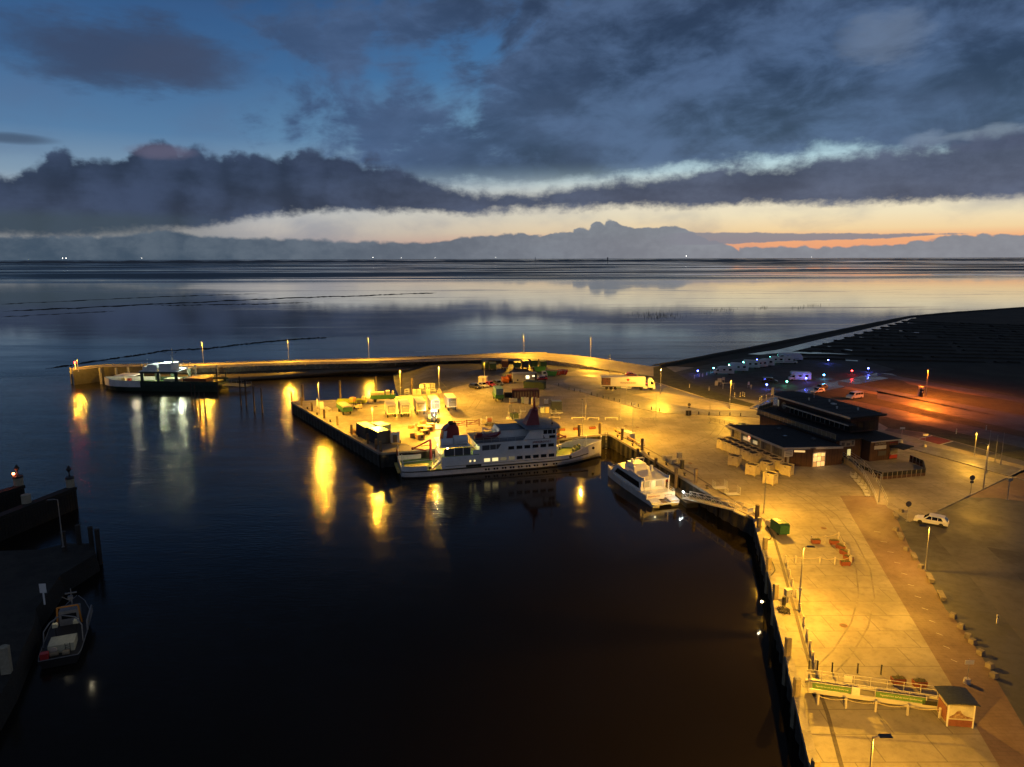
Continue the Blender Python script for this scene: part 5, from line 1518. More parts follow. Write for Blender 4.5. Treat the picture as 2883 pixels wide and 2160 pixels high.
# ================================================================== TERMINAL BUILDING
M_BRK = ground_mat('dark brick wall', (0.085, 0.04, 0.028), (0.06, 0.03, 0.022), 0.85, 0.5, 0.4, (0.5, 0.16, 0.02, 0.6))
M_ROOF = mat('roofing felt', (0.022, 0.023, 0.026), 0.85, var=.35, vscale=.4)
M_FASC = mat('pale fascia', (0.50, 0.46, 0.40), .6, var=.2)
M_FRAME = mat('grey window frame', (0.30, 0.29, 0.27), .5)
M_PANE = mat('curtained pane', (0.24, 0.22, 0.18), .25, var=.25, vscale=1.2)
M_DGLS = mat('night glass', (0.02, 0.02, 0.022), .08)
M_INT = mat('lit interior glass', (.8, .6, .3), .3, emit=(1.0, .62, .22), estr=.85)
bld = thing('terminal_building', 'dark brick ferry terminal with roof terrace and long upper window band', 'building', (57.2, 160.0, 0), R(-73.4))
MB().prism([(24.5, 0), (24.5, 6.3), (19, 6.3), (19, 13.8), (-5.5, 13.8), (-6.2, 8.5), (-3.2, 2.6), (0, 0)], 0, 4.4).build('ground_floor', M_BRK, bld)
MB().prism([(25.3, -.8), (25.3, 6.0), (19.3, 6.0), (19.3, 14.3), (-6.0, 14.3), (-6.9, 8.3), (-3.7, 2.1), (-.3, -.8)], 4.4, 4.62).build('terrace_slab', M_ROOF, bld)
MB().prism([(21.0, 6.4), (21.0, 13.4), (-4.6, 13.4), (-5.2, 9.6), (-3.6, 7.2), (-1.6, 6.2), (1.5, 6.2)], 4.62, 7.9).build('upper_floor', M_BRK, bld)
MB().prism([(22.4, 4.8), (22.0, 14.4), (-2.0, 14.9), (-5.6, 13.0), (-6.2, 10.4), (-5.0, 7.4), (-2.6, 5.4)], 7.9, 8.2).build('roof', M_ROOF, bld)
MB().prism([(22.5, 4.7), (22.5, 4.8), (-2.6, 5.38), (-5.0, 7.36), (-5.1, 7.3), (-2.65, 5.28)], 7.86, 8.24).build('roof_edge', M_FASC, bld)
MB().prism([(23.4, 3.6), (23.4, 5.6), (2.0, 6.15), (2.4, 4.3)], 6.75, 6.9).build('window_canopy', M_ROOF, bld)
MB().prism([(23.5, 3.5), (23.5, 3.6), (2.4, 4.29), (2.4, 4.19)], 6.72, 6.94).build('canopy_edge', M_FASC, bld)
for i in range(13):
    x_ = 3.2 + i * 1.42
    w_ = MB().box(x_, 6.15, 5.0, 1.3, .08, 1.7).build('window', M_DGLS, bld)
    MB().box(x_ - .68, 6.11, 4.95, .09, .1, 1.8).build('window_frame', M_FRAME, w_)
for i in range(4):
    MB().box(21.05, 7.2 + i * 1.5, 5.0, .08, 1.35, 1.8).build('window', M_DGLS, bld)
MB().box(-2.4, 6.55, 5.6, 1.1, .1, 1.4, R(-27)).build('lit_window', mat('pale blind', (.4, .38, .3), .4, emit=(1, .9, .6), estr=.12), bld)
MB().tube((.2, 6.25, 6.2), (.2, 6.1, 6.2), .8, .8, 16).build('round_window', M_PANE, bld)
# terrace balustrade: glass panes between posts
bp_ = [(24.9, -.6), (-.2, -.6), (-3.5, 2.3), (-6.6, 8.3)]
gp = 0
for a, b in zip(bp_[:-1], bp_[1:]):
    a, b = Vector((a[0], a[1], 4.62)), Vector((b[0], b[1], 4.62))
    L = (b - a).length
    n_ = max(1, round(L / 1.35))
    for i in range(n_):
        c = a.lerp(b, (i + .5) / n_)
        MB().box(c.x, c.y, 4.7, L / n_ - .1, .03, .85, heading(a, b)).build('glass_panel', mat('balustrade glass', (.16, .15, .11), .2), bld)
        p_ = a.lerp(b, i / n_)
        MB().box(p_.x, p_.y, 4.62, .05, .05, 1.05).build('post', M_FRAME, bld)
for a, b in zip(bp_[:-1], bp_[1:]):
    MB().tube((a[0], a[1], 5.68), (b[0], b[1], 5.68), .035, .035, 6).build('handrail', M_FRAME, bld)
# south wall details: banner, small lit window, air unit
MB().box(24.56, 2.6, 2.9, .08, 3.6, 1.3).build('banner', mat('grey banner', (.28, .27, .27), .7, var=.3, vscale=1.5), bld)
MB().box(24.61, 1.6, 3.1, .03, .7, .7).box(24.61, 2.9, 3.1, .03, .9, .5).box(24.61, 3.9, 3.2, .03, .5, .8).build('banner_print', mat('banner print', (.06, .06, .07), .7), bld)
MB().box(24.56, 3.2, 1.0, .08, .75, 1.3).build('lit_window', mat('yellow lit pane', (.8, .8, .4), .4, emit=(.95, .85, .36), estr=.55), bld)
MB().box(24.9, -.6, 1.9, .6, 1.0, .8).tube((25.22, -.6, 2.3), (25.26, -.6, 2.3), .3, .3, 12).build('air_unit', M_CANIS, bld)
# ticket kiosk wing
MB().prism([(26.4, 6.6), (26.4, 13.4), (19.2, 13.7), (19.2, 6.4)], 0, 4.0).build('ticket_wing', M_BRK, bld)
MB().prism([(26.9, 6.2), (26.9, 13.9), (18.8, 14.3), (18.8, 6.0)], 4.0, 4.18).build('ticket_wing_roof', M_ROOF, bld)
MB().prism([(27.0, 6.1), (27.0, 14.0), (26.91, 13.9), (26.91, 6.2)], 3.98, 4.22).build('ticket_wing_edge', M_FASC, bld)
text('wing_lettering', 'FAHRPREIS', .55, M_FASC, bld, (26.43, 9.0, 3.45), (R(90), 0, R(90)), .02)
MB().box(26.43, 9.0, 2.35, .06, 2.9, .75).build('price_board', mat('white board', (.5, .5, .5), .6, var=.15), bld)
text('wing_script', 'Spiekeroog', .45, M_SRED, bld, (26.43, 12.2, 3.5), (R(90), 0, R(90)), .02, shear=.3)
MB().box(26.43, 9.6, 1.0, .06, 1.9, .95).build('notice_case', M_CLEAR, bld)
MB().prism([(26.4, 11.3), (29.6, 11.7), (28.2, 15.6), (25.4, 14.8)], 2.75, 2.9).build('counter_canopy', M_ROOF, bld)
MB().box(26.5, 12.4, 1.2, .14, 1.7, 1.2).build('counter_window', M_PANE, bld)
MB().box(26.46, 12.4, .25, .1, 1.9, .85).build('counter_panel', mat('red counter', (.4, .04, .03), .5), bld)
MB().box(26.75, 12.4, 1.1, .6, 2.0, .08).build('counter_shelf', M_FASC, bld)
for i in range(7):
    MB().box(1.0 + i * 3.0, 9.7, 8.2, .06, 9.0, .04).build('roof_seam', M_ROOF, bld)
for x_, y_ in ((5.0, 9.0), (8.0, 12.0), (14.5, 8.4), (17.0, 11.6)):
    MB().tube((x_, y_, 8.2), (x_, y_, 8.65), .16, .16, 10).tube((x_, y_, 8.65), (x_, y_, 8.75), .26, .1, 10).build('roof_cowl', M_STEEL, bld)
MB().tube((3.0, 12.0, 8.2), (3.0, 12.0, 10.3), .05, .04, 6).build('roof_mast', M_STEEL, bld)
MB().box(10.5, 11.0, 8.2, 1.0, .8, .25).build('roof_vent', M_STEEL, bld)

pav = thing('waiting_hall', 'low waiting hall with flat dark roof, pale fascia and tall window front', 'building', (57.2, 160.0, 0), R(-73.4))
MB().prism([(6.5, -11.4), (24, -11.4), (26.2, -6.8), (26.4, -.06), (8.5, -.06)], 0, 3.72).build('wall', M_BRK, pav)
MB().prism([(5.4, -12.3), (24.7, -12.4), (27.3, -.85), (8.9, -.85)], [3.9, 3.72, 3.72, 3.9], [4.08, 3.9, 3.9, 4.08]).build('roof', M_ROOF, pav)
for i in range(9):
    MB().box(8.3 + i * 1.95, -6.5, 3.98 - i * .018, .05, 10.2, .05).build('roof_seam', M_ROOF, pav)
for x_, y_ in ((12.0, -4.0), (18.0, -7.0), (21.5, -3.0)):
    MB().box(x_, y_, 3.9, .7, .7, .4).build('roof_light', M_CLEAR, pav)
fo = [(5.4, -12.3), (24.7, -12.4), (27.3, -.85)]
MB().prism([(5.3, -12.42), (24.78, -12.52), (24.72, -12.41), (5.4, -12.31)], [3.7, 3.52, 3.52, 3.7], [4.12, 3.94, 3.94, 4.12]).build('fascia', M_FASC, pav)
MB().prism([(24.8, -12.5), (27.42, -.85), (27.31, -.85), (24.71, -12.4)], 3.52, 3.94).build('fascia', M_FASC, pav)
for i in range(6):
    x_ = 6.6 + i * 3.46
    MB().box(x_, -11.75, 0, .35, .5, 3.7).build('pillar', M_FRAME, pav)
    if i < 5:
        for j in range(2):
            for k_, (z_, h_) in enumerate(((.9, 1.0), (1.95, .75), (2.75, .75))):
                xx = x_ + .17 + .78 + j * 1.56
                lit = (i, j, k_) in ((1, 0, 1), (1, 1, 1), (2, 0, 1))
                MB().box(xx, -11.44, z_, 1.46, .06, h_).build('window_pane', mat('glowing pane', (.5, .4, .2), .3, emit=(1, .8, .4), estr=.35) if lit else M_PANE, pav)
dc = Vector((26.3, -5.3, 0))
for i in range(3):
    for z_, h_, in ((.05, .95), (1.05, .95), (2.05, .65)):
        MB().box(26.28, -6.3 + i * .92, z_, .08, .80, h_ - .06).build('door_pane', M_INT if (i + int(z_)) % 3 else mat('dim door glow', (.5, .3, .12), .3, emit=(1.0, .55, .16), estr=.42), pav)  # weaker glow on some panes stands in for dark shapes inside
MB().box(26.27, -5.38, 0, .06, 3.0, 2.85).build('door_frame', M_FRAME, pav)
MB().box(25.6, -9.4, 3.0, .08, 2.0, .35, R(-25)).build('window_pane', M_INT, pav)
point(pav, (26.9, -5.4, 2.4), 55, (1, .6, .22), .3)
sgn = MB().box(25.2, -11.6, 2.2, .1, 1.9, 1.25).build('sign_board', mat('white sign', (.55, .53, .48), .6), pav)
for z_ in (2.5, 2.8, 3.1):
    MB().box(25.26, -11.6, z_, .03, 1.4, .09).build('sign_line', M_BLACK, sgn)
MB().box(25.1, -11.6, 0, .3, .4, 2.2).build('sign_post', M_FRAME, pav)
MB().tube((13.9, -12.42, 3.25), (13.9, -12.56, 3.25), .42, .42, 16).build('clock', mat('lit clock face', (.9, .5, .3), .4, emit=(1, .42, .2), estr=1.3), pav)
MB().tube((13.9, -12.40, 3.25), (13.9, -12.54, 3.25), .5, .5, 16).build('clock_rim', M_SRED, pav)
MB().box(13.9, -12.58, 3.22, .05, .03, .3).build('clock_hand', M_BLACK, pav)

# fenced seating terrace, ramp with handrails
ft = thing('terrace_fence', 'dark glass-panelled fence with slim posts round the ticket terrace', 'fence')
fp = [(2375, 1300), (2432, 1334), (2484, 1351), (2605, 1340), (2598, 1316), (2560, 1300)]
fpts = [G(*q) for q in fp]
for a, b in zip(fpts[:-1], fpts[1:]):
    L = (b - a).length
    n_ = max(1, round(L / 1.0))
    for i in range(n_):
        c = a.lerp(b, (i + .5) / n_)
        MB().box(c.x, c.y, .05, L / n_ - .08, .05, .55, heading(a, b)).build('brick_panel', M_BRK, ft)
        MB().box(c.x, c.y, .62, L / n_ - .08, .03, .75, heading(a, b)).build('glass_panel', M_DGLS, ft)
        p_ = a.lerp(b, i / n_)
        MB().box(p_.x, p_.y, 0, .07, .07, 1.5).build('post', M_FRAME, ft)
rp = [(2372, 1302), (2400, 1318), (2425, 1342), (2445, 1372), (2462, 1402), (2470, 1420)]
rpt = [G(*q) for q in rp]
zz = [1.1, .95, .7, .42, .15, .02]
ramp = thing('access_ramp', 'curved concrete ramp with tube handrails rising to the terminal', 'ramp')
mb = MB()
for i in range(len(rpt) - 1):
    a, b = rpt[i], rpt[i + 1]
    d = (b - a).normalized(); s_ = Vector((d.y, -d.x, 0))
    mb.add([a, b, b - s_ * 1.6, a - s_ * 1.6, a + Vector((0, 0, zz[i])), b + Vector((0, 0, zz[i + 1])), b - s_ * 1.6 + Vector((0, 0, zz[i + 1])), a - s_ * 1.6 + Vector((0, 0, zz[i]))],
           [(3, 2, 1, 0), (4, 5, 6, 7), (0, 1, 5, 4), (1, 2, 6, 5), (2, 3, 7, 6), (3, 0, 4, 7)])
mb.build('slope', M_CONC2, ramp)
rail(ramp, [(q.x, q.y, z_) for q, z_ in zip(rpt, zz)], 1.0)
off = []
for i, q in enumerate(rpt):
    d = (rpt[min(i + 1, 5)] - rpt[max(i - 1, 0)]).normalized()
    off.append((q.x + -d.y * -1.5 * -1, q.y + d.x * 1.5, zz[i]))
rail(ramp, off, 1.0)
# stacked row of trolleys along the ramp
tro = [(2402, 1345), (2412, 1356), (2421, 1366), (2430, 1376), (2437, 1386), (2441, 1396)]
for i, (x, y) in enumerate(tro):
    q = G(x, y)
    nx = G(*tro[min(i + 1, 5)]) - G(*tro[max(i - 1, 0)])
    t = thing('luggage_trolley', 'wire luggage trolley nested in the row beside the curved ramp', 'trolley', q, math.atan2(nx.y, nx.x), 'trolleys nested by the ramp')
    MB().box(0, 0, .15, 1.3, .8, .08).build('base', M_STEEL, t)
    rail(t, [(-.6, -.4, .2), (.6, -.4, .2), (.6, .4, .2), (-.6, .4, .2)], .75, 'basket', step=.4, r=.022)
    for sx in (-.5, .5):
        for sy in (-.35, .35):
            MB().tube((sx, sy - .03, .08), (sx, sy + .03, .08), .08, .08, 8).build('wheel', M_BLACK, t)

# ================================================================== LUGGAGE CONTAINERS
M_CRATE = mat('cream plywood', (0.50, 0.43, 0.29), .7, var=.25, vscale=1.5)
M_TARP = mat('dark load cover', (0.055, 0.05, 0.05), .8, var=.4, vscale=2.0)
def make_crate():
    t = thing('luggage_container', 'x', 'container')
    for sg in (-1, 1):
        MB().box(0, sg * .93, .22, 2.0, .06, 1.9).build('side_panel', M_CRATE, t)
        MB().box(sg * .98, 0, .22, .06, 1.80, 1.9).build('end_panel', M_CRATE, t)
        for k_ in (-.6, 0, .6):
            MB().box(k_, sg * .975, .22, .07, .03, 1.9).build('batten', M_CRATE, t)
        for k_ in (-1, 1):
            MB().box(sg * .9, k_ * .86, 0, .18, .18, .22).build('foot', M_CRATE, t)
        MB().box(0, sg * .965, 1.72, .34, .03, .16).build('handle_slot', M_BLACK, t)
        MB().box(sg * 1.015, 0, 1.72, .03, .34, .16).build('handle_slot', M_BLACK, t)
    mb = MB()
    mb.box(0, 0, 1.5, 1.88, 1.78, .42)
    for i in range(4):
        mb.box(rnd.uniform(-.5, .5), rnd.uniform(-.5, .5), 1.9, rnd.uniform(.4, .8), rnd.uniform(.4, .7), rnd.uniform(.08, .22), rnd.uniform(0, 3))
    mb.build('load_cover', M_TARP, t)
    return t
c0 = make_crate()
RZ = R(-73.4)
Mb = Matrix.Rotation(RZ, 4, 'Z')
def bpos(x, y):
    v = Mb @ Vector((x, y, 0))
    return Vector((57.2 + v.x, 160 + v.y, 0))
used = False
def put_crate(loc, rz, label, group=None):
    global used
    if not used:
        used = True
        c0.location = loc; c0.rotation_euler = (0, 0, rz); c0['label'] = label
        if group: c0['group'] = group
        return c0
    return dup(c0, loc, rz, label, group)
for i in range(8):
    put_crate(bpos(8.9 + i * 2.12, -13.7 + rnd.uniform(-.05, .05)), RZ + rnd.uniform(-.03, .03), 'cream luggage container in the row against the waiting hall windows', 'luggage containers against the hall')
    if i not in (6, 7):
        put_crate(bpos(9.6 + i * 2.12, -15.75 + rnd.uniform(-.08, .08)), RZ + rnd.uniform(-.03, .03), 'cream luggage container in the outer row before the waiting hall', 'luggage containers in the outer row')
for (x, y), lab in (((2068, 1311), 'single luggage container set apart at the far end of the rows'), ((2118, 1337), 'single luggage container in front of the outer row middle'), ((2168, 1362), 'luggage container standing furthest out beside the lamp pole'),
                    ((2214, 1338), 'luggage container below the white sign of the hall'), ((2160, 1328), 'luggage container at the near end of the outer row'), ((2186, 1322), 'luggage container wedged between the rows and the sign')):
    put_crate(G(x, y), RZ + R(28) + rnd.uniform(-.05, .05), lab)

# ================================================================== VEHICLES
M_TYRE = mat('tyre rubber', (0.014, 0.014, 0.015), .8)
M_RIM = mat('wheel rim', (0.35, 0.35, 0.36), .4, .6)
M_HLMP = mat('headlamp glass', (.6, .6, .6), .15)
M_TLMP = mat('tail lamp', (.35, .01, .01), .3)
M_CARG = mat('car glass', (0.012, 0.013, 0.015), .06)
M_UNDER = mat('dark chassis', (0.02, 0.02, 0.02), .7)
def wheel(t, x, y, r, w=.22, rim=None, name='wheel'):
    tw = MB().lathe([(r * .55, -w / 2), (r * .93, -w / 2), (r, -w * .3), (r, w * .3), (r * .93, w / 2), (r * .55, w / 2)], 0, 0, 14, 'y').build(name, M_TYRE, t)
    tw.location = (x, y, r)
    MB().lathe([(r * .56, -w * .42), (r * .2, -w * .30), (r * .2, w * .30), (r * .56, w * .42)], 0, 0, 12, 'y').build('rim', rim or M_RIM, tw)
    return tw
def car(label, loc, rz, paint, L=4.4, Wd=1.8, H=1.48, kind='hatch', group=None, cat_='car', name='car'):
    """x forward; body shell, separate glasshouse, windows, wheels, lamps"""
    t = thing(name, label, cat_, loc, rz, group)
    h = L / 2
    sill, belt = .30, H * .60
    if kind == 'van':
        prof = [(-h, .35), (-h * .98, belt), (h * .62, belt), (h * .93, belt * .82), (h, .62), (h, .32)]
        roof = [(-h * .98, belt), (-h * .95, H * .97), (-h * .80, H), (h * .22, H), (h * .36, H * .97), (h * .66, belt)]
        wins = [(-h * .90, -h * .50), (-h * .46, -h * .08), (-h * .04, h * .30)]
        rr = .33
    elif kind == 'suv':
        prof = [(-h, .42), (-h * .985, belt * .95), (-h * .9, belt), (h * .42, belt), (h * .86, belt * .88), (h * .99, belt * .66), (h, .36)]
        roof = [(-h * .95, belt), (-h * .74, H * .96), (-h * .5, H), (h * .02, H), (h * .12, H * .985), (h * .46, belt)]
        wins = [(-h * .68, -h * .40), (-h * .37, -h * .05), (-h * .02, h * .22)]
        rr = .35
    else:
        prof = [(-h, .42), (-h * .98, belt * .92), (-h * .88, belt), (h * .40, belt), (h * .84, belt * .84), (h * .99, belt * .62), (h, .34)]
        roof = [(-h * .92, belt), (-h * .66, H * .95), (-h * .4, H), (h * .0, H), (h * .1, H * .98), (h * .46, belt)]
        wins = [(-h * .60, -h * .36), (-h * .33, -h * .04), (-h * .01, h * .20)]
        rr = .32
    secs = [[(x, s_ * Wd / 2 * k_, z) for x, z in prof] for s_, k_ in ((-1, .93), (-1, 1.0), (1, 1.0), (1, .93))]
    secs[0] = [(x * .985, y, z) for x, y, z in secs[0]]; secs[3] = [(x * .985, y, z) for x, y, z in secs[3]]
    y_in = Wd / 2
    b = MB().loft([[(x * .985, -y_in, z) for x, z in prof], [(x, -y_in * .9, z) for x, z in prof], [(x, y_in * .9, z) for x, z in prof], [(x * .985, y_in, z) for x, z in prof]])
    b.build('body', paint, t)
    k_ = .80 if kind != 'van' else .9
    MB().loft([[(x, -y_in * (.96 if abs(z - belt) < .02 else k_), z) for x, z in roof], [(x, y_in * (.96 if abs(z - belt) < .02 else k_), z) for x, z in roof]]).build('cabin', paint, t)
    # side glass follows the slope of the cabin
    zt, zb = H * .93, belt + .03
    def yy(z): return y_in * (.96 + (k_ - .96) * (z - belt) / (H - belt)) + .012
    for s_ in (-1, 1):
        for i, (a, c) in enumerate(wins):
            a2 = a + (.22 * h * .5 if i == 0 and kind != 'van' else 0)
            c2 = c - (.1 * h if i == 2 else 0)
            MB().add([(a, s_ * yy(zb), zb), (c + (.12 * h if i == 2 else 0), s_ * yy(zb), zb), (c2, s_ * yy(zt), zt), (a2, s_ * yy(zt), zt)], [(0, 1, 2, 3)]).build('side_window', M_CARG, t)
    f0, f1 = roof[-1], roof[-2]
    r0, r1 = roof[0], roof[1]
    def quad(p0, p1, w0, w1, nm, o):
        dx, dz = p1[0] - p0[0], p1[1] - p0[1]
        n_ = math.hypot(dx, dz); ox, oz = o * dz / n_ * .02, -o * dx / n_ * .02
        q0 = (p0[0] + dx * .08 + ox, p0[1] + dz * .08 + oz); q1 = (p0[0] + dx * .92 + ox, p0[1] + dz * .92 + oz)
        MB().add([(q0[0], -w0, q0[1]), (q0[0], w0, q0[1]), (q1[0], w1, q1[1]), (q1[0], -w1, q1[1])], [(0, 1, 2, 3)]).build(nm, M_CARG, t)
    quad(f0, f1, y_in * .88, y_in * k_ * .92, 'windscreen', 1)
    quad(r0, r1, y_in * .82, y_in * k_ * .88, 'rear_window', -1)
    for x in (-h * .60, h * .62):
        for s_ in (-1, 1):
            wheel(t, x, s_ * (y_in - .10), rr)
    for s_ in (-1, 1):
        MB().box(h * .955, s_ * y_in * .68, belt * .68, .12, .36, .14).build('headlight', M_HLMP, t)
        MB().box(-h * .975, s_ * y_in * .74, belt * .78, .08, .28, .2).build('tail_light', M_TLMP, t)
        MB().box(h * .36, s_ * (y_in + .08), belt + .02, .14, .16, .12).build('mirror', paint, t)
    MB().box(0, 0, .2, L * .92, Wd * .86, .2).build('underbody', M_UNDER, t)
    return t
def paint(name, c):
    return mat(name, c, .32, 0.0, coat=.6)
PW, PB, PR, PS, PG = paint('white car paint', (.72, .72, .71)), paint('black car paint', (.012, .012, .014)), paint('red car paint', (.35, .012, .02)), paint('silver car paint', (.4, .4, .41)), paint('grey car paint', (.07, .075, .085))
def at(px, py, z=0.0): return G(px, py, z)
car('white estate car alone on the dark car park', at(2621, 1476), R(144), PW, 4.55, 1.86, 1.55, 'suv')
car('white van standing on the parking field beyond the terminal roof', at(2406, 1122), R(205), PW, 5.0, 1.95, 1.95, 'van', None, 'van', 'parked_van')
car('white hatchback half hidden behind the terminal roof', at(2302, 1106), R(205), PW, 4.2, 1.78, 1.5, 'hatch')
car('dark car parked beside the white hatchback', at(2311, 1096), R(205), PG, 4.4, 1.8, 1.5, 'suv')
car('black people carrier in the camper lot beside the blue light', at(2167, 1078), R(-18), PB, 4.8, 1.85, 1.75, 'van', None, 'car')
car('black estate car outermost in the row by the small white shed', at(1337, 1094), R(-50), PB, 4.5, 1.82, 1.6, 'suv')
car('silver car beside the black estate by the small white shed', at(1360, 1090), R(-50), PS, 4.3, 1.78, 1.5, 'hatch')
car('red car between the silver and the two-tone car', at(1380, 1087), R(-50), PR, 4.1, 1.75, 1.45, 'hatch')
car('dark red-striped car at the end of the row near the blue trailer', at(1402, 1085), R(-60), PG, 4.5, 1.8, 1.6, 'suv')
car('bright red car parked behind the lit site cabin', at(1523, 1071), R(190), PR, 4.2, 1.76, 1.48, 'hatch')
car('red car hidden behind the long lorry trailer', at(1777, 1060), R(0), PR, 4.2, 1.76, 1.48, 'hatch')

# ---- motorhomes
M_CAMP = mat('motorhome white', (.62, .63, .66), .4, var=.08)
def camper(label, loc, rz, L=7.0, alcove=False, integ=False):
    t = thing('motorhome', label, 'motorhome', loc, rz, 'motorhomes on the dark lot')
    h = L / 2
    if integ:
        pr = [(-h, .5), (-h, 2.6), (-h + .5, 2.95), (h - 1.6, 2.95), (h - .7, 2.6), (h, 1.5), (h, .5)]
    elif alcove:
        pr = [(-h, .5), (-h, 2.8), (-h + .2, 3.0), (h - .9, 3.1), (h - .5, 2.75), (h - .7, 2.1), (h - 1.7, 2.0), (h - 1.7, .5)]
    else:
        pr = [(-h, .5), (-h, 2.6), (-h + .25, 2.8), (h - 2.4, 2.8), (h - 1.3, 2.4), (h - 1.7, 2.0), (h - 1.7, .5)]
    MB().side(pr, -1.12, 1.12).build('body', M_CAMP, t)
    if not integ:
        MB().side([(h - 1.75, .4), (h - 1.75, 2.0), (h - 1.0, 1.9), (h - .55, 1.25), (h - .05, 1.05), (h, .4)], -1.0, 1.0).build('cab', M_CAMP, t)
        MB().add([(h - .98, -.9, 1.86), (h - .98, .9, 1.86), (h - .58, .9, 1.3), (h - .58, -.9, 1.3)], [(0, 1, 2, 3)]).build('windscreen', M_CARG, t)
        for s_ in (-1, 1):
            MB().add([(h - 1.65, s_ * 1.02, 1.3), (h - .7, s_ * 1.02, 1.3), (h - 1.0, s_ * 1.02, 1.8), (h - 1.65, s_ * 1.02, 1.85)], [(0, 1, 2, 3)]).build('cab_window', M_CARG, t)
    else:
        MB().add([(h - .66, -.95, 2.5), (h - .66, .95, 2.5), (h + .01, .95, 1.55), (h + .01, -.95, 1.55)], [(0, 1, 2, 3)]).build('windscreen', M_CARG, t)
    for s_ in (-1, 1):
        MB().box(-h + 1.4, s_ * 1.13, 1.5, 1.0, .04, .6).build('side_window', M_CARG, t)
        MB().box(-h + 3.4, s_ * 1.13, 1.5, .8, .04, .55).build('side_window', M_CARG, t)
        MB().box(-.2, s_ * 1.13, .95, L * .7, .03, .12).build('stripe', PG, t)
        wheel(t, -h + 1.6, s_ * .95, .34); wheel(t, h - .9, s_ * .95, .34)
    MB().box(-h - .01, 0, 1.5, .04, 1.2, .55).build('rear_window', M_CARG, t)
    MB().box(-h + 2.2, .3, 2.82 if not alcove else 3.02, .6, .6, .12).box(0, -.3, 2.82 if not alcove else 3.02, .5, .5, .1).build('roof_hatch', M_CAMP, t)
    return t
camper('coach-built motorhome at the lit end of the dark camper row', at(2037, 1054), R(172), 6.8)
camper('motorhome with bluish side next to the end of the camper row', at(2078, 1046), R(170), 6.6, True)
camper('alcove motorhome in the middle of the camper row', at(2113, 1037), R(168), 6.2, True)
camper('short motorhome showing its rear in the camper row', at(2138, 1035), R(200), 5.8)
camper('motorhome parked just behind the blue lamp of the row', at(2154, 1031), R(170), 6.4)
camper('dim motorhome beside the green lamp at the row end', at(2182, 1024), R(175), 6.6)
camper('motorhome under the big rounded coach', at(2218, 1024), R(-5), 6.6)
camper('big rounded motor coach at the far end of the camper row', at(2224, 1015), R(-8), 9.2, False, True)
camper('motorhome standing alone with its tail lit blue', at(2250, 1072), R(172), 6.8, True)

# ---- small blue, green and red marker lights
def marker(px, py, c, label, power=170, h=1.1):
    q = G(px, py)
    t = thing('marker_light', label, 'light', q, 0, 'coloured pedestal lights of the camper lot')
    MB().box(0, 0, 0, .28, .28, h).build('pedestal', mat('dark pedestal', (.08, .08, .09), .6), t)
    MB().box(0, 0, h, .34, .34, .32).build('lantern', mat('lantern ' + str(c), c, .4, emit=c, estr=45), t)
    MB().box(0, 0, h + .32, .4, .4, .06).build('cap', MATS['dark pedestal'], t)
    point(t, (0, -.5, h + .3), power, c, .12)
BL, GN, RD, CY = (.10, .14, 1.0), (.12, .85, .55), (1.0, .03, .03), (.1, .55, 1.0)
for x, y, c, lab in ((1964, 1054, BL, 'blue pedestal light by the row of white bollards'), (2009, 1046, CY, 'turquoise pedestal light at the nose of the end motorhome'), (2052, 1037, GN, 'green pedestal light between the two end motorhomes'),
                     (2093, 1029, GN, 'green pedestal light behind the middle of the row'), (2131, 1022, BL, 'blue pedestal light behind the short motorhome'), (2168, 1014, GN, 'green pedestal light left of the motor coach'),
                     (2331, 1023, BL, 'blue pedestal light alone at the back of the lot'), (2398, 1054, RD, 'red pedestal light by the wet lane'), (2444, 1047, BL, 'blue pedestal light at the far end of the wet lane'),
                     (2319, 1066, CY, 'turquoise pedestal light right of the lone motorhome'), (2269, 1076, BL, 'blue pedestal light at the tail of the lone motorhome'), (2215, 1085, GN, 'green pedestal light left of the lone motorhome'), (2158, 1094, BL, 'blue pedestal light in front of the black people carrier')):
    marker(x, y, c, lab)

# ---- articulated lorry
a, b = G(1692, 1095), G(1845, 1098)
M_LOR = mat('lorry white', (.70, .69, .66), .4, var=.05)
lor = thing('articulated_lorry', 'long white articulated lorry with printed box trailer on the turning loop', 'lorry', ((a + b) / 2).to_tuple(), heading(a, b))
hh = (b - a).length / 2
MB().box(-1.55, 0, 1.15, 13.4, 2.5, 2.85).build('trailer_box', M_LOR, lor)
MB().box(-1.55, 0, 3.95, 13.5, 2.56, .1).box(-1.55, 0, 1.08, 13.5, 2.56, .12).build('trailer_edge', mat('trailer edge', (.5, .5, .48), .4), lor)
MB().box(-6.7, -1.262, 1.4, 2.6, .02, 2.3).build('printed_photo', mat('kitchen photo print', (.30, .12, .07), .6, c2=(.08, .09, .07), vscale=1.6, var=.5), lor)
MB().box(-8.05, -1.262, 1.4, .3, .02, 2.3).build('printed_band', mat('dark print', (.03, .03, .03), .6), lor)
MB().side([(-.55, 3.45), (-.1, 3.55), (.35, 3.45), (.25, 3.0), (-.1, 2.75), (-.45, 3.0)], -1.275, -1.255).build('logo', mat('logo red', (.5, .03, .02), .5), lor)
text('lettering', 'TRANSGOURMET', .62, mat('logo brown', (.22, .06, .05), .5), lor, (-.1, -1.27, 2.2), (R(90), 0, 0), .008)
MB().box(-1.5, 0, .75, 13, 1.0, .3).build('chassis', M_UNDER, lor)
for s_ in (-1, 1):
    MB().box(-.6, s_ * 1.18, .5, 3.2, .06, .55).build('side_guard', M_LOR, lor)
MB().box(-3.0, -1.1, .5, 1.4, .3, .5).build('pallet_box', mat('grey green box', (.2, .25, .2), .5), lor)
for x in (-6.6, -5.2, -3.9):
    for s_ in (-1, 1):
        wheel(lor, x, s_ * 1.05, .5, .34)
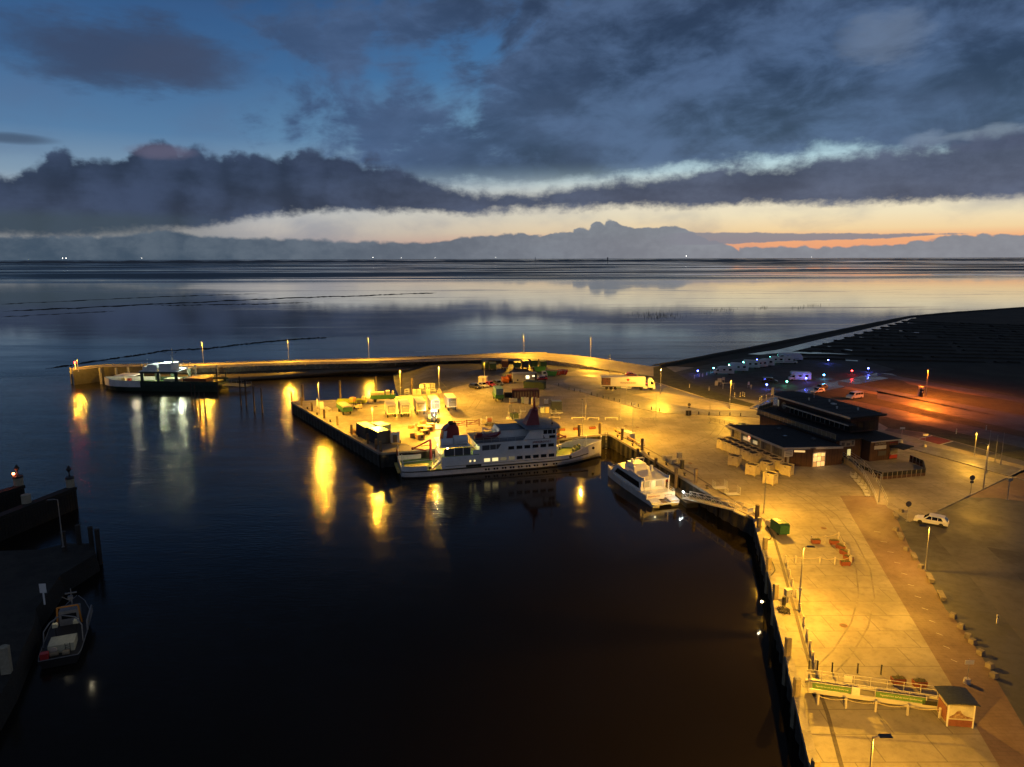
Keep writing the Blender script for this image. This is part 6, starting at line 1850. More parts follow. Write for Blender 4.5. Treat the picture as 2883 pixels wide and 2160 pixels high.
MB().side([(5.95, .9), (5.95, 3.4), (6.3, 3.75), (7.1, 3.6), (7.9, 2.5), (8.15, 1.3), (8.2, .45), (7.6, .45), (7.5, .9)], -1.22, 1.22).build('cab', M_LOR, lor)
MB().add([(7.22, -1.1, 3.3), (7.22, 1.1, 3.3), (7.98, 1.1, 2.1), (7.98, -1.1, 2.1)], [(0, 1, 2, 3)]).build('windscreen', M_CARG, lor)
for s_ in (-1, 1):
    MB().add([(6.8, s_ * 1.235, 1.9), (7.75, s_ * 1.235, 1.9), (7.3, s_ * 1.235, 2.85), (6.8, s_ * 1.235, 2.9)], [(0, 1, 2, 3)]).build('door_window', M_CARG, lor)
    wheel(lor, 7.0, s_ * 1.02, .5, .32); wheel(lor, 3.9, s_ * 1.0, .5, .34)
    MB().box(5.2, s_ * 1.0, .6, 1.3, .45, .6).build('tank', M_LOR, lor)
    MB().box(8.12, s_ * .9, .75, .1, .4, .2).build('headlight', M_HLMP, lor)
    MB().box(7.75, s_ * 1.35, 2.2, .12, .16, .6).build('mirror', M_BLACK, lor)
MB().box(4.8, 0, .7, 6.2, .9, .3).build('tractor_chassis', M_UNDER, lor)
MB().box(5.6, -.4, 2.0, .1, .3, .1).build('marker_lamp', mat('red marker', (1, .05, .03), .4, emit=(1, .04, .02), estr=10), lor)

# ---- trailers of the freight pier
M_TGRN = mat('trailer green', (.035, .16, .035), .5, var=.2)
M_TGRY = mat('grey tail door', (.20, .20, .185), .55, var=.2, vscale=1.2)
M_TWHT = mat('trailer white', (.62, .60, .55), .5, var=.12)
def box_trailer(label, loc, rz):
    t = thing('box_trailer', label, 'trailer', loc, rz, 'white box trailers on the pier')
    MB().box(0, 0, 1.15, 6.4, 2.4, 2.5).build('box', M_TWHT, t)
    MB().box(-3.22, 0, 1.35, .06, 2.0, 2.0).build('tail_door', M_TGRY, t)
    text('door_lettering', 'Spiekeroog', .3, M_LOR, t, (-3.262, -.1, 2.75), (R(90), 0, R(-90)), .006)
    for s_ in (-1, 1):
        MB().box(-3.24, s_ * 1.12, 1.15, .1, .16, 2.5).build('door_post', M_TWHT, t)
        for x in (-2.1, 2.1):
            wheel(t, x, s_ * .95, .45, .3)
    MB().box(0, 0, .75, 6.0, .9, .4).build('chassis', M_UNDER, t)
    MB().tube((3.1, 0, .7), (4.9, 0, .5), .07, .06, 6).build('drawbar', M_UNDER, t)
    return t
BZ = R(105)
for (x, y), lab in (((1103, 1178), 'outermost white box trailer beside the dropped shadow of the lamp'), ((1142, 1176), 'white box trailer second from the outer end of the row'), ((1186, 1169), 'white box trailer glaring in the tractor lights'),
                    ((1226, 1164), 'white box trailer hidden partly behind the tractor cab'), ((1274, 1158), 'white box trailer standing apart from the row with long black shadow')):
    box_trailer(lab, G(x, y) + Vector((-.8, 3.0, 0)), BZ)
def farm_trailer(label, loc, rz, load=None, side=.95, m=None, L=6.6):
    t = thing('farm_trailer', label, 'trailer', loc, rz, 'green freight trailers')
    m = m or M_TGRN
    MB().box(0, 0, 1.0, L, 2.4, .16).build('bed', m, t)
    for s_ in (-1, 1):
        MB().box(0, s_ * 1.19, 1.16, L, .06, side).build('side_board', m, t)
        MB().box(s_ * (L / 2 - .03), 0, 1.16, .06, 2.32, side).build('end_board', m, t)
        for x in (-L * .32, L * .32):
            wheel(t, x, s_ * .95, .46, .3, mat('pale rim', (.5, .45, .35), .5))
    MB().box(0, 0, .7, L * .9, .8, .3).build('chassis', M_UNDER, t)
    MB().tube((L / 2, 0, .75), (L / 2 + 1.8, 0, .5), .07, .06, 6).build('drawbar', M_UNDER, t)
    return t
M_BOXC = mat('cardboard load', (.48, .42, .28), .75, var=.25, vscale=2)
t = farm_trailer('green trailer loaded with pale crates at the outer pier corner', G(965, 1168) + Vector((0, 2.2, 0)), R(118))
for i in range(7):
    MB().box(-2.8 + i * .93, 0, 1.18, .88, 2.2, 1.25).build('crate', M_BOXC, t)
t = farm_trailer('open yellow-green flatbed trailer behind the forklift', G(988, 1146) + Vector((0, 1.4, 0)), R(4), m=mat('lime green paint', (.26, .32, .03), .5, var=.2), side=.7, L=8.0)
MB().box(3.2, 0, 1.16, .8, 2.0, 1.5).build('crate', M_BOXC, t)
t = farm_trailer('green trailer stacked with crates and a tied sack near the basin', G(1077, 1132) + Vector((0, .8, 0)), R(9), side=.9, L=7.0)
for i in range(4):
    MB().box(-2.9 + i * .95, .1, 1.18, .9, 2.0, 1.6).build('crate', M_BOXC, t)
MB().box(1.4, 0, 1.18, 1.1, 1.6, 1.9).build('crate', M_BOXC, t)
MB().tube((2.8, 0, 1.2), (2.8, 0, 2.4), .6, .35, 8).ball((2.8, 0, 2.75), .35, 8).build('sack', M_BOXC, t)
t = farm_trailer('green trailer carrying a corrugated blue container', G(1406, 1132) + Vector((-.4, 2.6, 0)), R(100), L=6.0)
M_BLUEC = mat('blue container paint', (.10, .20, .32), .5, var=.2)
mb = MB().box(0, 0, 1.18, 5.6, 2.1, 2.6)
for i in range(10):
    mb.box(-2.84, -.95 + i * .21, 1.3, .08, .1, 2.4)
mb.build('blue_container', M_BLUEC, t)

# ---- row of refuse trailers at the back of the yard
M_BINS = [mat('bin green', (.05, .12, .035), .6, var=.2), mat('bin rust', (.30, .10, .03), .6, var=.3), mat('bin navy', (.03, .045, .07), .6, var=.2)]
for (x, y), k_, lab in (((1366, 1041), 0, 'green high-sided yard trailer at the end of the back row'), ((1387, 1042), 0, 'lower green yard trailer beside the rust-brown one'), ((1421, 1038), 1, 'rust-brown high-sided yard trailer'), ((1456, 1039), 0, 'green yard trailer left of the navy one'),
                        ((1478, 1038), 2, 'navy blue high-sided yard trailer'), ((1503, 1036), 0, 'tallest green yard trailer right of the navy one'), ((1528, 1036), 0, 'small dark green yard trailer with red reflectors')):
    q = G(x, y)
    t = thing('yard_trailer', lab, 'trailer', q, R(95), 'yard trailers below the mole')
    hgt = 2.3 if 'tall' in lab or 'high' in lab else 1.9
    MB().box(0, 0, .8, 4.6, 2.3, hgt, 0, 1.04).build('tub', M_BINS[k_], t)
    for k2 in (-1, 0, 1):
        MB().box(-2.36, k2 * .8, .8, .08, .1, hgt).build('rib', M_BINS[k_], t)
    MB().box(-2.35, 0, .68, .12, 2.2, .12).build('tail_bar', M_STEEL if k_ or 'navy' in lab else M_UNDER, t)
    for s_ in (-1, 1):
        wheel(t, -1.3, s_ * .95, .42, .28); wheel(t, 1.3, s_ * .95, .42, .28)
    MB().box(0, 0, .5, 4.2, .8, .3).build('chassis', M_UNDER, t)

# ---- tractor with lamps lit, forklift
trc = thing('tractor', 'big farm tractor with glaring work lights among the box trailers', 'tractor', G(1222, 1189), R(95))
M_TRC = mat('tractor lime', (.35, .40, .04), .45)
for s_ in (-1, 1):
    wheel(trc, -1.1, s_ * 1.0, .95, .6, M_SRED); wheel(trc, 1.5, s_ * .95, .65, .45, M_SRED)
    MB().side([(-2.1, 1.5), (-1.6, 2.05), (-.6, 2.05), (-.3, 1.7)], s_ * 1.0 - .3, s_ * 1.0 + .3).build('fender', M_TRC, trc)
MB().side([(.3, .8), (.3, 1.75), (2.2, 1.6), (2.4, 1.2), (2.4, .8)], -.45, .45).build('bonnet', M_TRC, trc)
MB().box(-.6, 0, .8, 2.0, .9, .8).build('rear_axle', M_UNDER, trc)
MB().box(-.55, 0, 1.7, 1.7, 1.6, 1.35, 0, .92).build('cab_glass', M_CARG, trc)
MB().box(-.55, 0, 3.05, 1.8, 1.75, .16).build('cab_roof', mat('pale yellow roof', (.6, .55, .3), .5), trc)
for x, y in ((.25, .75), (.25, -.75), (-1.35, .75), (-1.35, -.75)):
    MB().box(x, y, 1.7, .08, .08, 1.35).build('cab_pillar', M_BLACK, trc)
M_WORK = mat('work lamp', (1, 1, .9), .3, emit=(1, .93, .7), estr=120)
for x, y, z in ((-1.46, -.25, 3.22), (-1.46, .25, 3.22), (-1.7, -.1, 2.1)):
    MB().box(x, y, z, .1, .24, .18).build('work_lamp', M_WORK, trc)
    point(trc, (x - .25, y, z + .05), 500, (1, .85, .55), .08)
for s_ in (-.3, .3):
    MB().box(2.42, s_, 1.25, .06, .2, .16).build('headlight', M_WORK, trc)
ld = bpy.data.lights.new('headlight_beam', 'SPOT'); ld.energy = 6000; ld.color = (1, .9, .65); ld.spot_size = R(70); ld.spot_blend = .6
lo = bpy.data.objects.new('headlight_beam', ld); COL.objects.link(lo); lo.parent = trc; lo.location = (2.7, 0, 1.35); lo.rotation_euler = (0, R(-82), 0)
fk = thing('forklift', 'small forklift in front of the flatbed trailer', 'forklift', G(1007, 1151), R(150))
MB().side([(-1.2, .35), (-1.2, 1.3), (-.5, 1.3), (-.2, .85), (.9, .85), (.9, .35)], -.6, .6).build('body', mat('forklift cream', (.5, .42, .28), .5), fk)
MB().box(-.8, 0, 2.1, 1.5, 1.1, .08).build('roof', M_BLACK, fk)
for x, y in ((-1.2, .5), (-1.2, -.5), (.3, .5), (.3, -.5)):
    MB().tube((x, y, .9), (x * .9, y, 2.1), .05, .05, 6).build('cage_post', M_BLACK, fk)
for s_ in (-1, 1):
    wheel(fk, .6, s_ * .55, .36, .25); wheel(fk, -.8, s_ * .5, .28, .2)
    MB().box(1.05, s_ * .35, .1, .12, .12, 2.3).build('mast', M_UNDER, fk)
    MB().box(1.6, s_ * .3, .35, 1.1, .12, .05).build('fork', M_UNDER, fk)
MB().box(1.6, 0, 1.9, 1.2, 1.2, 1.1).build('lifted_load', mat('orange net load', (.55, .28, .08), .8, var=.3, vscale=3), fk)

# ================================================================== FREIGHT YARD
M_WOOD = mat('raw pallet wood', (.42, .26, .12), .8, var=.35, vscale=1.5)
M_ORNG = mat('skip orange', (.50, .13, .02), .55, var=.25)
M_LIME = mat('bright green paint', (.10, .36, .05), .5, var=.15)
M_CABIN = mat('grey cabin sheet', (.36, .35, .32), .55, var=.15)
M_BROWN = mat('brown container paint', (.15, .05, .03), .6, var=.3)
M_DKGRN = mat('dark green sheet', (.03, .06, .035), .6, var=.3)
M_NAVY = mat('navy container', (.035, .055, .085), .5, var=.25)
M_PALEB = mat('pale blue roof', (.38, .44, .48), .5, var=.2)
M_IBC = mat('white tank plastic', (.55, .54, .48), .45, var=.1)
M_MINT = mat('pale mint paint', (.45, .55, .42), .5)
PIER_A = heading(G(1071, 1275), G(822, 1131))
def container(label, loc, rz, L, Wd, H, body, roof, group=None, dents=True, name='freight_container'):
    t = thing(name, label, 'container', loc, rz, group)
    mb = MB().box(0, 0, .1, L, Wd, H - .1)
    n_ = int(L / .28)
    for s_ in (-1, 1):
        for i in range(n_):
            mb.box(-L / 2 + .2 + i * .28, s_ * (Wd / 2 + .02), .2, .14, .05, H - .35)
        for i in range(int(Wd / .28)):
            mb.box(s_ * (L / 2 + .02), -Wd / 2 + .2 + i * .28, .2, .05, .14, H - .35)
    mb.build('shell', body, t)
    MB().box(0, 0, H, L * .995, Wd * .99, .05).build('roof', roof, t)
    for sx in (-1, 1):
        for sy in (-1, 1):
            MB().box(sx * L / 2, sy * Wd / 2, 0, .16, .16, H + .04).build('corner_post', body, t)
    return t
container('navy corrugated container farthest from the ferry, pale roof', G(1026, 1237) + Vector((0, 2.0, 0)), PIER_A, 5.4, 2.4, 2.9, M_NAVY, M_PALEB, 'navy containers at the pier end')
container('lighter blue container behind the navy ones with pale roof', G(1068, 1230) + Vector((0, 2.0, 0)), PIER_A + R(8), 4.2, 2.6, 2.6, M_BLUEC, M_PALEB, 'navy containers at the pier end')
container('navy corrugated container nearest the ferry stern with rope on its roof', G(1062, 1253) + Vector((0, 2.4, 0)), PIER_A + R(2), 5.0, 3.0, 3.0, M_NAVY, M_PALEB, 'navy containers at the pier end')
# covered machine on wheels
t = thing('mobile_compressor', 'white hooded machine trailer with dark rear panel by the ferry stern', 'machine', G(1112, 1252) + Vector((0, 1.0, 0)), R(95))
MB().side([(-1.4, .5), (-1.45, 2.3), (-1.0, 2.8), (1.2, 2.8), (1.5, 2.3), (1.5, .5)], -.95, .95).build('hood', M_TWHT, t)
MB().side([(-1.5, .6), (-1.55, 2.0), (-1.45, 2.3), (-1.4, .6)], -.45, .45).build('rear_panel', mat('brown panel', (.16, .12, .07), .6), t)
for s_ in (-1, 1):
    wheel(t, 0, s_ * 1.0, .36)
MB().tube((1.4, 0, .5), (2.8, 0, .4), .06, .05, 6).build('drawbar', M_UNDER, t)
# sacks on pallets, crates, pallets
def pallet(par, x, y, z, rz=0, name='pallet'):
    mb = MB()
    for i in range(5):
        mb.box(x + math.cos(rz + 1.5708) * (-.45 + i * .225), y + math.sin(rz + 1.5708) * (-.45 + i * .225), z + .1, 1.2, .14, .03, rz)
    for i in (-1, 0, 1):
        mb.box(x + math.cos(rz) * i * .52, y + math.sin(rz) * i * .52, z, .12, 1.0, .1, rz)
    return mb.build(name, M_WOOD, par)
def sacks(label, px, py, n, layers, m=None):
    t = thing('sack_pallet', label, 'pallet', G(px, py), R(10))
    for k_ in range(n):
        pallet(t, (k_ - (n - 1) / 2) * 1.35, 0, 0)
        for j in range(layers):
            for i in (-.3, .3):
                MB().box((k_ - (n - 1) / 2) * 1.35 + i, 0, .13 + j * .26, .58, 1.0, .24, 0, .86).build('sack', m or M_BOXC, t)
    return t
sacks('two pallets of stacked pale sacks by the inner basin', 1174, 1114, 2, 7)
sacks('pallet of stacked sacks beside the grey gate', 1206, 1114, 1, 7)
t = thing('wrapped_bundle', 'small white wrapped bundle at the foot of the tallest lamp', 'bundle', G(1237, 1106))
MB().box(0, 0, 0, 1.4, 1.0, .8, .2, .8).ball((.1, 0, .9), .45, 8).build('wrap', M_BOXC, t)
t = thing('steel_gate', 'grey lattice gate with switch boxes at the basin edge', 'gate', G(1203, 1107) + Vector((0, 1.0, 0)), R(12))
rail(t, [(-2.2, 0, 0), (2.2, 0, 0)], 2.8, 'lattice', M_STEEL, .55, .04, 6)
MB().box(-1.9, -.2, 1.5, 1.1, .3, 1.0).build('switch_box', M_MINT, t)
MB().box(.1, -.2, 1.6, 1.0, .3, 1.0).build('switch_box', M_CABIN, t)
rail(t, [(2.3, 0, 0), (3.6, -.4, 0)], 1.0, 'handrail')
t = thing('white_rack', 'small white ladder rack at the pier back edge', 'rack', G(1146, 1113), R(8))
rail(t, [(-.6, 0, 0), (.6, 0, 0)], 1.8, 'frame', M_STEEL, 1.2, .05, 4)
# heap of pallets and boxes behind the ferry stern
for i, (x, y, lay, kind, lab) in enumerate(((1158, 1206, 5, 'p', 'pallet stack at the far left of the timber heap'), (1176, 1200, 4, 'p', 'low pallet stack behind the orange boxes'), (1190, 1194, 5, 'p', 'pallet stack nearest the tractor'), (1206, 1198, 4, 'p', 'pallet stack in the back of the timber heap'),
                                            (1186, 1212, 3, 'b', 'wide open wooden box in the timber heap'), (1206, 1214, 3, 'b', 'wooden box beside the lamp in the timber heap'), (1196, 1224, 3, 'b', 'long wooden box nearest the ferry funnel'), (1214, 1206, 4, 'b', 'pale crate with a dark square panel'),
                                            (1166, 1232, 4, 'b', 'hexagonal-looking pale crate at the near end of the heap'), (1182, 1236, 3, 'b', 'pale crate with a dark opening by the red crane'))):
    t = thing('pallet_stack' if kind == 'p' else 'wooden_box', lab, 'pallets' if kind == 'p' else 'box', G(x, y), rnd.uniform(0, 1.2), 'timber heap on the pier')
    if kind == 'p':
        for j in range(lay):
            pallet(t, rnd.uniform(-.05, .05), rnd.uniform(-.05, .05), j * .15, rnd.uniform(-.06, .06))
    else:
        MB().box(0, 0, .12, 1.9, 1.5, 1.0).build('panel_box', M_WOOD, t)
        MB().box(0, 0, 1.12, 1.7, 1.3, .06).build('lid', M_BOXC, t)
        for sx in (-1, 1):
            MB().box(sx * .7, 0, 0, .14, 1.5, .12).build('runner', M_WOOD, t)
        MB().box(.2, -.77, .3, .6, .04, .6).build('opening', M_UNDER, t)
t = thing('log_pile', 'heap of timber offcuts beside the navy containers', 'timber', G(993, 1222) + Vector((0, 1, 0)), PIER_A)
for i in range(16):
    MB().tube((rnd.uniform(-1.6, -.8), rnd.uniform(-.9, .9), .12 + (i % 4) * .22), (rnd.uniform(.8, 1.6), rnd.uniform(-.9, .9), .12 + (i % 4) * .22), .1, .1, 6).build('log', M_WOOD, t)
t = thing('bicycle_rack', 'tangle of pale tubes and drums at the outer pier corner', 'rack', G(914, 1160) + Vector((.6, 1.0, 0)), PIER_A)
for i in range(6):
    MB().path([(-1.5 + i * .6, -.5, 0), (-1.5 + i * .6, -.5, .9), (-1.5 + i * .6, .5, .9), (-1.5 + i * .6, .5, 0)], .04, 5).build('hoop', M_STEEL, t)
t = thing('cable_drum', 'upright pale tent-like cover at the pier corner', 'cover', G(886, 1148) + Vector((.5, .8, 0)))
MB().tube((0, 0, 0), (0, 0, 2.6), .5, .06, 7).build('sheet', M_TWHT, t)
t = thing('fence_panel_stack', 'leaning white barrier panels at the pier corner', 'barrier', G(896, 1152) + Vector((.8, .4, 0)), R(40))
for i in range(3):
    MB().add([(-.7, i * .18, 0), (.7, i * .18, 0), (.7, i * .18 + .4, 1.8), (-.7, i * .18 + .4, 1.8), (-.7, i * .18 + .05, 0), (.7, i * .18 + .05, 0), (.7, i * .18 + .45, 1.8), (-.7, i * .18 + .45, 1.8)], [(0, 1, 2, 3), (7, 6, 5, 4), (0, 4, 5, 1), (2, 6, 7, 3)]).build('panel', M_STEEL, t)
# red-brown gate sections
M_GATE = mat('red brown gate', (.20, .04, .025), .6, var=.2)
a, b = G(1279, 1205), G(1349, 1199)
t = thing('field_gate', 'red-brown double field gate with diagonal braces above the ferry', 'gate', a, heading(a, b))
L = (b - a).length
for x in (0, L / 2, L):
    MB().box(x, 0, 0, .18, .18, 1.75).build('post', M_GATE, t)
for k_ in (0, 1):
    for z_ in (.45, .9, 1.4):
        MB().box(L / 4 + k_ * L / 2, 0, z_, L / 2 - .24, .06, .16).build('rail', M_GATE, t)
    MB().tube((k_ * L / 2 + .2, 0, .5), ((k_ + 1) * L / 2 - .2, 0, 1.45), .06, .06, 5).build('brace', M_GATE, t)
# cages and stacks beside the gate
def cage(label, px, py, w=1.3, d=.9, h=1.5, rz=.2, load=None, group=None, name='roll_cage'):
    t = thing(name, label, 'cage', G(px, py), rz, group)
    MB().box(0, 0, .14, w, d, .08).build('base', M_STEEL, t)
    for x, y in ((-1, -1), (1, -1), (1, 1), (-1, 1)):
        MB().tube((x * w / 2, y * d / 2, .1), (x * w / 2, y * d / 2, h), .03, .03, 5).build('corner_tube', M_STEEL, t)
        MB().tube((x * (w / 2 - .1), y * (d / 2 - .1) - .03, .07), (x * (w / 2 - .1), y * (d / 2 - .1) + .03, .07), .07, .07, 8).build('castor', M_BLACK, t)
    for s_ in (-1, 1):
        rail(t, [(s_ * w / 2, -d / 2, .2), (s_ * w / 2, d / 2, .2)], h - .25, 'end_grid', M_STEEL, .25, .016, 5)
    if load:
        MB().box(0, 0, .22, w * .8, d * .8, h * .6).build('load', load, t)
    return t
cage('roll cage with pale load next to the field gate', 1362, 1194, load=M_BOXC, group='cages beside the field gate')
cage('roll cage with reddish load behind the field gate end', 1378, 1190, load=mat('reddish load', (.3, .12, .08), .8, var=.3), group='cages beside the field gate')
t = thing('net_heap', 'dark heap of nets and tarpaulin beside the roll cages', 'heap', G(1384, 1199))
mb = MB()
for i in range(14):
    mb.box(rnd.uniform(-1.4, 1.4), rnd.uniform(-.6, .6), 0, rnd.uniform(.5, 1.1), rnd.uniform(.4, .9), rnd.uniform(.2, .7), rnd.uniform(0, 3), .6)
mb.build('folds', M_TARP, t)
for (x, y), lab in (((1440, 1175), 'wire cage at the edge of the cluttered yard corner'), ((1458, 1168), 'wire cage behind the dark green crate'), ((1472, 1160), 'tall wire cage left of the mast in the yard'), ((1456, 1182), 'low wire cage by the dark green crate')):
    cage(lab, x, y, 1.6, 1.1, 1.4, rnd.uniform(-.3, .3))
t = thing('tall_board', 'upright dark board leaning in the yard corner', 'board', G(1437, 1165), R(70))
MB().box(0, 0, 0, 2.2, .1, 2.4).build('sheet', M_CABIN, t)
t = thing('green_crate', 'dark green crate standing above the ferry roof', 'crate', G(1448, 1180), R(30))
MB().box(0, 0, .1, 1.7, 1.4, 1.4).build('body', M_DKGRN, t)
MB().box(0, 0, 1.5, 1.76, 1.46, .08).build('lid', M_DKGRN, t)
t = thing('sack_heap', 'small white sack heap beside the dark green crate', 'sacks', G(1434, 1180))
for i in range(3):
    MB().box(i * .45 - .4, (i % 2) * .3, 0, .8, .6, .55 + .2 * (i % 2), i * .5, .7).build('sack', M_TWHT, t)
# small white shed, site cabin, skips
t = thing('white_shed', 'small plain white shed behind the parked cars', 'shed', G(1360, 1081) + Vector((0, 1.0, 0)), R(-12))
MB().box(0, 0, 0, 2.6, 2.2, 2.1).build('wall', M_TWHT, t)
MB().prism([(-1.4, -1.2), (1.4, -1.2), (1.4, 1.2), (-1.4, 1.2)], 2.1, [2.22, 2.22, 2.35, 2.35]).build('roof', M_TWHT, t)
MB().box(.3, -1.12, .05, .8, .04, 1.8).build('door', M_CABIN, t)
cb = thing('site_cabin', 'grey site cabin with one brightly lit window', 'cabin', G(1476, 1077) + Vector((0, 1.2, 0)), R(9))
MB().box(0, 0, .25, 8.0, 2.6, 2.7).build('wall', M_CABIN, cb)
MB().box(0, 0, 2.95, 8.2, 2.8, .14).build('roof', M_CABIN, cb)
MB().box(.9, -1.33, 1.25, 1.1, .06, 1.05).build('lit_window', mat('lit cabin pane', (1, .95, .7), .4, emit=(1, .9, .55), estr=2.2), cb)
MB().box(2.9, -1.33, 1.9, .9, .06, .35).build('lit_window', mat('lit cabin pane', (1, .95, .7), .4, emit=(1, .9, .55), estr=2.2), cb)
MB().box(-2.4, -1.33, .6, .5, .05, .5).build('vent', M_UNDER, cb)
MB().box(3.6, -1.34, .3, .7, .06, 2.6).build('end_panel', M_UNDER, cb)
for x in (-3.6, 3.6):
    MB().box(x, 0, 0, .5, 2.4, .25).build('footing', M_UNDER, cb)
def skip(label, px, py, m, rz, frame=False):
    t = thing('skip', label, 'skip', G(px, py) + Vector((0, .8, 0)), rz)
    MB().side([(-1.5, .25), (-2.0, 1.7), (-1.9, 1.7), (-1.42, .33), (1.42, .33), (1.9, 1.7), (2.0, 1.7), (1.5, .25)], -.95, .95).build('tub', m, t)
    for s_ in (-1, 1):
        MB().side([(-1.5, .25), (-2.0, 1.7), (2.0, 1.7), (1.5, .25)], s_ * .95 - .03, s_ * .95 + .03).build('side_plate', m, t)
        MB().path([(-2.0, s_ * .99, 1.7), (2.0, s_ * .99, 1.7)], .06, 5).build('rim', M_TWHT if frame else m, t)
        MB().box(s_ * 1.0, 0, 0, .2, 1.7, .25).build('skid', M_UNDER, t)
    for x in (-.8, .8):
        MB().tube((x, -1.0, .4), (x * 1.3, -1.0, 1.7), .05, .05, 5).build('stiffener', M_TWHT if frame else m, t)
    return t
skip('bright orange skip with its end open', 1422, 1079, M_ORNG, R(100))
skip('orange skip beside the grey site cabin', 1437, 1073, M_ORNG, R(100))
skip('yellow-orange skip behind the grey site cabin', 1446, 1067, mat('skip amber', (.55, .30, .04), .55, var=.2), R(95))
skip('red skip with white rims beside the loop road', 1565, 1058, mat('skip red', (.50, .05, .02), .5, var=.15), R(10), True)
skip('second red skip with white rims nearest the loop road', 1584, 1056, mat('skip red', (.50, .05, .02), .5, var=.15), R(-8), True)
skip('bright green skip standing high behind the red car', 1520, 1048, M_LIME, R(15))
skip('green skip between the white cab and the red skips', 1552, 1060, M_LIME, R(5))
container('dark green low container roof between the site cabin and brown container', G(1506, 1097) + Vector((0, 1.6, 0)), R(-18), 6.4, 2.6, 2.3, M_DKGRN, M_DKGRN)
container('brown freight container with pale ribbed long side', G(1480, 1124) + Vector((0, 1.2, 0)), R(4), 7.6, 2.5, 2.7, M_BROWN, M_BROWN)
for i in range(8):
    pass
t = thing('timber_screen', 'slatted pale timber screen on the side of the brown container', 'screen', G(1482, 1125) + Vector((0, -.15, 0)), R(4))
for i in range(9):
    MB().box(-3.2 + i * .78, 0, .2, .5, .08, 2.1).build('slat', M_WOOD, t)
container('small navy container at the right end of the cluttered yard', G(1567, 1156) + Vector((0, 1.2, 0)), R(3), 2.6, 2.4, 2.4, M_NAVY, M_PALEB)
container('black steel box in the shadow of the green trailer', G(1430, 1121) + Vector((0, .8, 0)), R(5), 2.0, 1.6, 1.5, M_BOOT, M_BOOT)
def tank(label, px, py, m=M_IBC, h=1.1):
    t = thing('tank_container', label, 'tank', G(px, py), rnd.uniform(-.2, .3))
    MB().box(0, 0, .16, 1.1, .95, h).build('tank', m, t)
    MB().tube((0, 0, .16 + h), (0, 0, .24 + h), .15, .15, 10).build('cap', M_BLACK, t)
    for x, y in ((-.58, -.5), (.58, -.5), (.58, .5), (-.58, .5)):
        MB().tube((x, y, .05), (x, y, h + .2), .02, .02, 5).build('cage_tube', M_STEEL, t)
    MB().box(0, 0, 0, 1.2, 1.0, .14).build('pallet', M_WOOD, t)
    return t
for (x, y), m, h, lab in (((1440, 1134), M_IBC, 1.1, 'white tank at the left of the tank row'), ((1450, 1132), M_IBC, .9, 'short white tank beside the first of the row'), ((1474, 1136), M_MINT, 1.6, 'pale green tall tank in the row'), ((1482, 1138), M_IBC, 1.7, 'tall cream tank beside the pale green one'),
                          ((1503, 1141), M_IBC, 2.0, 'tall cream tank right of the ferry mast'), ((1512, 1142), M_BOXC, 1.9, 'tall tan tank right of the ferry mast'), ((1538, 1138), M_CANIS, 1.2, 'white drum tank near the navy container'), ((1548, 1137), M_CABIN, 1.2, 'grey tank near the navy container')):
    tank(lab, x, y, m, h)
for (x, y), m, lab in (((1527, 1163), M_MINT, 'pale mint cabinet in front of the tanks'), ((1540, 1163), mat('cream yellow paint', (.6, .5, .22), .5), 'cream yellow cabinet beside the mint one')):
    t = thing('site_cabinet', lab, 'cabinet', G(x, y), R(5))
    MB().box(0, 0, .1, 1.0, .9, 1.5).build('body', m, t)
    MB().box(0, 0, 1.6, 1.06, .96, .06).build('lid', m, t)
    MB().box(0, 0, 0, .9, .8, .1).build('plinth', M_UNDER, t)
    MB().box(.3, -.46, .8, .06, .04, .2).build('handle', M_BLACK, t)
cage('wire rack leaning by the small navy container', 1558, 1165, 1.4, .9, 1.2, .4)
t = thing('machine_frame', 'low pile of bent pale tubes before the navy container', 'scrap', G(1574, 1166), .2)
for i in range(7):
    MB().tube((rnd.uniform(-1.2, -.3), rnd.uniform(-.6, .6), rnd.uniform(.05, .5)), (rnd.uniform(.3, 1.2), rnd.uniform(-.6, .6), rnd.uniform(.05, .5)), .05, .05, 5).build('bent_tube', M_STEEL, t)
t = thing('white_cab', 'small white vehicle cab beside the green skips', 'cab', G(1533, 1062) + Vector((0, .6, 0)), R(10))
MB().side([(-.8, .3), (-.8, 2.0), (.5, 2.0), (.9, 1.2), (.9, .3)], -.8, .8).build('shell', M_TWHT, t)
MB().box(-.1, -.82, 1.2, .9, .04, .6).build('window', M_CARG, t)
for s_ in (-1, 1):
    wheel(t, .3, s_ * .8, .32)

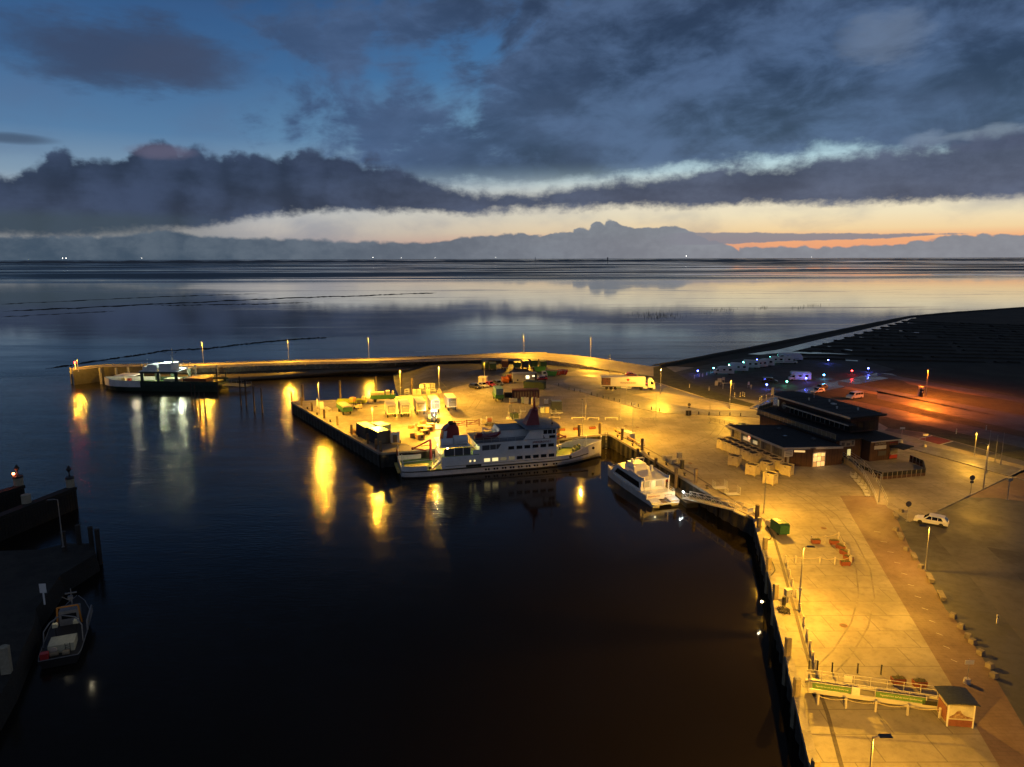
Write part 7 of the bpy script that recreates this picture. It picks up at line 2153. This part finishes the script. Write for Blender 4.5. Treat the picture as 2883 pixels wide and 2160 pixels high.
# ---- barriers, life-buoy boxes, bollards, flagpoles round the road
def barrier(label, xa, xb, y):
    a, b = G(xa, y), G(xb, y + .5)
    t = thing('road_barrier', label, 'barrier', (a + b) / 2, heading(a, b), 'low pale barriers by the ferry ramp')
    L = (b - a).length
    MB().box(0, 0, .45, L, .14, .16).build('beam', M_FASC, t)
    for s_ in (-1, 1):
        MB().box(s_ * (L / 2 - .12), 0, 0, .2, .3, .45).build('foot', M_FASC, t)
for xa, xb, y in ((1545, 1577, 1180), (1609, 1647, 1181), (1654, 1686, 1182), (1703, 1739, 1182), (1803, 1838, 1181)):
    barrier('low pale beam barrier on two feet behind the ferry bow', xa, xb, y)
M_RBOX = mat('red planter', (.22, .06, .03), .65, var=.2)
def planter(label, px, py, rz=0, L=1.3, group='red planters of the rope enclosure', soil=True):
    t = thing('planter', label, 'planter', G(px, py), rz, group)
    MB().box(0, 0, .08, L, .6, .5, 0, 1.06).build('trough', M_RBOX, t)
    MB().box(0, 0, .56, L * .96, .55, .05).build('soil', mat('planter soil', (.06, .05, .03), .9), t)
    for s_ in (-1, 1):
        MB().box(s_ * L * .4, 0, 0, .14, .5, .08).build('foot', M_RBOX, t)
    mb = MB()
    for i in range(26):
        x, y = rnd.uniform(-L * .45, L * .45), rnd.uniform(-.24, .24)
        hh_ = rnd.uniform(.12, .32)
        mb.add([(x - .03, y, .6), (x + .03, y, .6), (x + rnd.uniform(-.12, .12), y + rnd.uniform(-.1, .1), .6 + hh_)], [(0, 1, 2)])
    o = mb.build('grass', mat('planter grass', (.16, .15, .05), .8), t, flip=False)
    return t
for i, (x, y) in enumerate(((1549, 1216), (1581, 1213), (1623, 1211), (1668, 1208))):
    planter('red planter by the rope posts at the ferry bow', x, y, R(16), 1.5, 'red planters at the ferry bow')
M_BOLL = mat('dark bollard', (.03, .03, .03), .6)
for x, y in ((1602, 1098), (1617, 1102), (1633, 1105), (1665, 1113), (1681, 1117), (1698, 1122), (1714, 1125), (1729, 1129), (1744, 1133), (1778, 1142), (1797, 1146), (1834, 1154), (1857, 1159), (1967, 1168), (1996, 1170), (2026, 1169), (2055, 1171), (2085, 1173), (1573, 1087)):
    t = thing('bollard', 'short dark bollard on the kerb of the through road', 'bollard', G(x, y), 0, 'kerb bollards of the through road')
    MB().tube((0, 0, 0), (0, 0, .8), .12, .11, 8).build('shaft', M_BOLL, t)
    MB().tube((0, 0, .8), (0, 0, .92), .14, .04, 8).build('cap', M_BOLL, t)
for (xb, yb), yt, lab in (((1649, 1181), 1109, 'pale bare flagpole behind the first long barrier'), ((1747, 1181), 1109, 'pale bare flagpole between lamp and barriers'), ((1846, 1182), 1109, 'pale bare flagpole right of the last barrier'), ((1997, 1190), 1126, 'dark pole at the corner of the low fence'),
                          ((2776, 1330), 1213, 'flagpole behind the car park lamp'), ((2801, 1300), 1227, 'shorter flagpole beside the path'), ((2817, 1308), 1220, 'flagpole farthest along the path'), ((1489, 1260), 1180, 'thin pole behind the ferry')):
    t = thing('flagpole', lab, 'flagpole', G(xb, yb), 0, 'bare flagpoles')
    h = HGT((xb, yb), yt)
    MB().tube((0, 0, .1), (0, 0, h), .08, .04, 8).build('pole', M_POLE, t)
    MB().tube((0, 0, h), (0, 0, h + .12), .07, .02, 8).build('finial', M_POLE, t)
    MB().box(0, 0, 0, .4, .4, .1).build('base', M_POLE, t)
a, b = G(2000, 1188), G(2066, 1200)
t = thing('low_fence', 'low dark railing fence beside the covered heap', 'fence')
rail(t, [a, b], 1.0, 'rail_frame', mat('dark rail', (.10, .09, .07), .6), 1.2, .035, 4)
t = thing('covered_heap', 'heap under a shiny grey tarpaulin by the waiting hall', 'heap', G(2082, 1203))
mb = MB()
for i in range(12):
    mb.ball((rnd.uniform(-2.6, 2.6), rnd.uniform(-.8, .8), rnd.uniform(.2, .5)), rnd.uniform(.5, .9), 7, .7)
mb.build('tarpaulin', mat('grey tarpaulin', (.16, .17, .19), .35, var=.3), t, smooth=True)
def round_sign(label, px, py, ytop, r=.38, box=False, face=R(-90), back=True):
    t = thing('traffic_sign', label, 'sign', G(px, py), 0)
    h = HGT((px, py), ytop)
    MB().tube((0, 0, 0), (0, 0, h), .045, .045, 8).build('post', M_POLE, t)
    MB().tube((0, -.03, h - r), (0, -.06, h - r), r, r, 16).build('disc', mat('sign back', (.10, .09, .09), .5), t)
    if box:
        MB().box(0, -.05, h - r * 2 - .5, .6, .04, .4).build('plate', mat('sign back', (.10, .09, .09), .5), t)
    MB().box(0, 0, 0, .3, .3, .08).build('base', M_POLE, t)
    return t
round_sign('round sign seen from behind at the road edge with two plates', 1939, 1172, 1135, .42, True)
t = thing('cable_cabinet', 'dark cabinet below the round sign on the traffic kerb', 'cabinet', G(1938, 1170), .05)
MB().box(0, 0, .08, 1.3, .5, 1.15).build('body', M_BOLL, t)
MB().box(0, 0, 1.23, 1.36, .56, .06).build('lid', M_BOLL, t)
round_sign('round sign on a thin post beside the white estate car', 2553, 1468, 1411, .45)
round_sign('round sign with a plate at the car park kerb', 2732, 1391, 1338, .45, True)
t = thing('ticket_post', 'tall post with a grey lantern box at the brick crossing', 'post', G(2836, 1407))
MB().tube((0, 0, 0), (0, 0, 3.6), .09, .08, 8).build('post', M_POLE, t)
MB().box(0, 0, 3.3, .7, .5, .5).build('lantern_box', M_CABIN, t)
MB().box(0, 0, 0, .4, .4, .08).build('base', M_POLE, t)
for (x, y), h, lab in (((2537, 1246), 3.2, 'white oval sign on a post behind the ticket wing'), ((2603, 1258), 2.6, 'white sign on a post next to the red pad')):
    t = thing('sign_post', lab, 'sign', G(x, y))
    MB().tube((0, 0, .4), (0, 0, h), .04, .04, 6).build('post', M_POLE, t)
    MB().tube((0, 0, 0), (0, 0, .5), .4, .3, 10).build('foot_block', M_FASC, t)
    MB().box(0, -.03, h - .2, 1.1, .05, .45).build('plate', M_TWHT, t)
# camper-lot signs and white marker posts
for (x, y), w_, h_, z_, lab in (((2016, 1088), .9, 1.5, .3, 'yellowish information panel at the lot entrance'), ((2025, 1084), 1.3, 1.3, .9, 'pale square notice panel at the lot entrance'), ((2036, 1080), .9, .9, 1.2, 'small pale notice panel behind the square one'), ((2107, 1092), .6, .9, 1.0, 'small white panel in the camper lot'), ((2114, 1096), .5, .8, .6, 'second small white panel in the camper lot'), ((2174, 1118), .8, 2.2, .6, 'white slim pylon sign at the wet lane corner')):
    t = thing('notice_board', lab, 'sign', G(x, y), R(8))
    for s_ in (-1, 1):
        MB().tube((s_ * w_ * .4, 0, 0), (s_ * w_ * .4, 0, z_ + h_), .04, .04, 6).build('post', M_POLE, t)
    MB().box(0, -.05, z_, w_, .06, h_).build('panel', M_FASC, t)
t = thing('height_bar', 'white height-limit bar beside the entrance lamp', 'barrier', G(2050, 1096), R(-6))
MB().tube((-1.6, 0, 0), (-1.6, 0, 1.9), .07, .07, 6).build('post', M_TWHT, t)
MB().tube((1.6, 0, 0), (1.6, 0, 1.9), .07, .07, 6).build('post', M_TWHT, t)
MB().tube((-1.8, 0, 1.9), (1.8, 0, 1.9), .07, .07, 6).build('bar', M_TWHT, t)
for x, y in ((1955, 1066), (1969, 1061), (1978, 1061), (1990, 1057), (2001, 1053), (1941, 1092), (1996, 1100), (2692, 1222), (2776, 1212)):
    t = thing('marker_post', 'slim white reflector post on the grass verge', 'post', G(x, y), 0, 'white reflector posts')
    MB().box(0, 0, 0, .16, .12, 1.2).build('shaft', M_TWHT, t)
    MB().box(0, -.065, .85, .12, .02, .18).build('reflector', M_BLACK, t)
for x, y in ((2068, 1117), (2084, 1117), (2091, 1115), (2096, 1117), (2139, 1131), (2144, 1127), (2157, 1124)):
    t = thing('striped_bollard', 'black and white striped bollard at the wet lane mouth', 'bollard', G(x, y), 0, 'striped bollards')
    for i in range(5):
        MB().tube((0, 0, i * .24), (0, 0, (i + 1) * .24), .14, .14, 8).build('white_band' if i % 2 == 0 else 'black_band', M_TWHT if i % 2 == 0 else M_BLACK, t)
for (x, y), lab in (((2588, 1116), 'ticket machine with lit top in the orange light'), ((2594, 1117), 'dark ticket machine beside the lit one')):
    t = thing('ticket_machine', lab, 'machine', G(x, y))
    MB().box(0, 0, 0, .6, .5, 2.2).build('body', M_CABIN if 'lit' in lab[:25] else M_BLACK, t)
    MB().box(0, 0, 2.2, .7, .6, .8).build('hood', M_FASC, t)
    MB().box(0, -.27, 1.3, .4, .03, .4).build('panel', M_TWHT, t)

# ================================================================== LONG APRON
def rope_fence(px_posts, label, group, h=1.0, sag=.25, m=None):
    """each post is a thing; the rope hangs between them as its own thing"""
    pts = [G(x, y) for x, y in px_posts]
    for q in pts:
        t = thing('rope_post', label, 'post', q, rnd.uniform(0, 1), group)
        MB().box(0, 0, 0, .16, .16, h).build('shaft', m or M_FASC, t)
        MB().box(0, 0, h, .2, .2, .05).build('cap', m or M_FASC, t)
    t = thing('rope', 'slack pale rope strung along the ' + group, 'rope')
    for a, b in zip(pts[:-1], pts[1:]):
        seg = []
        for i in range(9):
            u = i / 8
            q = a.lerp(b, u)
            seg.append((q.x, q.y, h - .06 - sag * 4 * u * (1 - u)))
        MB().path(seg, .035, 5).build('span', mat('pale rope', (.45, .38, .24), .85), t)
rope_fence([(2211, 1585), (2239, 1586), (2308, 1588), (2350, 1590), (2392, 1588)], 'pale square post of the cross rope before the red planter', 'cross rope fence')
rope_fence([(2216, 1602), (2222, 1626), (2230, 1652), (2240, 1684), (2252, 1724), (2262, 1760), (2271, 1796), (2280, 1830), (2288, 1862), (2296, 1884)], 'pale square post of the rope line parallel to the quay edge', 'quay edge rope fence', sag=.12)
rope_fence([(2284, 1528), (2323, 1528), (2360, 1518), (2376, 1548), (2388, 1568), (2396, 1586)], 'pale square post of the planter enclosure', 'planter enclosure rope', sag=.15)
for x, y, rz, lab in ((2296, 1530, 0, 'red planter at the seaward back corner of the enclosure'), (2348, 1532, 0, 'red planter at the landward back corner of the enclosure'), (2366, 1546, R(-65), 'red planter first in the slanting row'), (2377, 1562, R(-65), 'red planter in the middle of the slanting row'), (2388, 1578, R(-65), 'red planter last in the slanting row'),
                      (2379, 1592, 0, 'red planter at the front corner of the enclosure'), (2528, 1924, 0, 'red planter behind the banner gangway, seaward'), (2588, 1932, 0, 'red planter behind the banner gangway by the kiosk')):
    planter(lab, x, y, rz, 1.15)
def manhole(label, px, py, r=.42):
    q = G(px, py, .02)
    t = thing('manhole_cover', label, 'manhole cover', q)
    MB().tube((0, 0, -.01), (0, 0, .012), r, r, 20).build('ring', mat('rusty iron ring', (.22, .09, .04), .8), t)
    MB().tube((0, 0, .012), (0, 0, .02), r * .8, r * .8, 20).build('lid', mat('iron lid', (.14, .09, .06), .75, var=.3), t)
manhole('iron manhole cover behind the planter enclosure', 2319, 1487)
manhole('rust-ringed manhole cover on the open apron', 2375, 1761)
manhole('manhole cover near the quay corner lamp', 1762, 1199)
manhole('manhole cover beside the other near the corner', 1795, 1203)
manhole('manhole cover in the middle of the apron before the hall', 1943, 1304)
# green covered trailer
t = thing('market_trailer', 'green covered trailer with cream cab and white hatch on the apron', 'trailer', G(2200, 1512) + Vector((.2, 1.8, 0)), R(100))
MB().side([(-2.4, .5), (-2.4, 2.3), (-1.9, 2.6), (1.4, 2.6), (1.4, .5)], -1.05, 1.05).build('cover', mat('green tarpaulin', (.02, .10, .04), .55, var=.2), t)
MB().side([(1.42, .45), (1.42, 1.75), (3.0, 1.6), (3.4, 1.2), (3.4, .45)], -1.0, 1.0).build('cab', mat('cream paint', (.55, .48, .34), .5), t)
MB().box(.2, .35, 2.6, 1.6, .9, .06).build('hatch', M_TWHT, t)
MB().add([(1.6, -.85, 1.78), (1.6, .85, 1.78), (2.6, .85, 1.67), (2.6, -.85, 1.67)], [(0, 1, 2, 3)]).build('windscreen', M_CARG, t)
for s_ in (-1, 1):
    wheel(t, -1.4, s_ * .9, .36); wheel(t, 2.4, s_ * .9, .34)
t.scale = (.72, .72, .72)
rail(t, [(1.45, -1.0, 1.7), (3.3, -1.0, 1.3)], .5, 'side_rail'); rail(t, [(1.45, 1.0, 1.7), (3.3, 1.0, 1.3)], .5, 'side_rail')
# quay edge: timber guard rail, mooring bollards, cabinets, carts
t = thing('guard_rail', 'long timber guard rail on blocks along the inner quay corner', 'rail')
gp_ = [G(1728, 1212), G(1800, 1256)]
c = (gp_[0] + gp_[1]) / 2
MB().box(c.x, c.y, .35, (gp_[1] - gp_[0]).length, .3, .3, heading(*gp_)).build('beam', M_WOOD, t)
for i in range(6):
    q = gp_[0].lerp(gp_[1], (i + .5) / 6)
    MB().box(q.x, q.y, 0, .3, .3, .35, heading(*gp_)).build('block', M_UNDER, t)
for x, y in ((1739, 1232), (1781, 1256), (1826, 1281), (1876, 1310), (1927, 1340), (1990, 1376), (1120, 1262), (866, 1152), (893, 1168), (930, 1188), (1010, 1230)):
    t = thing('mooring_bollard', 'squat iron mooring bollard on the quay edge', 'bollard', G(x, y), 0, 'mooring bollards')
    MB().lathe([(.24, 0), (.18, .1), (.16, .4), (.3, .48), (.28, .58), (.1, .62)], 0, 0, 12).build('post', M_BOLL, t)
    MB().box(0, 0, 0, .6, .5, .05).build('plate', M_BOLL, t)
# apron kerb line set back from the edge
kl = [(1735, 1222), (1830, 1268), (1945, 1332), (2055, 1402), (2150, 1462), (2178, 1510), (2196, 1570), (2215, 1640), (2238, 1720), (2262, 1810), (2290, 1900), (2330, 2010), (2370, 2160)]
mb = MB()
for a, b in zip(kl[:-1], kl[1:]):
    a, b = G(*a), G(*b)
    c = (a + b) / 2
    mb.box(c.x, c.y, 0, (b - a).length, .34, .025, heading(a, b))
struct(mb.build('drain_channel', mat('drain channel stone', (.12, .10, .085), .8, var=.3)))
def cabinet(label, px, py, w, d, h, m=None, rz=.2, post=False):
    t = thing('power_cabinet', label, 'cabinet', G(px, py), rz)
    z = .05
    if post:
        MB().tube((0, 0, 0), (0, 0, .9), .12, .12, 8).build('pedestal', m or M_CABIN, t); z = .9
    else:
        MB().box(0, 0, 0, w * 1.05, d * 1.05, .06).build('plinth', M_UNDER, t)
    MB().box(0, 0, z, w, d, h).build('body', m or M_CABIN, t)
    MB().box(0, 0, z + h, w * 1.08, d * 1.08, .07).build('lid', m or M_CABIN, t)
    MB().box(w * .3, -d / 2 - .02, z + h * .4, .05, .04, .2).build('handle', M_BLACK, t)
cabinet('long pale cabinet beside the lamp at the quay corner', 1770, 1234, 1.3, 3.0, 1.35, M_TWHT, R(-65) + R(90))
cabinet('grey power pedestal cabinet between the wire carts', 1912, 1302, .8, .7, 1.0, M_CABIN, .3, True)
cabinet('tall dark cabinet beside the grey power pedestal', 1920, 1320, .6, .5, 1.6, M_BOLL, .3)
cabinet('grey box on a short leg at the apron edge above the moored gear', 2217, 1697, .75, .6, .75, M_CABIN, .2, True)
cabinet('slim dark post cabinet beside the grey box on its leg', 2207, 1704, .3, .3, .9, M_BOLL, .2)
cage('tall wire cage next to the long pale cabinet', 1803, 1254, 1.6, 1.2, 1.5, .4, None, 'wire carts along the quay edge')
cage('loaded wire cart before the power pedestal', 1880, 1296, 1.8, 1.1, 1.2, .5, M_CABIN, 'wire carts along the quay edge')
cage('loaded wire cart touching the power pedestal', 1894, 1305, 1.6, 1.0, 1.1, .5, M_CABIN, 'wire carts along the quay edge')
cage('empty flat wire cart above the gangway, farther from the landing', 2026, 1376, 2.2, 1.3, 1.5, .15, None, 'wire carts along the quay edge')
cage('empty flat wire cart above the gangway, nearer the landing', 2062, 1394, 2.2, 1.3, 1.5, .15, None, 'wire carts along the quay edge')
cage('wire cage at the outer edge beside the long pale cabinet', 1748, 1220, 1.2, 1.0, 1.4, .4, None, 'wire carts along the quay edge')
# tangled mooring gear and hoses
t = thing('mooring_gear', 'tangle of dark hoses and chains at the apron edge', 'gear', G(2206, 1722))
for i in range(7):
    a0 = rnd.uniform(0, 6)
    pts = [(rnd.uniform(-.5, .5) + math.cos(a0 + k_ * .8) * .4, rnd.uniform(-.8, .8) + math.sin(a0 + k_ * .8) * .4, .1 + .15 * abs(math.sin(k_ + i))) for k_ in range(8)]
    MB().path(pts, .05, 5).build('hose_loop', M_BLACK, t)
for px_, lab in (([(2158, 1484), (2166, 1496), (2172, 1508), (2170, 1518), (2160, 1522)], 'black hose curling on the apron before the green trailer'), ([(2172, 1580), (2178, 1592), (2182, 1606), (2176, 1616), (2170, 1622)], 'black hose curling at the timber piles')):
    MBp = MB().path([G(x, y) + Vector((0, 0, .06)) for x, y in px_], .06, 6)
    tag(MBp.build('hose', M_BLACK), lab, 'hose')
t = thing('wall_lamp', 'small bright lamp low on the quay wall beside the water', 'lamp', G(2145, 1694, -1.2))
MB().ball((0, 0, 0), .13, 8).build('bulb', M_BULB, t)
MB().box(.2, 0, -.08, .4, .12, .16).build('bracket', M_BLACK, t)
point(t, (-.3, -.3, 0), 40, (1, .85, .55), .08)

# ---- gangway with green banners, rope posts and kiosk
a, b = G(2276, 1946, .55), G(2655, 1998, .25)
gw = thing('boarding_gangway', 'long pale boarding gangway with green lettered banners on the apron', 'gangway', (a.x, a.y, 0), heading(a, b))
L = (Vector((b.x - a.x, b.y - a.y))).length
z0, z1 = .55, .22
def zl(x): return z0 + (z1 - z0) * x / L
M_ALU = mat('pale aluminium', (.55, .52, .44), .5, .2)
for s_ in (0, 1.5):
    MB().add([(0, s_ - .06, z0 - .1), (L, s_ - .06, z1 - .1), (L, s_ + .06, z1 - .1), (0, s_ + .06, z0 - .1), (0, s_ - .06, z0 + .3), (L, s_ - .06, z1 + .3), (L, s_ + .06, z1 + .3), (0, s_ + .06, z0 + .3)],
             [(3, 2, 1, 0), (4, 5, 6, 7), (0, 1, 5, 4), (1, 2, 6, 5), (2, 3, 7, 6), (3, 0, 4, 7)]).build('beam', M_ALU, gw)
    for k_, h_ in enumerate((.95, 1.3)):
        MB().tube((0, s_, z0 + h_), (L, s_, z1 + h_), .03, .03, 6).build('handrail', M_ALU, gw)
    for i in range(9):
        x = L * i / 8
        MB().tube((x, s_, zl(x)), (x, s_, zl(x) + 1.3), .03, .03, 6).build('stanchion', M_ALU, gw)
MB().add([(0, .06, z0 + .1), (L, .06, z1 + .1), (L, 1.44, z1 + .1), (0, 1.44, z0 + .1), (0, .06, z0 + .16), (L, .06, z1 + .16), (L, 1.44, z1 + .16), (0, 1.44, z0 + .16)],
         [(3, 2, 1, 0), (4, 5, 6, 7), (0, 1, 5, 4), (1, 2, 6, 5), (2, 3, 7, 6), (3, 0, 4, 7)]).build('walkway', mat('dark tread', (.16, .14, .10), .7), gw)
M_BAN = mat('green banner cloth', (.10, .20, .045), .7, var=.1)
M_BTX = mat('banner lettering', (.60, .58, .40), .7)
ti = math.atan2(z1 - z0, L)
for xa, xb in ((.3, 3.6), (5.7, 9.8)):
    xm = (xa + xb) / 2
    bn = MB().add([(xa, -.08, zl(xa) + .38), (xb, -.08, zl(xb) + .38), (xb, -.08, zl(xb) + .92), (xa, -.08, zl(xa) + .92), (xa, -.06, zl(xa) + .38), (xb, -.06, zl(xb) + .38), (xb, -.06, zl(xb) + .92), (xa, -.06, zl(xa) + .92)], [(0, 1, 2, 3), (7, 6, 5, 4), (0, 4, 5, 1), (2, 6, 7, 3), (1, 5, 6, 2), (0, 3, 7, 4)]).build('banner', M_BAN, gw)
    tx = text('banner_lettering', 'Tagesfahrten auf die Insel Spiekeroog', (xb - xa) * .057, M_BTX, bn, (xm, -.09, zl(xm) + .68), (R(90), 0, 0), .004, shear=.25)
    tx.rotation_euler = (R(90), -ti, 0)
MB().box(4.0, -.1, zl(4) + .3, .7, .05, .8).build('white_panel', M_TWHT, gw)
MB().box(3.7, 1.5, zl(4) + .6, .75, .05, .6).build('white_panel', M_TWHT, gw)
MB().tube((4.7, -.075, .45), (4.7, -.1, .45), .13, .13, 14).build('round_badge', M_TWHT, gw)
for x in (.6, L * .5, L - .6):
    MB().box(x, .75, 0, .3, 1.3, .32).build('trestle', M_UNDER, gw)
MB().box(L * .9, -.05, .55, 1.2, .06, .4).build('dark_step', M_UNDER, gw)
rope_fence([(2302, 1984), (2380, 1994), (2465, 2004), (2554, 2014), (2645, 2022)], 'pale square rope post in front of the banner gangway', 'gangway rope fence', .95, .2)
for i, (x, y) in enumerate(((2277, 1886), (2301, 1888), (2342, 1893), (2414, 1896), (2480, 1900))):
    t = thing('fence_post', 'dark slim post standing behind the banner gangway', 'post', G(x, y), 0, 'posts behind the gangway')
    MB().box(0, 0, 0, .1, .1, 1.0).build('shaft', M_UNDER, t)
    MB().box(0, 0, 1.0, .13, .13, .04).build('cap', M_UNDER, t)
a, b = G(2664, 2044), G(2738, 2050)
kk = thing('ticket_kiosk', 'small kiosk with curved dark roof and seaside picture on its front', 'kiosk', (a.x, a.y, 0), heading(a, b))
Wk = (b - a).length
MB().box(Wk / 2, 1.0, .05, Wk - .1, 1.9, 2.0).build('wall', mat('kiosk wall', (.30, .26, .20), .7), kk)
MB().box(Wk / 2, -.02, .06, Wk - .16, .05, .62).build('red_base', mat('brick red panel', (.20, .07, .04), .7, var=.3), kk)
pic = mat('seaside picture', (.50, .48, .38), .6, c2=(.38, .36, .30), vscale=1.0, var=.2)
pn = MB().box(Wk / 2, -.03, .7, Wk - .16, .05, 1.3).build('picture', pic, kk)
MB().side([(.15, .95), (.5, 1.2), (.75, 1.55), (.95, 1.6), (1.15, 1.3), (1.45, 1.1), (2.0, .98), (2.0, .85), (.15, .8)], -.075, -.058).build('picture_figure', mat('picture brown', (.16, .07, .04), .7, c2=(.40, .30, .18), vscale=4, var=.4), pn)
for x in (.03, Wk - .03):
    MB().box(x, -.03, 0, .1, .12, 2.15).build('corner_post', M_TWHT, kk)
MB().box(.0, 1.0, .3, .06, 1.5, 1.3).build('side_panel', mat('brick red panel', (.20, .07, .04), .7, var=.3), kk)
rf = MB()
prv = None
secs = []
for i in range(9):
    u = i / 8
    secs.append([(-.25 + (Wk + .5) * u, -.35, 2.08 + .28 * math.sin(math.pi * (.15 + .6 * u))), (-.25 + (Wk + .5) * u, 2.3, 2.08 + .28 * math.sin(math.pi * (.15 + .6 * u))), (-.25 + (Wk + .5) * u, 2.3, 2.16 + .28 * math.sin(math.pi * (.15 + .6 * u))), (-.25 + (Wk + .5) * u, -.35, 2.16 + .28 * math.sin(math.pi * (.15 + .6 * u)))])
rf.loft(secs).build('roof', mat('dark blue roof', (.035, .045, .06), .5, var=.2), kk)
t = thing('sign_post', 'white board on a thin post set in a concrete drum', 'sign', G(2722, 1924))
MB().tube((0, 0, 0), (0, 0, .5), .32, .28, 12).build('foot_drum', M_FASC, t)
MB().tube((0, 0, .5), (0, 0, 2.55), .03, .03, 6).build('post', M_POLE, t)
MB().box(0, -.04, 2.0, .85, .06, .42).build('board', M_TWHT, t)

# ---- stone blocks and bench slabs along the car park
M_BLOCK = mat('stone block', (.24, .21, .17), .8, var=.3, vscale=1.5)
for (x, y), l_, lab in (((2521, 1456), 1.9, 'dark slab bench at the top of the block row'), ((2534, 1514), 2.2, 'slab bench second from the top of the block row'), ((2573, 1571), 2.0, 'slab bench above the striped lamp'), ((2618, 1632), 2.2, 'slab bench just below the striped lamp'), ((2650, 1682), 2.1, 'slab bench lowest in the block row')):
    t = thing('stone_bench', lab, 'bench', G(x, y), heading(G(2515, 1437), G(2662, 1715)), 'stone benches of the block row')
    MB().box(0, 0, .32, l_, .6, .14).build('seat', M_BLOCK, t)
    for s_ in (-1, 1):
        MB().box(s_ * l_ * .34, 0, 0, .4, .5, .32).build('plinth', M_BLOCK, t)
for (x, y) in ((2522, 1494), (2551, 1550), (2592, 1600), (2682, 1738), (2705, 1768), (2724, 1796), (2738, 1812), (2760, 1843), (2786, 1880), (2797, 1908), (2537, 1442)):
    t = thing('stone_block', 'low pale stone cube in the row bordering the car park', 'stone block', G(x, y), rnd.uniform(.3, .9), 'stone cubes of the block row')
    MB().box(0, 0, 0, .62, .62, .5, 0, .9).build('cube', M_BLOCK, t, bevel=.03)
    MB().box(0, 0, .5, .5, .5, .02).build('top_face', M_BLOCK, t)
t = thing('marker_post', 'white post standing alone on the dark car park', 'post', G(2807, 1755))
MB().box(0, 0, 0, .16, .12, 1.0).build('shaft', M_TWHT, t)
MB().box(0, -.065, .7, .12, .02, .14).build('reflector', M_BLACK, t)
